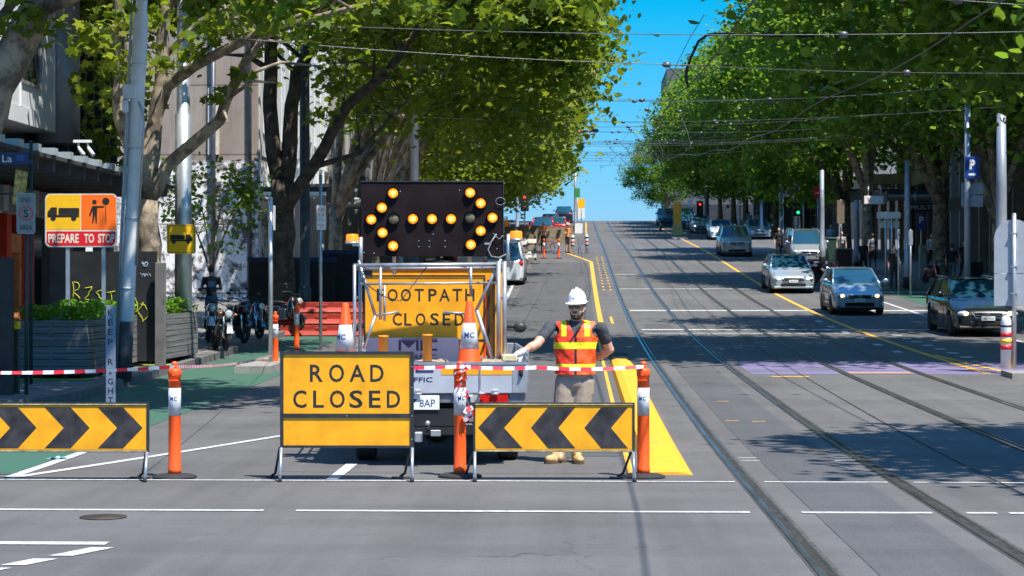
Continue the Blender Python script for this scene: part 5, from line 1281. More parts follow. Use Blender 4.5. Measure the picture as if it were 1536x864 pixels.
g=MB(); g.lathe([(.1005,.79),(.1015,.79),(.1015,.83),(.1005,.83)],n=24); g.build('collar',BLACK,t)
x,y=W(1521,38.3); zb=gz(y)+.1; Z=lambda p:HC-(p-430)*38.3/F-zb; t=thing('keep_left_sign_back','grey back of a large rounded road sign on a steel post at the right edge','road sign',(x,y,zb),-.15); g=MB(); pole(g,0,-.04,0,Z(322),.042); g.ell((0,-.04,Z(322)),(.045,.045,.03)); 
for p in (350,400,440): g.box(-.07,.07,-.085,-.01,Z(p)-.012,Z(p)+.012)
g.build('post',STEEL,t); g=MB(); g.prism([(-.37,Z(459)),(.37,Z(459)),(.37,Z(411)),(-.37,Z(411))],.0,.008,'y'); g.prism([(-.37,Z(410)),(.37,Z(410)),(.37,Z(355))]+[(.37*math.cos(R(a)),Z(358)+.37*math.sin(R(a))) for a in range(10,171,10)]+[(-.37,Z(355))],.0,.008,'y'); g.build('panel',M('sign_back_grey',(.40,.42,.47),.5,.3,.08),t)
g=MB(); g.box(-.1,.1,-.1,.1,0,.04)
for px,d,l in ((859,118,'white banded bollard right of the far workers'),(880,119,'white banded bollard at the far end of the yellow line')):
    x,y=W(px,d); t=thing('lane_bollard',l,'bollard',(x,y,gz(y)),0,'pair of far bollards'); g=MB(); g.lathe([(.1,0),(.1,1.05),(.07,1.12),(0,1.14)],n=14); g.build('body',WHITE,t)
    for z in (.45,.68,.9): g=MB(); g.lathe([(.103,z),(.105,z),(.105,z+.1),(.103,z+.1)],n=14); g.build('band',BLACK if z<.6 or z>.8 else SR,t)
# traffic signals
def signal(px,d,ptop,pbot,on_,label,off=.14,rz=0):
    x,y=W(px,d); zb=gz(y)+off; Z=lambda p:HC-(p-430)*d/F-zb; t=thing('traffic_light',label,'traffic light',(x,y,zb),rz,'traffic lights at the far crossing')
    g=MB(); pole(g,.0,.22,0,Z(ptop)+1.0,.06); g.build('post',GRP,t)
    h=Z(ptop)-Z(pbot); zc=Z(pbot); g=MB(); g.box(-.19,.19,-.05,.1,zc,zc+h,.02); g.box(-.28,.28,.0,.01,zc-.08,zc+h+.08)
    for k in range(3): 
        c=zc+h*(k+.5)/3; g.path([(.115*math.cos(a),-.05,c+.115*math.sin(a)) for a in [PI*j/8 for j in range(9)]],.012,5)
    g.build('housing',BLACK,t)
    for k,(nm,m) in enumerate((('green',GRN_ON),('amber',M('lens_off',(.03,.03,.03),.3)),('red',RED_ON))):
        g=MB(); g.ell((0,-.055,zc+h*(k+.5)/3),(.10,.03,.10)); g.build('lens',m if nm==on_ else MATS['lens_off'],t)
signal(787,136,292,315,'red','traffic light showing red to the right of the arrow board'); signal(1197,124,302,322,'green','traffic light showing green above the silver people carrier'); signal(1050,166,303,324,'red','traffic light showing red behind the white sedan')
# speed-like banner, stacked boards and barriers of the far works
WOOD=M('ply_board',(.27,.21,.14),.7,0,.2,6)
for px,d,w,h,l in ((775,122,1.5,1.15,'tan hoarding board left of the cyclist'),(800,124,1.3,1.15,'tan hoarding board behind the cyclist'),(833,123,2.2,1.15,'long tan hoarding board between the two far workers')):
    x,y=W(px,d); t=thing('hoarding_panel',l,'hoarding',(x,y,gz(y)),0,'tan hoardings at the far road works'); g=MB(); g.box(-w/2,w/2,-.03,.03,.35,h+.35); g.build('board',WOOD,t); g=MB(); g.box(-w/2+.1,-w/2+.16,-.2,.2,0,.35); g.box(w/2-.16,w/2-.1,-.2,.2,0,.35); g.box(-w/2,w/2,-.04,.04,h+.35,h+.40); g.build('feet',M('rail_red_dull',(.5,.1,.06),.6),t)
for px,d,l in ((778,108,'white and cream plank barrier nearest the right beacon'),(791,110,'white and cream plank barrier by the far orange post')):
    x,y=W(px,d); t=thing('plank_barrier',l,'barrier',(x,y,gz(y)),.2,'plank barriers at the far road works'); 
    for k in range(3): g=MB(); g.box(-.5,.5,-.03,.03,.15+k*.4,.38+k*.4); g.build('plank',[WOOD if k%2 else CREAM],t)
    for s in (-1,1): g=MB(); g.box(s*.45-.04,s*.45+.04,-.25,.25,0,.05); g.box(s*.45-.03,s*.45+.03,.03,.08,0,1.3); g.build('foot',BLACK,t)
# red plastic water barriers stacked
RB=M('barrier_red',(.34,.028,.014),.5,0,.25,5)
for k in range(3):
    x,y=W(483,53.5+.2*k); o=thing('plastic_barrier',['bottom red plastic barrier of the stack behind the posts','middle red plastic barrier of the stack','topmost red plastic barrier of the stack'][k],'barrier',(x,y,gz(y)+.02+.30*k),.03*k,'stacked red plastic barriers')
    g=MB(); g.prism([(-.28,0),(.28,0),(.22,.08),(.17,.12),(.17,.27),(-.17,.27),(-.17,.12),(-.22,.08)],-1.1,1.1,'x'); g.build('body',RB,o,bevel=.015)
    g=MB(); 
    for a in (-.7,0,.7): g.box(a-.16,a+.16,-.19,-.165,.14,.22,.01)
    g.build('recess',M('barrier_red_dark',(.30,.03,.015),.6),o)
# black hoardings with blue top edge
HB=M('hoarding_black',(.010,.011,.014),.6,0,.4,2)
for a,b,d,pt,l in ((373,452,58,388,'tall black hoarding box with a blue top behind the scooters'),(455,500,59,388,'narrow black hoarding panel with a blue top beside the dark pole'),(482,546,60,377,'taller black hoarding box next to the truck cage')):
    xa,ya=W(a,d); xb,yb=W(b,d); zb=gz(ya)+.02; h=HC-(pt-430)*d/F-zb; t=thing('site_hoarding',l,'hoarding',((xa+xb)/2,ya,zb),0,'black site hoardings'); w=xb-xa
    g=MB(); g.box(-w/2,w/2,0,2.4,0,h-.09); g.build('panel',HB,t); g=MB(); g.box(-w/2-.02,w/2+.02,-.03,2.42,h-.09,h+.04); g.build('top_rail',M('rail_blue',(.01,.03,.12),.5),t)
# ================================================================== TREES
def arr_mesh(name,V,Fn,k,mat):
    """V (n*k,3) vertices, n polygons of k corners"""
    me=bpy.data.meshes.new(name); n=len(V)//k
    me.vertices.add(len(V)); me.vertices.foreach_set('co',V.astype(np.float32).ravel())
    me.loops.add(n*k); me.loops.foreach_set('vertex_index',np.arange(n*k,dtype=np.int32))
    me.polygons.add(n); me.polygons.foreach_set('loop_start',np.arange(0,n*k,k,dtype=np.int32))
    try: me.polygons.foreach_set('loop_total',np.full(n,k,dtype=np.int32))
    except Exception: pass
    me.materials.append(mat); me.update(calc_edges=True); me.validate(); return me
PALM=np.array([(0,-.5),(.12,-.28),(.48,-.34),(.36,-.08),(.55,.16),(.24,.16),(0,.55),(-.24,.16),(-.55,.16),(-.36,-.08),(-.48,-.34),(-.12,-.28)])
SIMP=np.array([(0,-.5),(.34,-.15),(.36,.18),(0,.5),(-.36,.18),(-.34,-.15)])
def leaf_verts(P,size,tmpl,rs,droop=.5):
    n=len(P); k=len(tmpl)
    a=rs.uniform(0,2*PI,n); tilt=np.clip(rs.normal(.75,.45,n),0,1.9); yaw=rs.uniform(0,2*PI,n)
    nx_=np.stack([np.sin(tilt)*np.cos(yaw),np.sin(tilt)*np.sin(yaw),np.cos(tilt)],1)
    r=rs.normal(size=(n,3)); u=np.cross(nx_,r); u/=np.linalg.norm(u,axis=1)[:,None]; v=np.cross(nx_,u)
    s=size*rs.uniform(.65,1.25,n)
    V=P[:,None,:]+(u[:,None,:]*tmpl[None,:,0:1]+v[:,None,:]*tmpl[None,:,1:2]-nx_[:,None,:]*(np.abs(tmpl[None,:,0:1])*.35+tmpl[None,:,1:2]**2*.3))*s[:,None,None]
    return V.reshape(-1,3)
def leafmat(name,cols,tr=.5,trc=(.30,.46,.03)):
    m=bpy.data.materials.new(name); m.use_nodes=True; nt=m.node_tree; nt.nodes.clear(); MATS[name]=m
    out=nt.nodes.new('ShaderNodeOutputMaterial'); g_=nt.nodes.new('ShaderNodeNewGeometry'); cr=nt.nodes.new('ShaderNodeValToRGB')
    els=cr.color_ramp.elements; els[0].position=0; els[0].color=(*cols[0],1); els[1].position=1; els[1].color=(*cols[-1],1)
    for i,c in enumerate(cols[1:-1]): e=els.new((i+1)/(len(cols)-1)); e.color=(*c,1)
    no=nt.nodes.new('ShaderNodeTexNoise'); no.inputs['Scale'].default_value=.7; no.inputs['Detail'].default_value=3
    nt.links.new(g_.outputs['Position'],no.inputs['Vector'])
    ad=nt.nodes.new('ShaderNodeMath'); ad.operation='MULTIPLY_ADD'; ad.inputs[1].default_value=.62; 
    m2=nt.nodes.new('ShaderNodeMath'); m2.operation='MULTIPLY_ADD'; m2.inputs[1].default_value=1.5; m2.inputs[2].default_value=-.56
    nt.links.new(no.outputs['Fac'],m2.inputs[0]); nt.links.new(g_.outputs['Random Per Island'],ad.inputs[0]); nt.links.new(m2.outputs[0],ad.inputs[2]); nt.links.new(ad.outputs[0],cr.inputs[0])
    d=nt.nodes.new('ShaderNodeBsdfPrincipled'); d.inputs['Roughness'].default_value=.45; d.inputs['Specular IOR Level'].default_value=.35; nt.links.new(cr.outputs[0],d.inputs['Base Color'])
    t_=nt.nodes.new('ShaderNodeBsdfTranslucent'); mc=nt.nodes.new('ShaderNodeMix'); mc.data_type='RGBA'; mc.blend_type='MIX'; mc.inputs[0].default_value=.55; mc.inputs[7].default_value=(*trc,1)
    nt.links.new(cr.outputs[0],mc.inputs[6]); nt.links.new(mc.outputs[2],t_.inputs['Color'])
    mx=nt.nodes.new('ShaderNodeMixShader'); mx.inputs[0].default_value=tr; nt.links.new(d.outputs[0],mx.inputs[1]); nt.links.new(t_.outputs[0],mx.inputs[2]); nt.links.new(mx.outputs[0],out.inputs[0])
    return m
LEAFL=leafmat('plane_leaf_left',[(.022,.055,.010),(.055,.115,.014),(.12,.20,.02),(.22,.28,.028),(.30,.30,.045)],.55,(.38,.46,.02))
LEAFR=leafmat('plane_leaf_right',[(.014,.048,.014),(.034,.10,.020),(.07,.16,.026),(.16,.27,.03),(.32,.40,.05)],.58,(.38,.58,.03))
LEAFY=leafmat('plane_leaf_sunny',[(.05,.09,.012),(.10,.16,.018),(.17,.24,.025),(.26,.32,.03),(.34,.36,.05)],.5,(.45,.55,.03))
BARK,_t=base('plane_bark',.85); _t.l(_t.mix(_t.rng(_t.noise(3.5,8,rough=.65),.42,.58),(.12,.092,.068),(.34,.27,.19)),_t.b.inputs['Base Color']); _t.bump(_t.noise(25),.5)
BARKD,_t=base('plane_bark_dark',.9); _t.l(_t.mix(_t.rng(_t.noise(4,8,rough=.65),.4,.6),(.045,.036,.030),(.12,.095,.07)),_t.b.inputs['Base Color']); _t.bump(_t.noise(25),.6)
def bez(a,b,c,n): return [a*(1-t)**2+b*2*t*(1-t)+c*t*t for t in [i/n for i in range(n+1)]]
def tree_parts(seed,H,R_,z0,lean=(0,0),tr=.32,fork=3.2,nl=6,clusters=240,per=110,size=.22,tmpl=SIMP,limbs=None,extra=(),crad=1.15,bark=None,mat=None,shell=.5,ry=None):
    rs=np.random.RandomState(seed); rr=random.Random(seed)
    c=Vector((lean[0],lean[1],(H+z0)/2)); rz=(H-z0)/2; ry=ry or R_
    g=MB(); ends=[]
    if limbs is None:
        g.path([(0,0,-.3),(0,0,.15),(.03,0,.6),(.0,.03,fork*.6),(.02,.0,fork)],[tr*1.45,tr*1.2,tr,tr*.88,tr*.8],12)
        for k in range(nl):
            a=2*PI*k/nl+rr.uniform(-.4,.4); rr_=rr.uniform(.45,.9); top=c+Vector((math.cos(a)*R_*rr_,math.sin(a)*ry*rr_,rz*rr.uniform(-.1,.7)*(1.2-rr_)))
            p0=Vector((0,0,fork*rr.uniform(.75,1))); mid=Vector((p0.x*.6+top.x*.35,p0.y*.6+top.y*.35,p0.z+(top.z-p0.z)*.65))
            pts=bez(p0,mid,top,7); g.path(pts,[tr*(.62-.5*i/7) for i in range(8)],8); ends+=pts[3:]
            for q in (3,4,5,6):
                e=pts[q]+Vector((rr.uniform(-1,1),rr.uniform(-1,1),rr.uniform(-.2,.9)))*R_*.42; bp=bez(pts[q],pts[q].lerp(e,.5)+Vector((0,0,.4)),e,4); g.path(bp,[tr*(.25-.2*i/4) for i in range(5)],5); ends+=bp[2:]
    else:
        for pts,rad in limbs:
            P=[Vector(p) for p in pts]
            # smooth the polyline
            Q=[P[0]]
            for i in range(len(P)-1):
                a,b=P[i],P[i+1]; Q+= [a.lerp(b,.33)+Vector((rr.uniform(-.05,.05),rr.uniform(-.05,.05),0)),a.lerp(b,.67)+Vector((rr.uniform(-.05,.05),rr.uniform(-.05,.05),0)),b]
            n=len(Q); g.path(Q,[rad[0]+(rad[1]-rad[0])*i/(n-1) for i in range(n)],10); ends+=Q[n//2:]
            for q in (range(n//2,n) if pts[0][2]>0 else ()):
                e=Q[q]+Vector((rr.uniform(-1,1),rr.uniform(-1,1),rr.uniform(-.1,1)))*1.6; g.path([Q[q],Q[q].lerp(e,.5)+Vector((0,0,.2)),e],[rad[1]*.7,rad[1]*.5,rad[1]*.2],5)
    # crown clumps
    n=clusters; u=rs.normal(size=(n,3)); u/=np.linalg.norm(u,axis=1)[:,None]; q=rs.uniform(shell**3,1,n)**(1/3)
    rad_n=1+.16*np.sin(u[:,0]*5+seed)*np.cos(u[:,1]*4+u[:,2]*3)
    C=np.stack([c.x+u[:,0]*q*R_*rad_n,c.y+u[:,1]*q*ry*rad_n,c.z+u[:,2]*q*rz*rad_n],1)
    C=C[C[:,2]>z0-.4*rs.uniform(0,1,len(C))]
    if extra: C=np.concatenate([C,np.array([e[:3] for e in extra])])
    Ls=[]
    for i,cc in enumerate(C):
        cr_=crad*rs.uniform(.55,1.2); m=int(per*rs.uniform(.6,1.3))
        if i>=len(C)-len(extra): cr_=extra[i-(len(C)-len(extra))][3]; m=int(70*cr_**2*(.22/size)**2*2.0)+6
        p=rs.normal(size=(m,3))*[.55,.55,.38]*cr_; p[:,2]-=.15*(p[:,0]**2+p[:,1]**2); Ls.append(cc+p)
    P=np.concatenate(Ls)
    V=leaf_verts(P,size,tmpl,rs)
    return g,arr_mesh('crown',V,None,len(tmpl),mat or LEAFL),bark or BARK
def plant(parts,label,x,y,rz=0,group=None,off=.14,scale=1.0,flip=False):
    g,cm,bk=parts; t=thing('plane_tree',label,'tree',(x,y,gz(y)+off),rz,group); g.build('trunk',bk,t)
    o=bpy.data.objects.new('crown',cm); COL.objects.link(o); o.parent=t; t.scale=(scale,)*3; return t
GTL='plane trees along the left footpath'; GTR='plane trees along the right footpath'
def loc(px,py,d,base):  # photo point at depth d -> vector relative to a tree base
    r=(px-768)*d/F; x=r*math.cos(TH)-d*math.sin(TH); y=r*math.sin(TH)+d*math.cos(TH); return Vector((x,y,HC-(py-430)*d/F))-base
# nearest left tree
x,y=-9.5,29.6; b=Vector((x,y,gz(y)+.14)); L=lambda px,py,d=29.6: tuple(loc(px,py,d,b))
plant(tree_parts(3,14,6.0,6.3,(2.4,-1.2),clusters=170,per=150,size=.24,tmpl=PALM,crad=1.0,bark=BARK,ry=3.6,
  limbs=[([(0,0,-.3),L(-80,420),L(-50,250),L(-8,130),L(58,10),L(100,-80)],(.40,.22)),([L(-8,130),L(-25,60),L(-60,-60)],(.2,.14)),([L(62,10),L(200,-60,28.5),L(330,-120,28.5)],(.17,.08)),([L(100,-80),L(120,-250)],(.2,.1))],
  extra=[(*L(a,c,d),r_) for a,c,d,r_ in ((45,20,29,.35),(70,40,29.2,.25),(20,30,29,.3),(420,20,27.5,.45),(470,45,27.5,.38),(500,15,27.5,.45),(400,-10,27.5,.6),(380,25,28,.35),(560,0,28,.4),(650,5,28.5,.45),(730,10,29,.42),(620,-25,28,.6),(850,0,30,.40),(890,25,30.5,.30),(800,-20,30,.55),(700,-30,29,.6),(300,0,28,.4))]),
  'plane tree with a thick leaning trunk cut off by the left edge',x,y,0,GTL)
# second
x,y=-8.5,40.5; b=Vector((x,y,gz(y)+.14)); L=lambda px,py,d=40.5: tuple(loc(px,py,d,b))
plant(tree_parts(5,14.5,5.2,7.2,(.6,3.6),clusters=180,per=140,size=.23,tmpl=PALM,crad=1.0,bark=BARK,ry=4.2,
  limbs=[([(0,0,-.3),L(222,400),L(224,300)],(.30,.22)),([L(222,300),L(250,250),L(330,180,40),L(372,85,39.5),L(398,45,39.5)],(.16,.07)),([L(224,290),L(215,230),L(250,130),L(290,100,40),L(390,50,39),L(470,28,38.5),L(560,5,38)],(.17,.05)),
   ([L(222,300),L(232,200),L(243,90),L(250,-20),L(240,-160)],(.17,.10)),([L(222,280),L(180,180),L(180,60),L(178,-90)],(.15,.09))],
  extra=[(*L(a,c,d),r_) for a,c,d,r_ in ((140,40,39,.55),(150,80,39,.45),(175,20,39,.5),(190,100,39.5,.45),(215,85,40,.4),(205,125,40,.35),(250,95,39.5,.28),(270,85,39.5,.25),(360,110,39.5,.25),(320,145,39.8,.22),(330,40,39.5,.45),(385,20,39,.45),(310,60,39.5,.3),(160,55,39,.5),(115,70,39,.25),(440,50,38.5,.35),(230,20,40,.5),(300,75,39.5,.3),(345,25,39.5,.5),(170,150,42,.7),(175,220,44,.7),(190,180,44,.8),(150,250,46,.8),(165,110,43,.9))]),
  'plane tree whose branches spread in front of the galvanised light pole',x,y,0,GTL)
# third: double stem left of the arrow board
x,y=-8.15,56; b=Vector((x,y,gz(y)+.14)); L=lambda px,py,d=56: tuple(loc(px,py,d,b))
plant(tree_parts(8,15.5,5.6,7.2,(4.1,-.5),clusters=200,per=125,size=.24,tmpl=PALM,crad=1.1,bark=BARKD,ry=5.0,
  limbs=[([(0,0,-.3),L(424,400),L(424,330),L(423,270)],(.36,.30)),([L(420,275),L(408,200),L(406,60),L(400,-60)],(.24,.15)),([L(428,275),L(436,180),L(444,110),L(480,50),L(510,-40)],(.24,.11)),([L(424,320),L(470,250,55),L(520,160,54.5),L(580,110,54),L(630,40,53.5),L(690,0,53)],(.20,.07)),([L(470,250,55),L(540,230,54.5),L(610,150,54)],(.09,.04))],
  extra=[(*L(a,c,d),r_) for a,c,d,r_ in ((835,60,54,1.2),(862,30,54,1.1),(855,100,54,.9),(840,130,54,1.2),(780,180,55,1.1),(800,230,56,.9),(720,200,55,.9),(640,170,55,.9),(560,140,55,.6),(850,10,54,1.4),(800,80,54,1.4),(740,100,54,1.4),(830,180,56,.9),(500,120,54,.6),(480,170,54,.45),(690,230,56,.6),(820,250,57,.5),(740,60,54,1.4),(868,70,54,.7))]),
  'dark forked plane tree reaching over the arrow board towards the sky gap',x,y,0,GTL)
LT=[tree_parts(20+i,14+.6*i,5.2,5.6+.3*i,(4.0,0),ry=4.6,clusters=150,per=95,size=.30,crad=1.25,tmpl=SIMP,fork=3.4,tr=.27) for i in range(3)]
pos=[(-8.4,69,'plane tree with pale trunk rising just left of the arrow board'),(-8.3,81,'plane tree whose limbs lean right above the arrow board\'s left end'),(-8.4,93,'plane tree above the middle of the arrow board'),(-8.3,105,'plane tree above the right half of the arrow board'),(-8.3,117,'plane tree whose crown ends at the far left crossing'),
 (-8.6,152,'first plane tree past the far crossing on the left'),(-8.5,166,'second plane tree past the far crossing on the left'),(-8.5,180,'third plane tree past the far crossing on the left'),(-8.5,194,'fourth plane tree past the far crossing on the left'),(-8.5,208,'last plane tree before the crest on the left')]
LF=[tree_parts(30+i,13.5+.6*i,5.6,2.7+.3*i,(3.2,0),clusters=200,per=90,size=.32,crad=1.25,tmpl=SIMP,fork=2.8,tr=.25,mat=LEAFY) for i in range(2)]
protoL=[None]*5; LT=LT+LF
for i,(x,y,l) in enumerate(pos):
    k=i%3 if i<3 else 3+i%2; rz=(.35*math.sin(i*2.1)); sc=(1.0,.96,1.04,.95,1.02,.92,.98,.9,.95,.88)[i]
    if protoL[k] is None: protoL[k]=plant(LT[k],l,x,y,rz,GTL,scale=sc)
    else: dup(protoL[k],(x,y,gz(y)+.14),rz,l,GTL,sc)
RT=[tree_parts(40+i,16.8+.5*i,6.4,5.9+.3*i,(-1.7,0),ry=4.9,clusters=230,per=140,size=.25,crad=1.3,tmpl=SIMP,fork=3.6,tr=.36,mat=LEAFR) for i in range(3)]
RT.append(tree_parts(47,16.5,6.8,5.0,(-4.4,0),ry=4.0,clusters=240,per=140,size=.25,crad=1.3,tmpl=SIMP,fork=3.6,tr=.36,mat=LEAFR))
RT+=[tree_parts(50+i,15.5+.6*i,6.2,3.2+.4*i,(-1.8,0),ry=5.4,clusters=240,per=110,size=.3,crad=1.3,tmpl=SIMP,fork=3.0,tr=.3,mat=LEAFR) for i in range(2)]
protoR=[None]*6
pos=[(16.0,19.3,'plane tree casting the nearest shadow across the tracks, just off the right edge'),(14.6,42,'plane tree off the right edge shading the road strip tinted mauve for sunlight'),(15.4,56.5,'plane tree reaching in at the top right corner'),(16.7,80,'plane tree with foliage around the blue P sign'),(15.75,87.5,'plane tree with thick mottled forked trunk above the black wagon'),(15.8,109.5,'plane tree over the brown litter bin'),(16.0,120,'plane tree over the silver people carrier'),
 (16.4,151,'plane tree just past the far right crossing'),(16.0,163,'second plane tree past the far right crossing'),(15.8,175,'third plane tree past the far right crossing'),(15.6,187,'fourth plane tree past the far right crossing'),(15.4,199,'fifth plane tree past the far right crossing'),(15.0,212,'small far plane tree beside the crest'),(10.6,236,'small bushy tree right at the crest against the sky')]
for i,(x,y,l) in enumerate(pos):
    k=(3,3,0)[i] if i<3 else (i%3 if i<6 else 4+i%2); rz=(.45*math.sin(i*1.7)) if i>2 else (.1,-.1,.4)[i]; sc=(.90,1.2,1.0,.93,1.04,1.0,1.0,1.02,1.02,1.0,1.0,.95,.9,.62,.38)[i]
    if protoR[k] is None: protoR[k]=plant(RT[k],l,x,y,rz,GTR,scale=sc)
    else: dup(protoR[k],(x,y,gz(y)+.14),rz,l,GTR,sc)
# small shrub tree by the wall
plant(tree_parts(60,4.6,1.4,2.4,(0,0),clusters=30,per=40,size=.16,crad=.6,tmpl=SIMP,fork=1.6,tr=.06,nl=4,mat=LEAFR),'small dark leafed tree in front of the patchy whitewashed wall',*W(318,56),0,None)
plant(tree_parts(61,13,3.2,3.0,(0,0),clusters=120,per=90,size=.3,crad=1.2,tmpl=SIMP,fork=2.5,tr=.2,mat=LEAFL),'plane tree in the gap between the glass front and the brown wall',-18,58,0,None)

# ================================================================== PLANTERS
SLAT,_t=base('grey_slats',.75); 
_w=_t.n('ShaderNodeTexWave',wave_type='BANDS',bands_direction='Z'); _w.inputs['Scale'].default_value=2.6; _g=_t.n('ShaderNodeTexCoord'); _t.l(_g.outputs['Object'],_w.inputs['Vector'])
_c=_t.mix(_t.rng(_t.noise(2,6,sc3=(.4,.4,9)),.35,.68),(.105,.10,.10),(.21,.20,.195)); _t.l(_c,_t.b.inputs['Base Color'])
LEAFP=leafmat('box_leaf',[(.05,.16,.012),(.12,.30,.02),(.22,.42,.03)],.4,(.35,.6,.03))
MATG=M('lime_mat',(.30,.48,.04),.8,0,.2,8)
def planter(x0,x1,y0,y1,h,label,n=8,seed=1,fol=True):
    z=gz(y0)+.146; t=thing('planter_box',label,'planter',((x0+x1)/2,(y0+y1)/2,z),0,'grey slatted planter boxes'); w,d=(x1-x0)/2,(y1-y0)/2
    g=MB(); hh=(h-.12)/n
    for k in range(n): 
        a=.12+k*hh; g.box(-w,w,-d,-d+.03,a,a+hh-.012); g.box(-w,w,d-.03,d,a,a+hh-.012); g.box(-w,-w+.03,-d+.031,d-.031,a,a+hh-.012); g.box(w-.03,w,-d+.031,d-.031,a,a+hh-.012)
    g.m=1; g.box(-w+.04,w-.04,-d+.04,d-.04,.10,h-.08); g.m=0; g.box(-.03,.03,-d-.012,-d-.001,.12,h)
    g.build('box',[SLAT,M('soil',(.03,.02,.015),.95)],t)
    for a in (-w+.1,-w*.33,w*.33,w-.1):
        for b in (-d+.1,d-.1): g=MB(); g.tube((a,b,0),(a,b,.11),.035); g.build('castor',RUBBER,t)
    g=MB(); g.box(-w-.06,w+.06,-d-.04,-d+.3,0,.012); g.build('lime_mat',MATG,t)
    if fol:
        rs=np.random.RandomState(seed); P=[]
        nn=int(w*2/.16)
        for i in range(nn):
            cx=-w+.12+(2*w-.24)*i/max(1,nn-1)
            if seed==1 and i in (int(nn*.33),int(nn*.36),int(nn*.30),int(nn*.55)): continue
            for j in range(5):
                cy=-d+.14+j*(2*d-.28)/4; hgt=rs.uniform(.22,.36); P.append(np.stack([cx+rs.normal(0,.06,60),cy+rs.normal(0,.08,60),h-.04+rs.uniform(0,1,60)**.8*hgt],1))
        V=leaf_verts(np.concatenate(P),.07,SIMP,rs); me=arr_mesh('foliage',V,None,6,LEAFP); o=bpy.data.objects.new('foliage',me); COL.objects.link(o); o.parent=t
    return t
planter(-9.62,-8.38,33.9,35.4,1.02,'wide grey planter box with clumps of bright green plants, in front of the roadworks sign',seed=1)
planter(-9.6,-8.42,36.1,38.0,1.02,'grey planter box half hidden behind the leaning pole',seed=2)
planter(-9.0,-7.95,38.5,41.6,1.0,'grey planter box with bright green hedge beside the galvanised pole',seed=3)
# graffiti screen and posts
x0,y_=W(106,38.25); x1,_=W(236,38.25); zb=gz(y_)+.146; t=thing('cafe_screen','black screen with yellow spray painted scrawl behind the planters','screen',((x0+x1)/2,y_,zb)); w=(x1-x0)/2
g=MB(); g.box(-w,w,0,.05,.1,2.2); g.build('panel',HB,t)
g=MB(); 
def scr(pts,r,m=0): g.m=m; g.path([(a,-.006,b) for a,b in pts],r,5)
rq=random.Random(4)
for k,cx in enumerate((-.72,-.50,-.28,-.06,.17,.38,.55)):
    s=.17; zc=1.45-.06*k
    sh=[[(-.5,-1),(-.45,1),(.3,.8),(.35,.2),(-.4,-.1),(.5,-1)],[(-.5,.6),(.5,.8),(.1,.1),(-.4,-.6),(.5,-.8)],[(.5,.9),(-.4,.5),(.0,.0),(.5,-.5),(-.5,-.9)],[(-.6,.8),(.6,1),(.0,.9),(.05,-1)],[(-.3,-1),(-.1,1),(.1,-1),(.4,1)],[(0,1),(-.5,.2),(-.1,-.9),(.5,-.3),(.3,.8),(0,1)],[(.1,.8),(-.6,-.2),(0,-1.4),(.7,-.6),(.4,.4),(-.2,.6)]][k]
    P=[(cx+a*s*.8+rq.uniform(-.01,.01),zc+b*s) for a,b in sh]
    Q=[];  
    for i in range(len(P)-1):
        for q in range(5): f=q/5; f=f*f*(3-2*f); Q.append((P[i][0]+(P[i+1][0]-P[i][0])*f+.02*math.sin(PI*q/5),P[i][1]+(P[i+1][1]-P[i][1])*q/5))
    scr(Q+[P[-1]],.011)
scr([(.60+.06*math.cos(a*.9),1.95+.05*math.sin(a*1.3)) for a in range(14)],.007,1); scr([(.50+.02*a,1.75+.05*math.sin(a*2.2)) for a in range(12)],.007,1)
g.build('scrawl',[M('spray_yellow',(.42,.42,.02),.6),M('spray_blue',(.30,.36,.50),.6)],t)
x,y=W(243,38.0); g=MB(); g.box(-.10,.10,-.05,.05,0,2.0,.01); t=g.build('screen_post',M('weathered_timber',(.13,.12,.115),.8,0,.35,3)); t.location=(x-.03,y,gz(y)+.13); tag(t,'weathered grey post at the right end of the black screen','post')
x,y=W(6,30.5); g=MB(); g.box(-.16,.13,-.1,.1,0,2.1,.01); t=g.build('timber_post',M('timber_dark',(.045,.04,.038),.8,0,.3,3)); t.location=(x,y,gz(y)+.13); tag(t,'dark timber post at the left edge of the street corner','post')
x,y=W(24,30.8); t=thing('green_post','dark green post with a yellow cap next to the timber post at the left edge','bollard',(x,y,gz(y)+.13)); g=MB(); g.box(-.05,.05,-.05,.05,0,1.0,.01); g.build('shaft',M('dark_green',(.012,.04,.025),.5),t); g=MB(); g.box(-.09,.06,-.06,.06,1.0,1.12,.01); g.build('cap',SY,t)

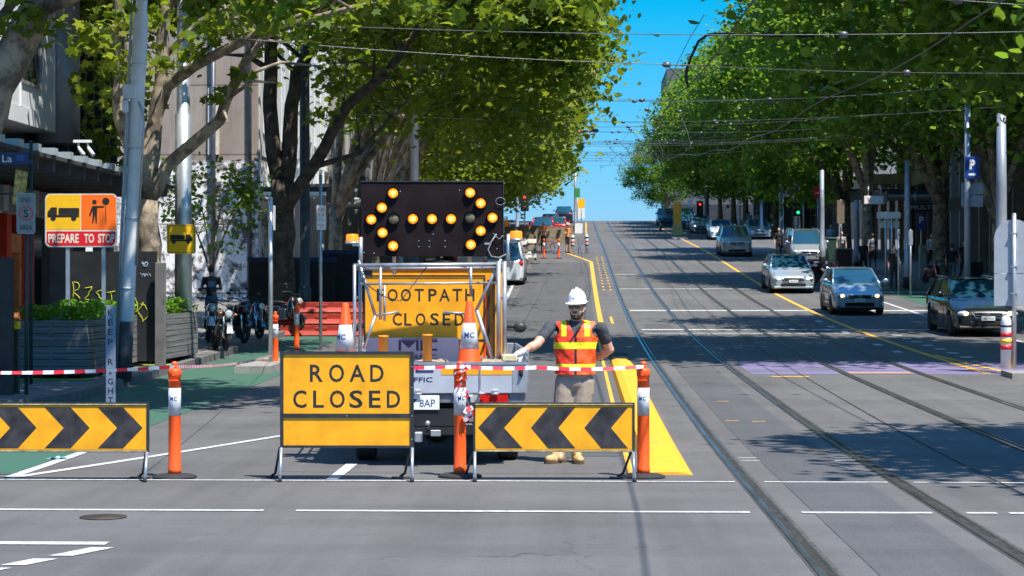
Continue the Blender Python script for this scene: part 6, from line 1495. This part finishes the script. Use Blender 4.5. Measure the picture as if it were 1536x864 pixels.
# ================================================================== BUILDINGS
def gw(): return GLASSD
REFG=M('reflecting_glass',(.02,.03,.035),.03,0,0,spec=1.0)
DKW=M('window_dark',(.02,.026,.034),.06,0,.0,spec=.8)
def facade(label,x,y0,y1,h,side,wall,ground,fl=3.4,bay=3.2,win=(1.9,2.1),fins=None,depth=10,gh=4.2,awn=None,glass=DKW,trim=None,cat='building',vis=99):
    """street building; side=-1 stands left of the street and faces +x, side=+1 faces -x"""
    zb=gz((y0+y1)/2); f=-side; base_=min(gz(y0),gz(y1))-.3
    t=thing('street_building',label,cat,(x,(y0+y1)/2,zb),0); hl=(y1-y0)/2; B=base_-zb
    def bx(g,d0,d1,a,b,z0,z1,bev=0): # d along outward normal
        p,q=sorted((f*d0,f*d1)); g.box(p,q,a,b,z0,z1,bev)
    g=MB(); bx(g,-depth,0,-hl,hl,gh,h); g.build('wall',wall,t)
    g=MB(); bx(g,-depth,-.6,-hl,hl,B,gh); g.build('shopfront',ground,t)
    nb=max(1,int((y1-y0)/bay)); nf=int((h-gh-.6)/fl)
    for b in range(nb):
        yc_=-hl+(b+.5)*(y1-y0)/nb
        g=MB(); bx(g,-.62,-.55,yc_-bay*.4,yc_+bay*.4,B+.6,gh-.6); fr=g.build('shop_window',glass,t)
        g=MB(); bx(g,-.6,0,yc_-bay*.5-.0,yc_-bay*.5+.28,B,gh); g.build('pier',trim or wall,t)
        for k in range(min(nf,vis)):
            z=gh+.9+k*fl
            g=MB(); bx(g,-.06,.012,yc_-win[0]/2,yc_+win[0]/2,z,z+win[1]); 
            wn=g.build('window',glass,t)
            g=MB(); bx(g,.012,.05,yc_-win[0]/2-.06,yc_-win[0]/2,z-.06,z+win[1]+.06); bx(g,.012,.05,yc_+win[0]/2,yc_+win[0]/2+.06,z-.06,z+win[1]+.06); bx(g,.012,.05,yc_-.03,yc_+.03,z,z+win[1]); bx(g,.012,.08,yc_-win[0]/2,yc_+win[0]/2,z-.1,z-.0); bx(g,.012,.05,yc_-win[0]/2,yc_+win[0]/2,z+win[1],z+win[1]+.06)
            g.build('frame',trim or ALU,wn)
    if fins:
        g=MB(); n=int((y1-y0)/fins[0])
        for k in range(n+1): bx(g,.0,fins[1],-hl+k*fins[0]-.12,-hl+k*fins[0]+.12,fins[2] if len(fins)>2 else gh,h)
        g.build('fins',fins[3] if len(fins)>3 else (trim or wall),t)
    if awn:
        g=MB(); za,wd,m1,m2=awn; 
        slp=(gz(y1)-gz(y0))/(y1-y0)
        n=4
        for k in range(n):
            a=-hl+(2*hl)*k/n; z=za+slp*(a+hl/n); bx(g,.002,wd,a+.02,a+2*hl/n-.02,z,z+.12)
            g.m=1; bx(g,wd,wd+.04,a+.02,a+2*hl/n-.02,z-.25,z+.3); bx(g,.1,wd,a-.02+.04,a+.06,z+.12,z+.3); g.m=0
        g.build('awning',[m1,m2],t)
    return t
WB,_t=base('brown_concrete',.85)
_gp=_t.n('ShaderNodeNewGeometry'); _sx=_t.n('ShaderNodeSeparateXYZ'); _t.l(_gp.outputs['Position'],_sx.inputs[0])
_cc=_t.mix(_t.rng(_t.noise(.5,8,rough=.65),.35,.7),(.27,.215,.18),(.38,.32,.28)); _cc=_t.mix(_t.rng(_t.noise(1,5,sc3=(3,3,.25)),.5,.75,0,.6),_cc,(.10,.08,.07))
_lo=_t.rng(_sx.outputs['Z'],6.3,6.45,1,0); _pt=_t.mix(_t.rng(_t.noise(2.2,9,rough=.75),.44,.52),(.12,.105,.10),(.78,.76,.76)); _cc=_t.mix(_lo,_cc,_pt)
def _joint(sock,per,off):
    a=_t.n('ShaderNodeMath',operation='ADD'); a.inputs[1].default_value=off; _t.l(sock,a.inputs[0]); b=_t.n('ShaderNodeMath',operation='FRACT'); c=_t.n('ShaderNodeMath',operation='DIVIDE'); c.inputs[1].default_value=per; _t.l(a.outputs[0],c.inputs[0]); _t.l(c.outputs[0],b.inputs[0]); return _t.rng(b.outputs[0],.0,.03,1,0)
_cc=_t.mix(_joint(_sx.outputs['Z'],2.5,.9),_cc,(.05,.04,.035)); _cc=_t.mix(_joint(_sx.outputs['X'],3.1,100),_cc,(.05,.04,.035)); _t.l(_cc,_t.b.inputs['Base Color'])
STONE=M('pale_render',(.50,.49,.46),.8,0,.12,1.2); STONEW=M('white_panel',(.66,.68,.70),.55,0,.10,1.5); GREYR=M('grey_render',(.22,.22,.22),.8,0,.15,1.5); CREAMR=M('cream_render',(.40,.36,.30),.8,0,.15,1.5)
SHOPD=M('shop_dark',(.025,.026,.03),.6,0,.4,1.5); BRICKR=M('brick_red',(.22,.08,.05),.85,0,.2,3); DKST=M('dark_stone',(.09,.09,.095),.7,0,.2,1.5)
# left front building with stepped awning
t=thing('corner_building','white panelled building with a round grey column, dark glass front and stepped awning, top left','building',(-11.5,41,gz(41)))
def bx(g,d0,d1,a,b,z0,z1,bev=0): g.box(d0,d1,a-41,b-41,z0,z1,bev)
g=MB(); bx(g,-10,0,29,43.6,5.0,18); g.m=1; bx(g,-10,-.7,43.6,50,4.7,18); g.m=0; bx(g,0,.02,29,43.6,5.0,5.35); 
for yj in (40.9,43.55): bx(g,.0,.03,yj-.02,yj+.02,5.35,18)
g.build('wall',[STONEW,SHOPD],t)
for a,b in ((30.2,32.4),(33.6,35.8),(37.0,39.2),(40.95,42.35)):
    for z in (5.9,9.6,13.3):
        g=MB(); bx(g,-.05,.015,a,b,z,z+2.9); wn=g.build('window',REFG,t); g=MB(); bx(g,.016,.05,a-.07,a,z-.07,z+2.97); bx(g,.016,.05,b,b+.07,z-.07,z+2.97); bx(g,.016,.05,a,b,z+1.6,z+1.66); bx(g,.016,.05,a,b,z-.07,z); g.build('frame',ALU,wn)
g=MB(); g.lathe([(.48,4.8),(.48,7.3),(.47,7.31),(.48,7.33),(.48,10.5),(.47,10.52),(.48,10.54),(.48,18)],(-.1,44.3-41,0),20); g.build('column',M('column_grey',(.33,.34,.38),.4,.2,.06,1),t)
g=MB(); bx(g,-.7,-.2,45.0,49.9,4.7,18); g.build('glass_front',REFG,t)
g=MB()
for k in range(7): bx(g,-.2,-.08,45.05+k*.8,45.17+k*.8,4.7,18)
for z in (6.0,9.0,12.0): bx(g,-.2,-.12,45,49.9,z,z+.08)
g.build('mullion',M('mullion_dark',(.04,.045,.06),.4,.4),t)
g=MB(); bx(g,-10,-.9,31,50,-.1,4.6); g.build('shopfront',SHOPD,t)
PALEW=M('pale_soffit',(.34,.31,.29),.8,0,.2,2)
g=MB()
for k in range(13): 
    y=32.5+k*1.12; g.m=0; bx(g,-.9,2.0+.0*k,y,y+1.06,3.93,4.0); g.m=1; bx(g,1.6,2.05,y-.03,y+.22,4.0,4.13); g.m=2; bx(g,-.9,1.9,y+.5,y+.58,3.72,3.93)
g.build('awning',[M('soffit_dark',(.05,.05,.055),.7),M('fascia_pale',(.42,.48,.50),.4,.3,.1),M('rafter_grey',(.11,.11,.115),.7)],t)
g=MB()
for k in range(14): bx(g,.0+.02*(k%2),.35,33.0+k*1.1,33.35+k*1.1,3.1,3.6)
bx(g,-.1,.0,32.5,48,3.1,3.65); g.build('bracket_row',PALEW,t)
for a,b in ((31.4,33.2),(35,37.2),(38.2,41),(42,45.5)): g=MB(); bx(g,-.89,-.8,a,b,.5,2.9); g.build('shop_window',DKW,t)
REDF=M('shop_red',(.70,.05,.02),.5,0,.15,4); ORF=M('shop_orange',(.75,.28,.10),.6,0,.2,4)
g=MB()
for a,w_ in ((38.6,.25),(40.2,.2),(41.4,.35),(42.8,.7)): bx(g,-.8,-.42,a,a+w_,.0,3.9)
g.m=1; bx(g,-.79,-.5,41.76,42.79,2.35,2.75); bx(g,-.79,-.5,41.76,42.0,.2,2.34); bx(g,-.79,-.5,42.6,42.79,.2,2.34); g.m=0; bx(g,-.8,-.45,38.86,40.19,2.95,3.1); g.build('shop_frame',[REDF,ORF],t)
for a in (38.9,44.9,48.9): g=MB(); bx(g,-.45,.0,a,a+.32,0,3.0); g.build('pier',M('pier_grey',(.18,.17,.17),.8,0,.2,2),t)
# banner, cameras under the awning
x,y=W(29,33.2); t=thing('shop_banner','small tilted yellow patterned banner under the blue street name','banner',(x,y,0)); g=MB(); Z=lambda p:HC-(p-430)*33.2/F
g.add([(-.12,0,Z(306)),(.08,0,Z(309)),(.14,0,Z(258)),(-.06,0,Z(254)),(-.12,.02,Z(306)),(.08,.02,Z(309)),(.14,.02,Z(258)),(-.06,.02,Z(254))],[(0,1,2,3),(7,6,5,4),(0,4,5,1),(1,5,6,2),(2,6,7,3),(3,7,4,0)]); g.build('cloth',M('banner_yellow',(.75,.42,.12),.7,0,.6,14),t); g=MB(); g.box(-.5,-.02,.03,.05,Z(291)-.01,Z(291)+.02); g.build('arm',BLACK,t)
x,y=W(125,37.5); t=thing('security_camera','pair of pale security cameras hanging from the stepped awning','camera',(x,y,HC+(430-222)*37.5/F)); g=MB(); g.box(-.18,.15,-.05,.05,.1,.15); g.build('mount',WHITE,t)
for s in (-.1,.08): g=MB(); g.path([(s,0,.1),(s+.02,0,.0),(s+.12,-.05,-.14)],[.015,.03,.045],8); g.build('camera_body',WHITE,t)
# brown concrete wall building
t=thing('concrete_building','brown concrete building with a blank panelled end wall and patchy white paint','building',(-18.5,76,gz(76))); g=MB(); g.box(-8.5,7.0,-4.4,4.4,-2,22); g.build('wall',WB,t)
g=MB(); g.tube((5.4,-4.55,1.6),(5.4,-4.55,10),.09); g.tube((6.7,-4.5,0),(6.7,-4.5,21),.08); g.m=1; g.box(5.2,5.6,-4.5,-4.41,5.2,7.6); g.build('downpipe',[DKP,M('pale_scar',(.6,.56,.5),.8,0,.2)],t)
facade('white building with tall dark window strips beside the brown end wall',-11.5,80.5,92,22,-1,STONEW,SHOPD,fl=3.6,bay=1.9,win=(.75,2.9),gh=5.2,awn=(4.0,2.6,WHITE,M('fascia_black',(.02,.02,.025),.5)),trim=STONEW)
facade('low white panelled wall front ahead of the white building',-11.45,71.7,80.4,19,-1,STONE,SHOPD,fl=3.6,bay=2.1,win=(.8,2.8),gh=5.2,awn=(3.9,2.4,WHITE,MATS['fascia_black']),trim=STONEW)
facade('pale rendered building past the white one on the left',-11.6,92.2,104,16,-1,CREAMR,SHOPD,gh=4.4,awn=(3.2,2.8,STONEW,WHITE))
facade('grey building behind the plane trees on the left',-11.5,104.2,126,20,-1,GREYR,SHOPD,awn=(3.4,2.5,STONEW,WHITE))
facade('brick building past the far crossing on the left',-11.8,150,168,15,-1,BRICKR,SHOPD,awn=(3.3,2.5,REDF,REDF))
facade('cream building near the crest on the left',-11.6,168.2,190,14,-1,CREAMR,SHOPD)
facade('grey building at the crest on the left',-11.6,190.2,222,13,-1,GREYR,SHOPD)
facade('columned grey stone building along the right footpath',19.6,70,103,17,1,M('stone_grey_brown',(.24,.23,.21),.8,0,.15,1.2),SHOPD,bay=3.0,win=(1.6,2.2),gh=5.0,fins=(2.4,.9,-2.0,M('column_stone',(.26,.235,.205),.8,0,.15,1.5)),trim=GREYR,vis=2)
facade('shop building with dark fascia behind the plane tree on the right',19.3,103.3,122,12,1,CREAMR,SHOPD,awn=(3.4,3.4,M('awning_grey',(.2,.2,.21),.6),MATS['fascia_black']),trim=GREYR)
facade('glass and steel corner building past the right crossing',19.5,150,172,18,1,GREYR,SHOPD,glass=REFG,awn=(3.4,3,ALU,WHITE))
facade('dark building near the crest on the right',19.3,172.2,224,14,1,DKST,SHOPD)
facade('tall slate tower standing beyond the crest on the right',11.6,262,280,22,1,DKST,SHOPD,bay=3.5,depth=14)
facade('unseen low stone building added for its shadow beside the nearest right plane trees',20.5,28,69.7,9,1,CREAMR,SHOPD,trim=GREYR,vis=1)  # out-of-view building added to throw shade over the right side of the street
# fascia boards over the right shops
def fascia(px,py,d,w,h,label,m,txt=None,tm=None):
    x,y=W(px,d); o=thing('shop_sign',label,'shop sign',(x,y,HC-(py-430)*d/F)); g=MB(); g.box(-w/2,w/2,-.06,.06,-h/2,h/2,.01)
    if txt: g.m=1; g.text(txt[0],txt[1],-.063,0,txt[2],h*.5,.02)
    g.build('board',[m]+([tm] if tm else []),o); g=MB(); g.tube((-w*.3,0,h/2),(-w*.3,0,h/2+.5),.02); g.tube((w*.3,0,h/2),(w*.3,0,h/2+.5),.02); g.build('hanger',STEEL,o)
fascia(1387,311,96,1.5,.42,'black shop sign with the word MULTI to the left of the plane tree trunk',MATS['fascia_black'],('MULTI',-.15,1.1),M('dull_white',(.4,.4,.4),.6))
fascia(1312,300,104,1.1,.42,'white shop sign with a small red shield above the blond pedestrian',WHITE,('V',-.3,.2),SR)
fascia(1427,307,92,1.2,.6,'pale grey hanging shop sign right of the plane tree trunk',M('sign_warm_grey',(.30,.28,.26),.6))
# pale column front among the shops
x,y=W(1330,116); t=thing('sandstone_portal','sandstone coloured ribbed shop portal behind the two-post signs','portal',(x+.3,y,gz(y)+.1)); g=MB()
for k in range(7): g.box(-1.6+k*.5,-1.3+k*.5,0,.4,0,4.0,.02)
g.box(-1.8,1.9,-.1,.6,4.0,4.6); g.build('ribs',M('sandstone',(.42,.29,.20),.8,0,.12,2),t)
x,y=W(463,87); t=thing('shop_sign','white round logo sign under the canopy, left of the parking restriction sign','shop sign',(x-.6,y,HC-(318-430)*87/F)); g=MB(); g.box(-1.2,1.4,-.05,.05,-.7,.6); g.m=1; g.ringd(-.15,-.055,0,.5,.09); g.text('G',-.15,-.056,0,.3,.4,.02); g.build('board',[WHITE,M('logo_teal',(.05,.3,.4),.5)],t)

# ================================================================== WIRES
WIRE=M('wire_dark',(.05,.055,.06),.5,.3,0); WIREP=M('wire_pale',(.12,.12,.125),.4,.5,0)
def cat(p0,p1,sag,n=14):
    p0,p1=Vector(p0),Vector(p1); out=[]
    for i in range(n+1): t_=i/n; p=p0.lerp(p1,t_); p.z-=sag*4*t_*(1-t_); out.append(p)
    return out
def wire(label,pts,r,m=WIRE,group='overhead wires',knobs=(),cat_='wire'):
    g=MB(); g.path(pts,r,5); g.m=1
    for k in knobs: p=pts[k]; g.ell(p,(.09,.06,.06),8,6)
    return tag(g.build('overhead_wire',[m,WIREP]),label,cat_,group)
def at3(px,py,d): r=(px-768)*d/F; return Vector((r*math.cos(TH)-d*math.sin(TH),r*math.sin(TH)+d*math.cos(TH),HC-(py-430)*d/F))
wire('upper pale span wire crossing the whole street near the top of the left canopy',cat(at3(380,34,33),at3(1560,47,33),.12,24),.008,WIREP,knobs=(18,))
wire('second pale span wire slanting down to the dark coupling in the sky gap',cat(at3(350,57,36),at3(1060,98,38),.08,20),.008,WIREP)
wire('continuation wire from the coupling into the right canopy',cat(at3(1000,97,38),at3(1560,110,38),.05),.008,knobs=(0,9))
wire('short diagonal wire hanging below the coupling',[at3(1001,98,38),at3(1027,125,40)],.008)
wire('pale top wire running out of the upper right of the picture',cat(at3(985,-2,30),at3(1560,10,30),-.1),.008,WIREP,knobs=(9,11))
for xx,nm in ((2.34,'left'),(5.82,'right')):
    pts=[];y=-10
    while y<232: pts.append(Vector((xx+.18*math.sin(y*.09),y,gz(y)+5.75+.08*math.sin(y*.3)))); y+=4
    wire('%s contact wire following its tram track up the hill'%nm,pts,.013,WIREP if nm=='right' else WIRE)
    pts=[p+Vector((.1,0,.9+.25*math.sin(p.y*.21))) for p in pts[12:]]; wire('%s upper messenger wire above the tram track'%nm,pts,.007)
wire('thick black cable loop hanging at the edge of the right canopy',[at3(a,c,45) for a,c in ((1240,55),(1150,53),(1085,51),(1062,52),(1048,62),(1037,85),(1030,105),(1029,118),(1033,131))],.035,BLACK,group=None,cat_='cable')
wire('thin wire dropping from the cable loop to the canopy',cat(at3(1045,123,45),at3(1120,65,45),.05),.01,WIREP)
pd=[62,70,78,87,96,105,114,124,133,142,152,162,172,182,193,203,213]
for i,d in enumerate(pd):
    z=gz(d)+6.9+.35*math.sin(i*2.3); sk=1.2*math.sin(i*1.9)
    w_=cat((-7.9,d-sk,z+.5),(13.8,d+sk,z+.4+.3*math.sin(i)),.55,22)
    wire('tram span wire number %d counted up the hill from the arrow board'%(i+1),w_,.009,knobs=(10,14))
    w_=cat((-7.9,d+1.0,z-.35),(13.8,d+2.2+sk,z-.1),.4,16); 
    if i%2==0: wire('lower stay wire below span wire number %d'%(i+1),w_,.008)
rq=random.Random(9)
for i,(d,xx) in enumerate(((70,2.4),(84,5.8),(96,2.5),(110,5.6),(124,2.4),(138,3.6),(150,2.4),(166,5.0),(180,2.6),(196,4.4))):
    z=gz(d)+5.9; a=Vector((xx,d,z+1.0)); p=[a+Vector((-.9*math.sin(t_*PI)*(1 if i%2 else -1)+1.3*t_,3*t_,-1.4*math.sin(t_*PI)+.2*t_)) for t_ in [k/10 for k in range(11)]]
    wire('%s dangling feeder loop counted uphill between the tram wires'%('nearest','second','third','fourth','fifth','sixth','seventh','eighth','ninth','farthest')[i],p,.012,knobs=(0,10),group='feeder loops hanging between the tram wires')
for (a,b,d,l) in (((400,20),(1240,165),0,''),): pass
# bracket arm with stays reaching from the left pole line
g=MB(); d=92
p0,p1=at3(700,208,d),at3(893,196,d); g.path([p0,p1],.05,7); g.path([at3(832,160,d),p1],.04,7); g.path([at3(740,216,d),at3(893,201,d)],.03,6); g.m=1; g.ell(p1,(.16,.1,.1))
for k in range(10): q=p0.lerp(p1,k/10); g.tube(q,q+Vector((.12,0,-.28)),.02)
tag(g.build('bracket_arm',[M('arm_ochre',(.34,.19,.05),.6,0,.2),WIREP]),'ochre lattice bracket arm sticking out of the left canopy into the sky gap','bracket arm')

# ================================================================== CAMERA, LIGHT, SKY
cam=bpy.data.cameras.new('camera'); cam.sensor_width=36; cam.lens=F/1536*36; cam.clip_start=.5; cam.clip_end=6000
co=bpy.data.objects.new('camera',cam); COL.objects.link(co); co.location=(0,0,HC); co.rotation_euler=(PI/2-2/F,0,TH); SC.camera=co
cam.dof.use_dof=True; cam.dof.focus_distance=21; cam.dof.aperture_fstop=9
EL,AZ=62,48
L_=bpy.data.lights.new('sun','SUN'); L_.energy=4.2; L_.angle=R(.53); L_.color=(1,.95,.86)
so=bpy.data.objects.new('sun',L_); COL.objects.link(so)
sd=Vector((math.cos(R(EL))*math.cos(R(AZ)),-math.cos(R(EL))*math.sin(R(AZ)),math.sin(R(EL))))
so.rotation_euler=sd.to_track_quat('Z','Y').to_euler()
w=bpy.data.worlds.new('World'); SC.world=w; w.use_nodes=True; nt=w.node_tree; bg=nt.nodes['Background']
sk=nt.nodes.new('ShaderNodeTexSky'); sk.sky_type='NISHITA'; sk.sun_disc=False; sk.sun_elevation=R(EL); sk.sun_rotation=R(90+AZ); sk.air_density=1.0; sk.dust_density=.4; sk.ozone_density=1.6; sk.altitude=50
tc=nt.nodes.new('ShaderNodeTexCoord'); mp=nt.nodes.new('ShaderNodeMapping'); mp.inputs['Scale'].default_value=(1.6,1.6,9)
no=nt.nodes.new('ShaderNodeTexNoise'); no.inputs['Scale'].default_value=3.2; no.inputs['Detail'].default_value=8; no.inputs['Roughness'].default_value=.55
nt.links.new(tc.outputs['Generated'],mp.inputs[0]); nt.links.new(mp.outputs[0],no.inputs['Vector'])
mr=nt.nodes.new('ShaderNodeMapRange'); mr.inputs[1].default_value=.50; mr.inputs[2].default_value=.72; nt.links.new(no.outputs['Fac'],mr.inputs[0])
sp=nt.nodes.new('ShaderNodeSeparateXYZ'); nt.links.new(tc.outputs['Generated'],sp.inputs[0])
lo=nt.nodes.new('ShaderNodeMapRange'); lo.inputs[1].default_value=.035; lo.inputs[2].default_value=.085; lo.inputs[3].default_value=.75; lo.inputs[4].default_value=.0; nt.links.new(sp.outputs['Z'],lo.inputs[0])
ml=nt.nodes.new('ShaderNodeMath'); ml.operation='MULTIPLY'; nt.links.new(mr.outputs[0],ml.inputs[0]); nt.links.new(lo.outputs[0],ml.inputs[1])
tint=nt.nodes.new('ShaderNodeMix'); tint.data_type='RGBA'; tint.blend_type='MULTIPLY'; tint.inputs[0].default_value=1; tint.inputs[7].default_value=(.22,.62,.95,1); nt.links.new(sk.outputs[0],tint.inputs[6])
mc=nt.nodes.new('ShaderNodeMix'); mc.data_type='RGBA'; mc.inputs[7].default_value=(2.2,2.8,3.6,1); hz=nt.nodes.new('ShaderNodeValToRGB'); e=hz.color_ramp.elements; e[0].position=0; e[0].color=(.99,.52,.62,1); e[1].position=.6; e[1].color=(1,1,1,1); q=e.new(.14); q.color=(.016,.585,.55,1); nt.links.new(sp.outputs['Z'],hz.inputs[0]); t2=nt.nodes.new('ShaderNodeMix'); t2.data_type='RGBA'; t2.blend_type='MULTIPLY'; t2.inputs[0].default_value=1; nt.links.new(tint.outputs[2],t2.inputs[6]); nt.links.new(hz.outputs[0],t2.inputs[7]); nt.links.new(ml.outputs[0],mc.inputs[0]); nt.links.new(t2.outputs[2],mc.inputs[6]); nt.links.new(mc.outputs[2],bg.inputs['Color'])
bg.inputs['Strength'].default_value=.15
SC.view_settings.view_transform='Standard'; SC.view_settings.look='None'; SC.view_settings.exposure=.98; SC.view_settings.gamma=1
SC.cycles.max_bounces=8; SC.cycles.diffuse_bounces=3; SC.cycles.glossy_bounces=3; SC.cycles.transmission_bounces=4; SC.cycles.transparent_max_bounces=4
SC.cycles.use_denoising=True; SC.cycles.sample_clamp_indirect=6
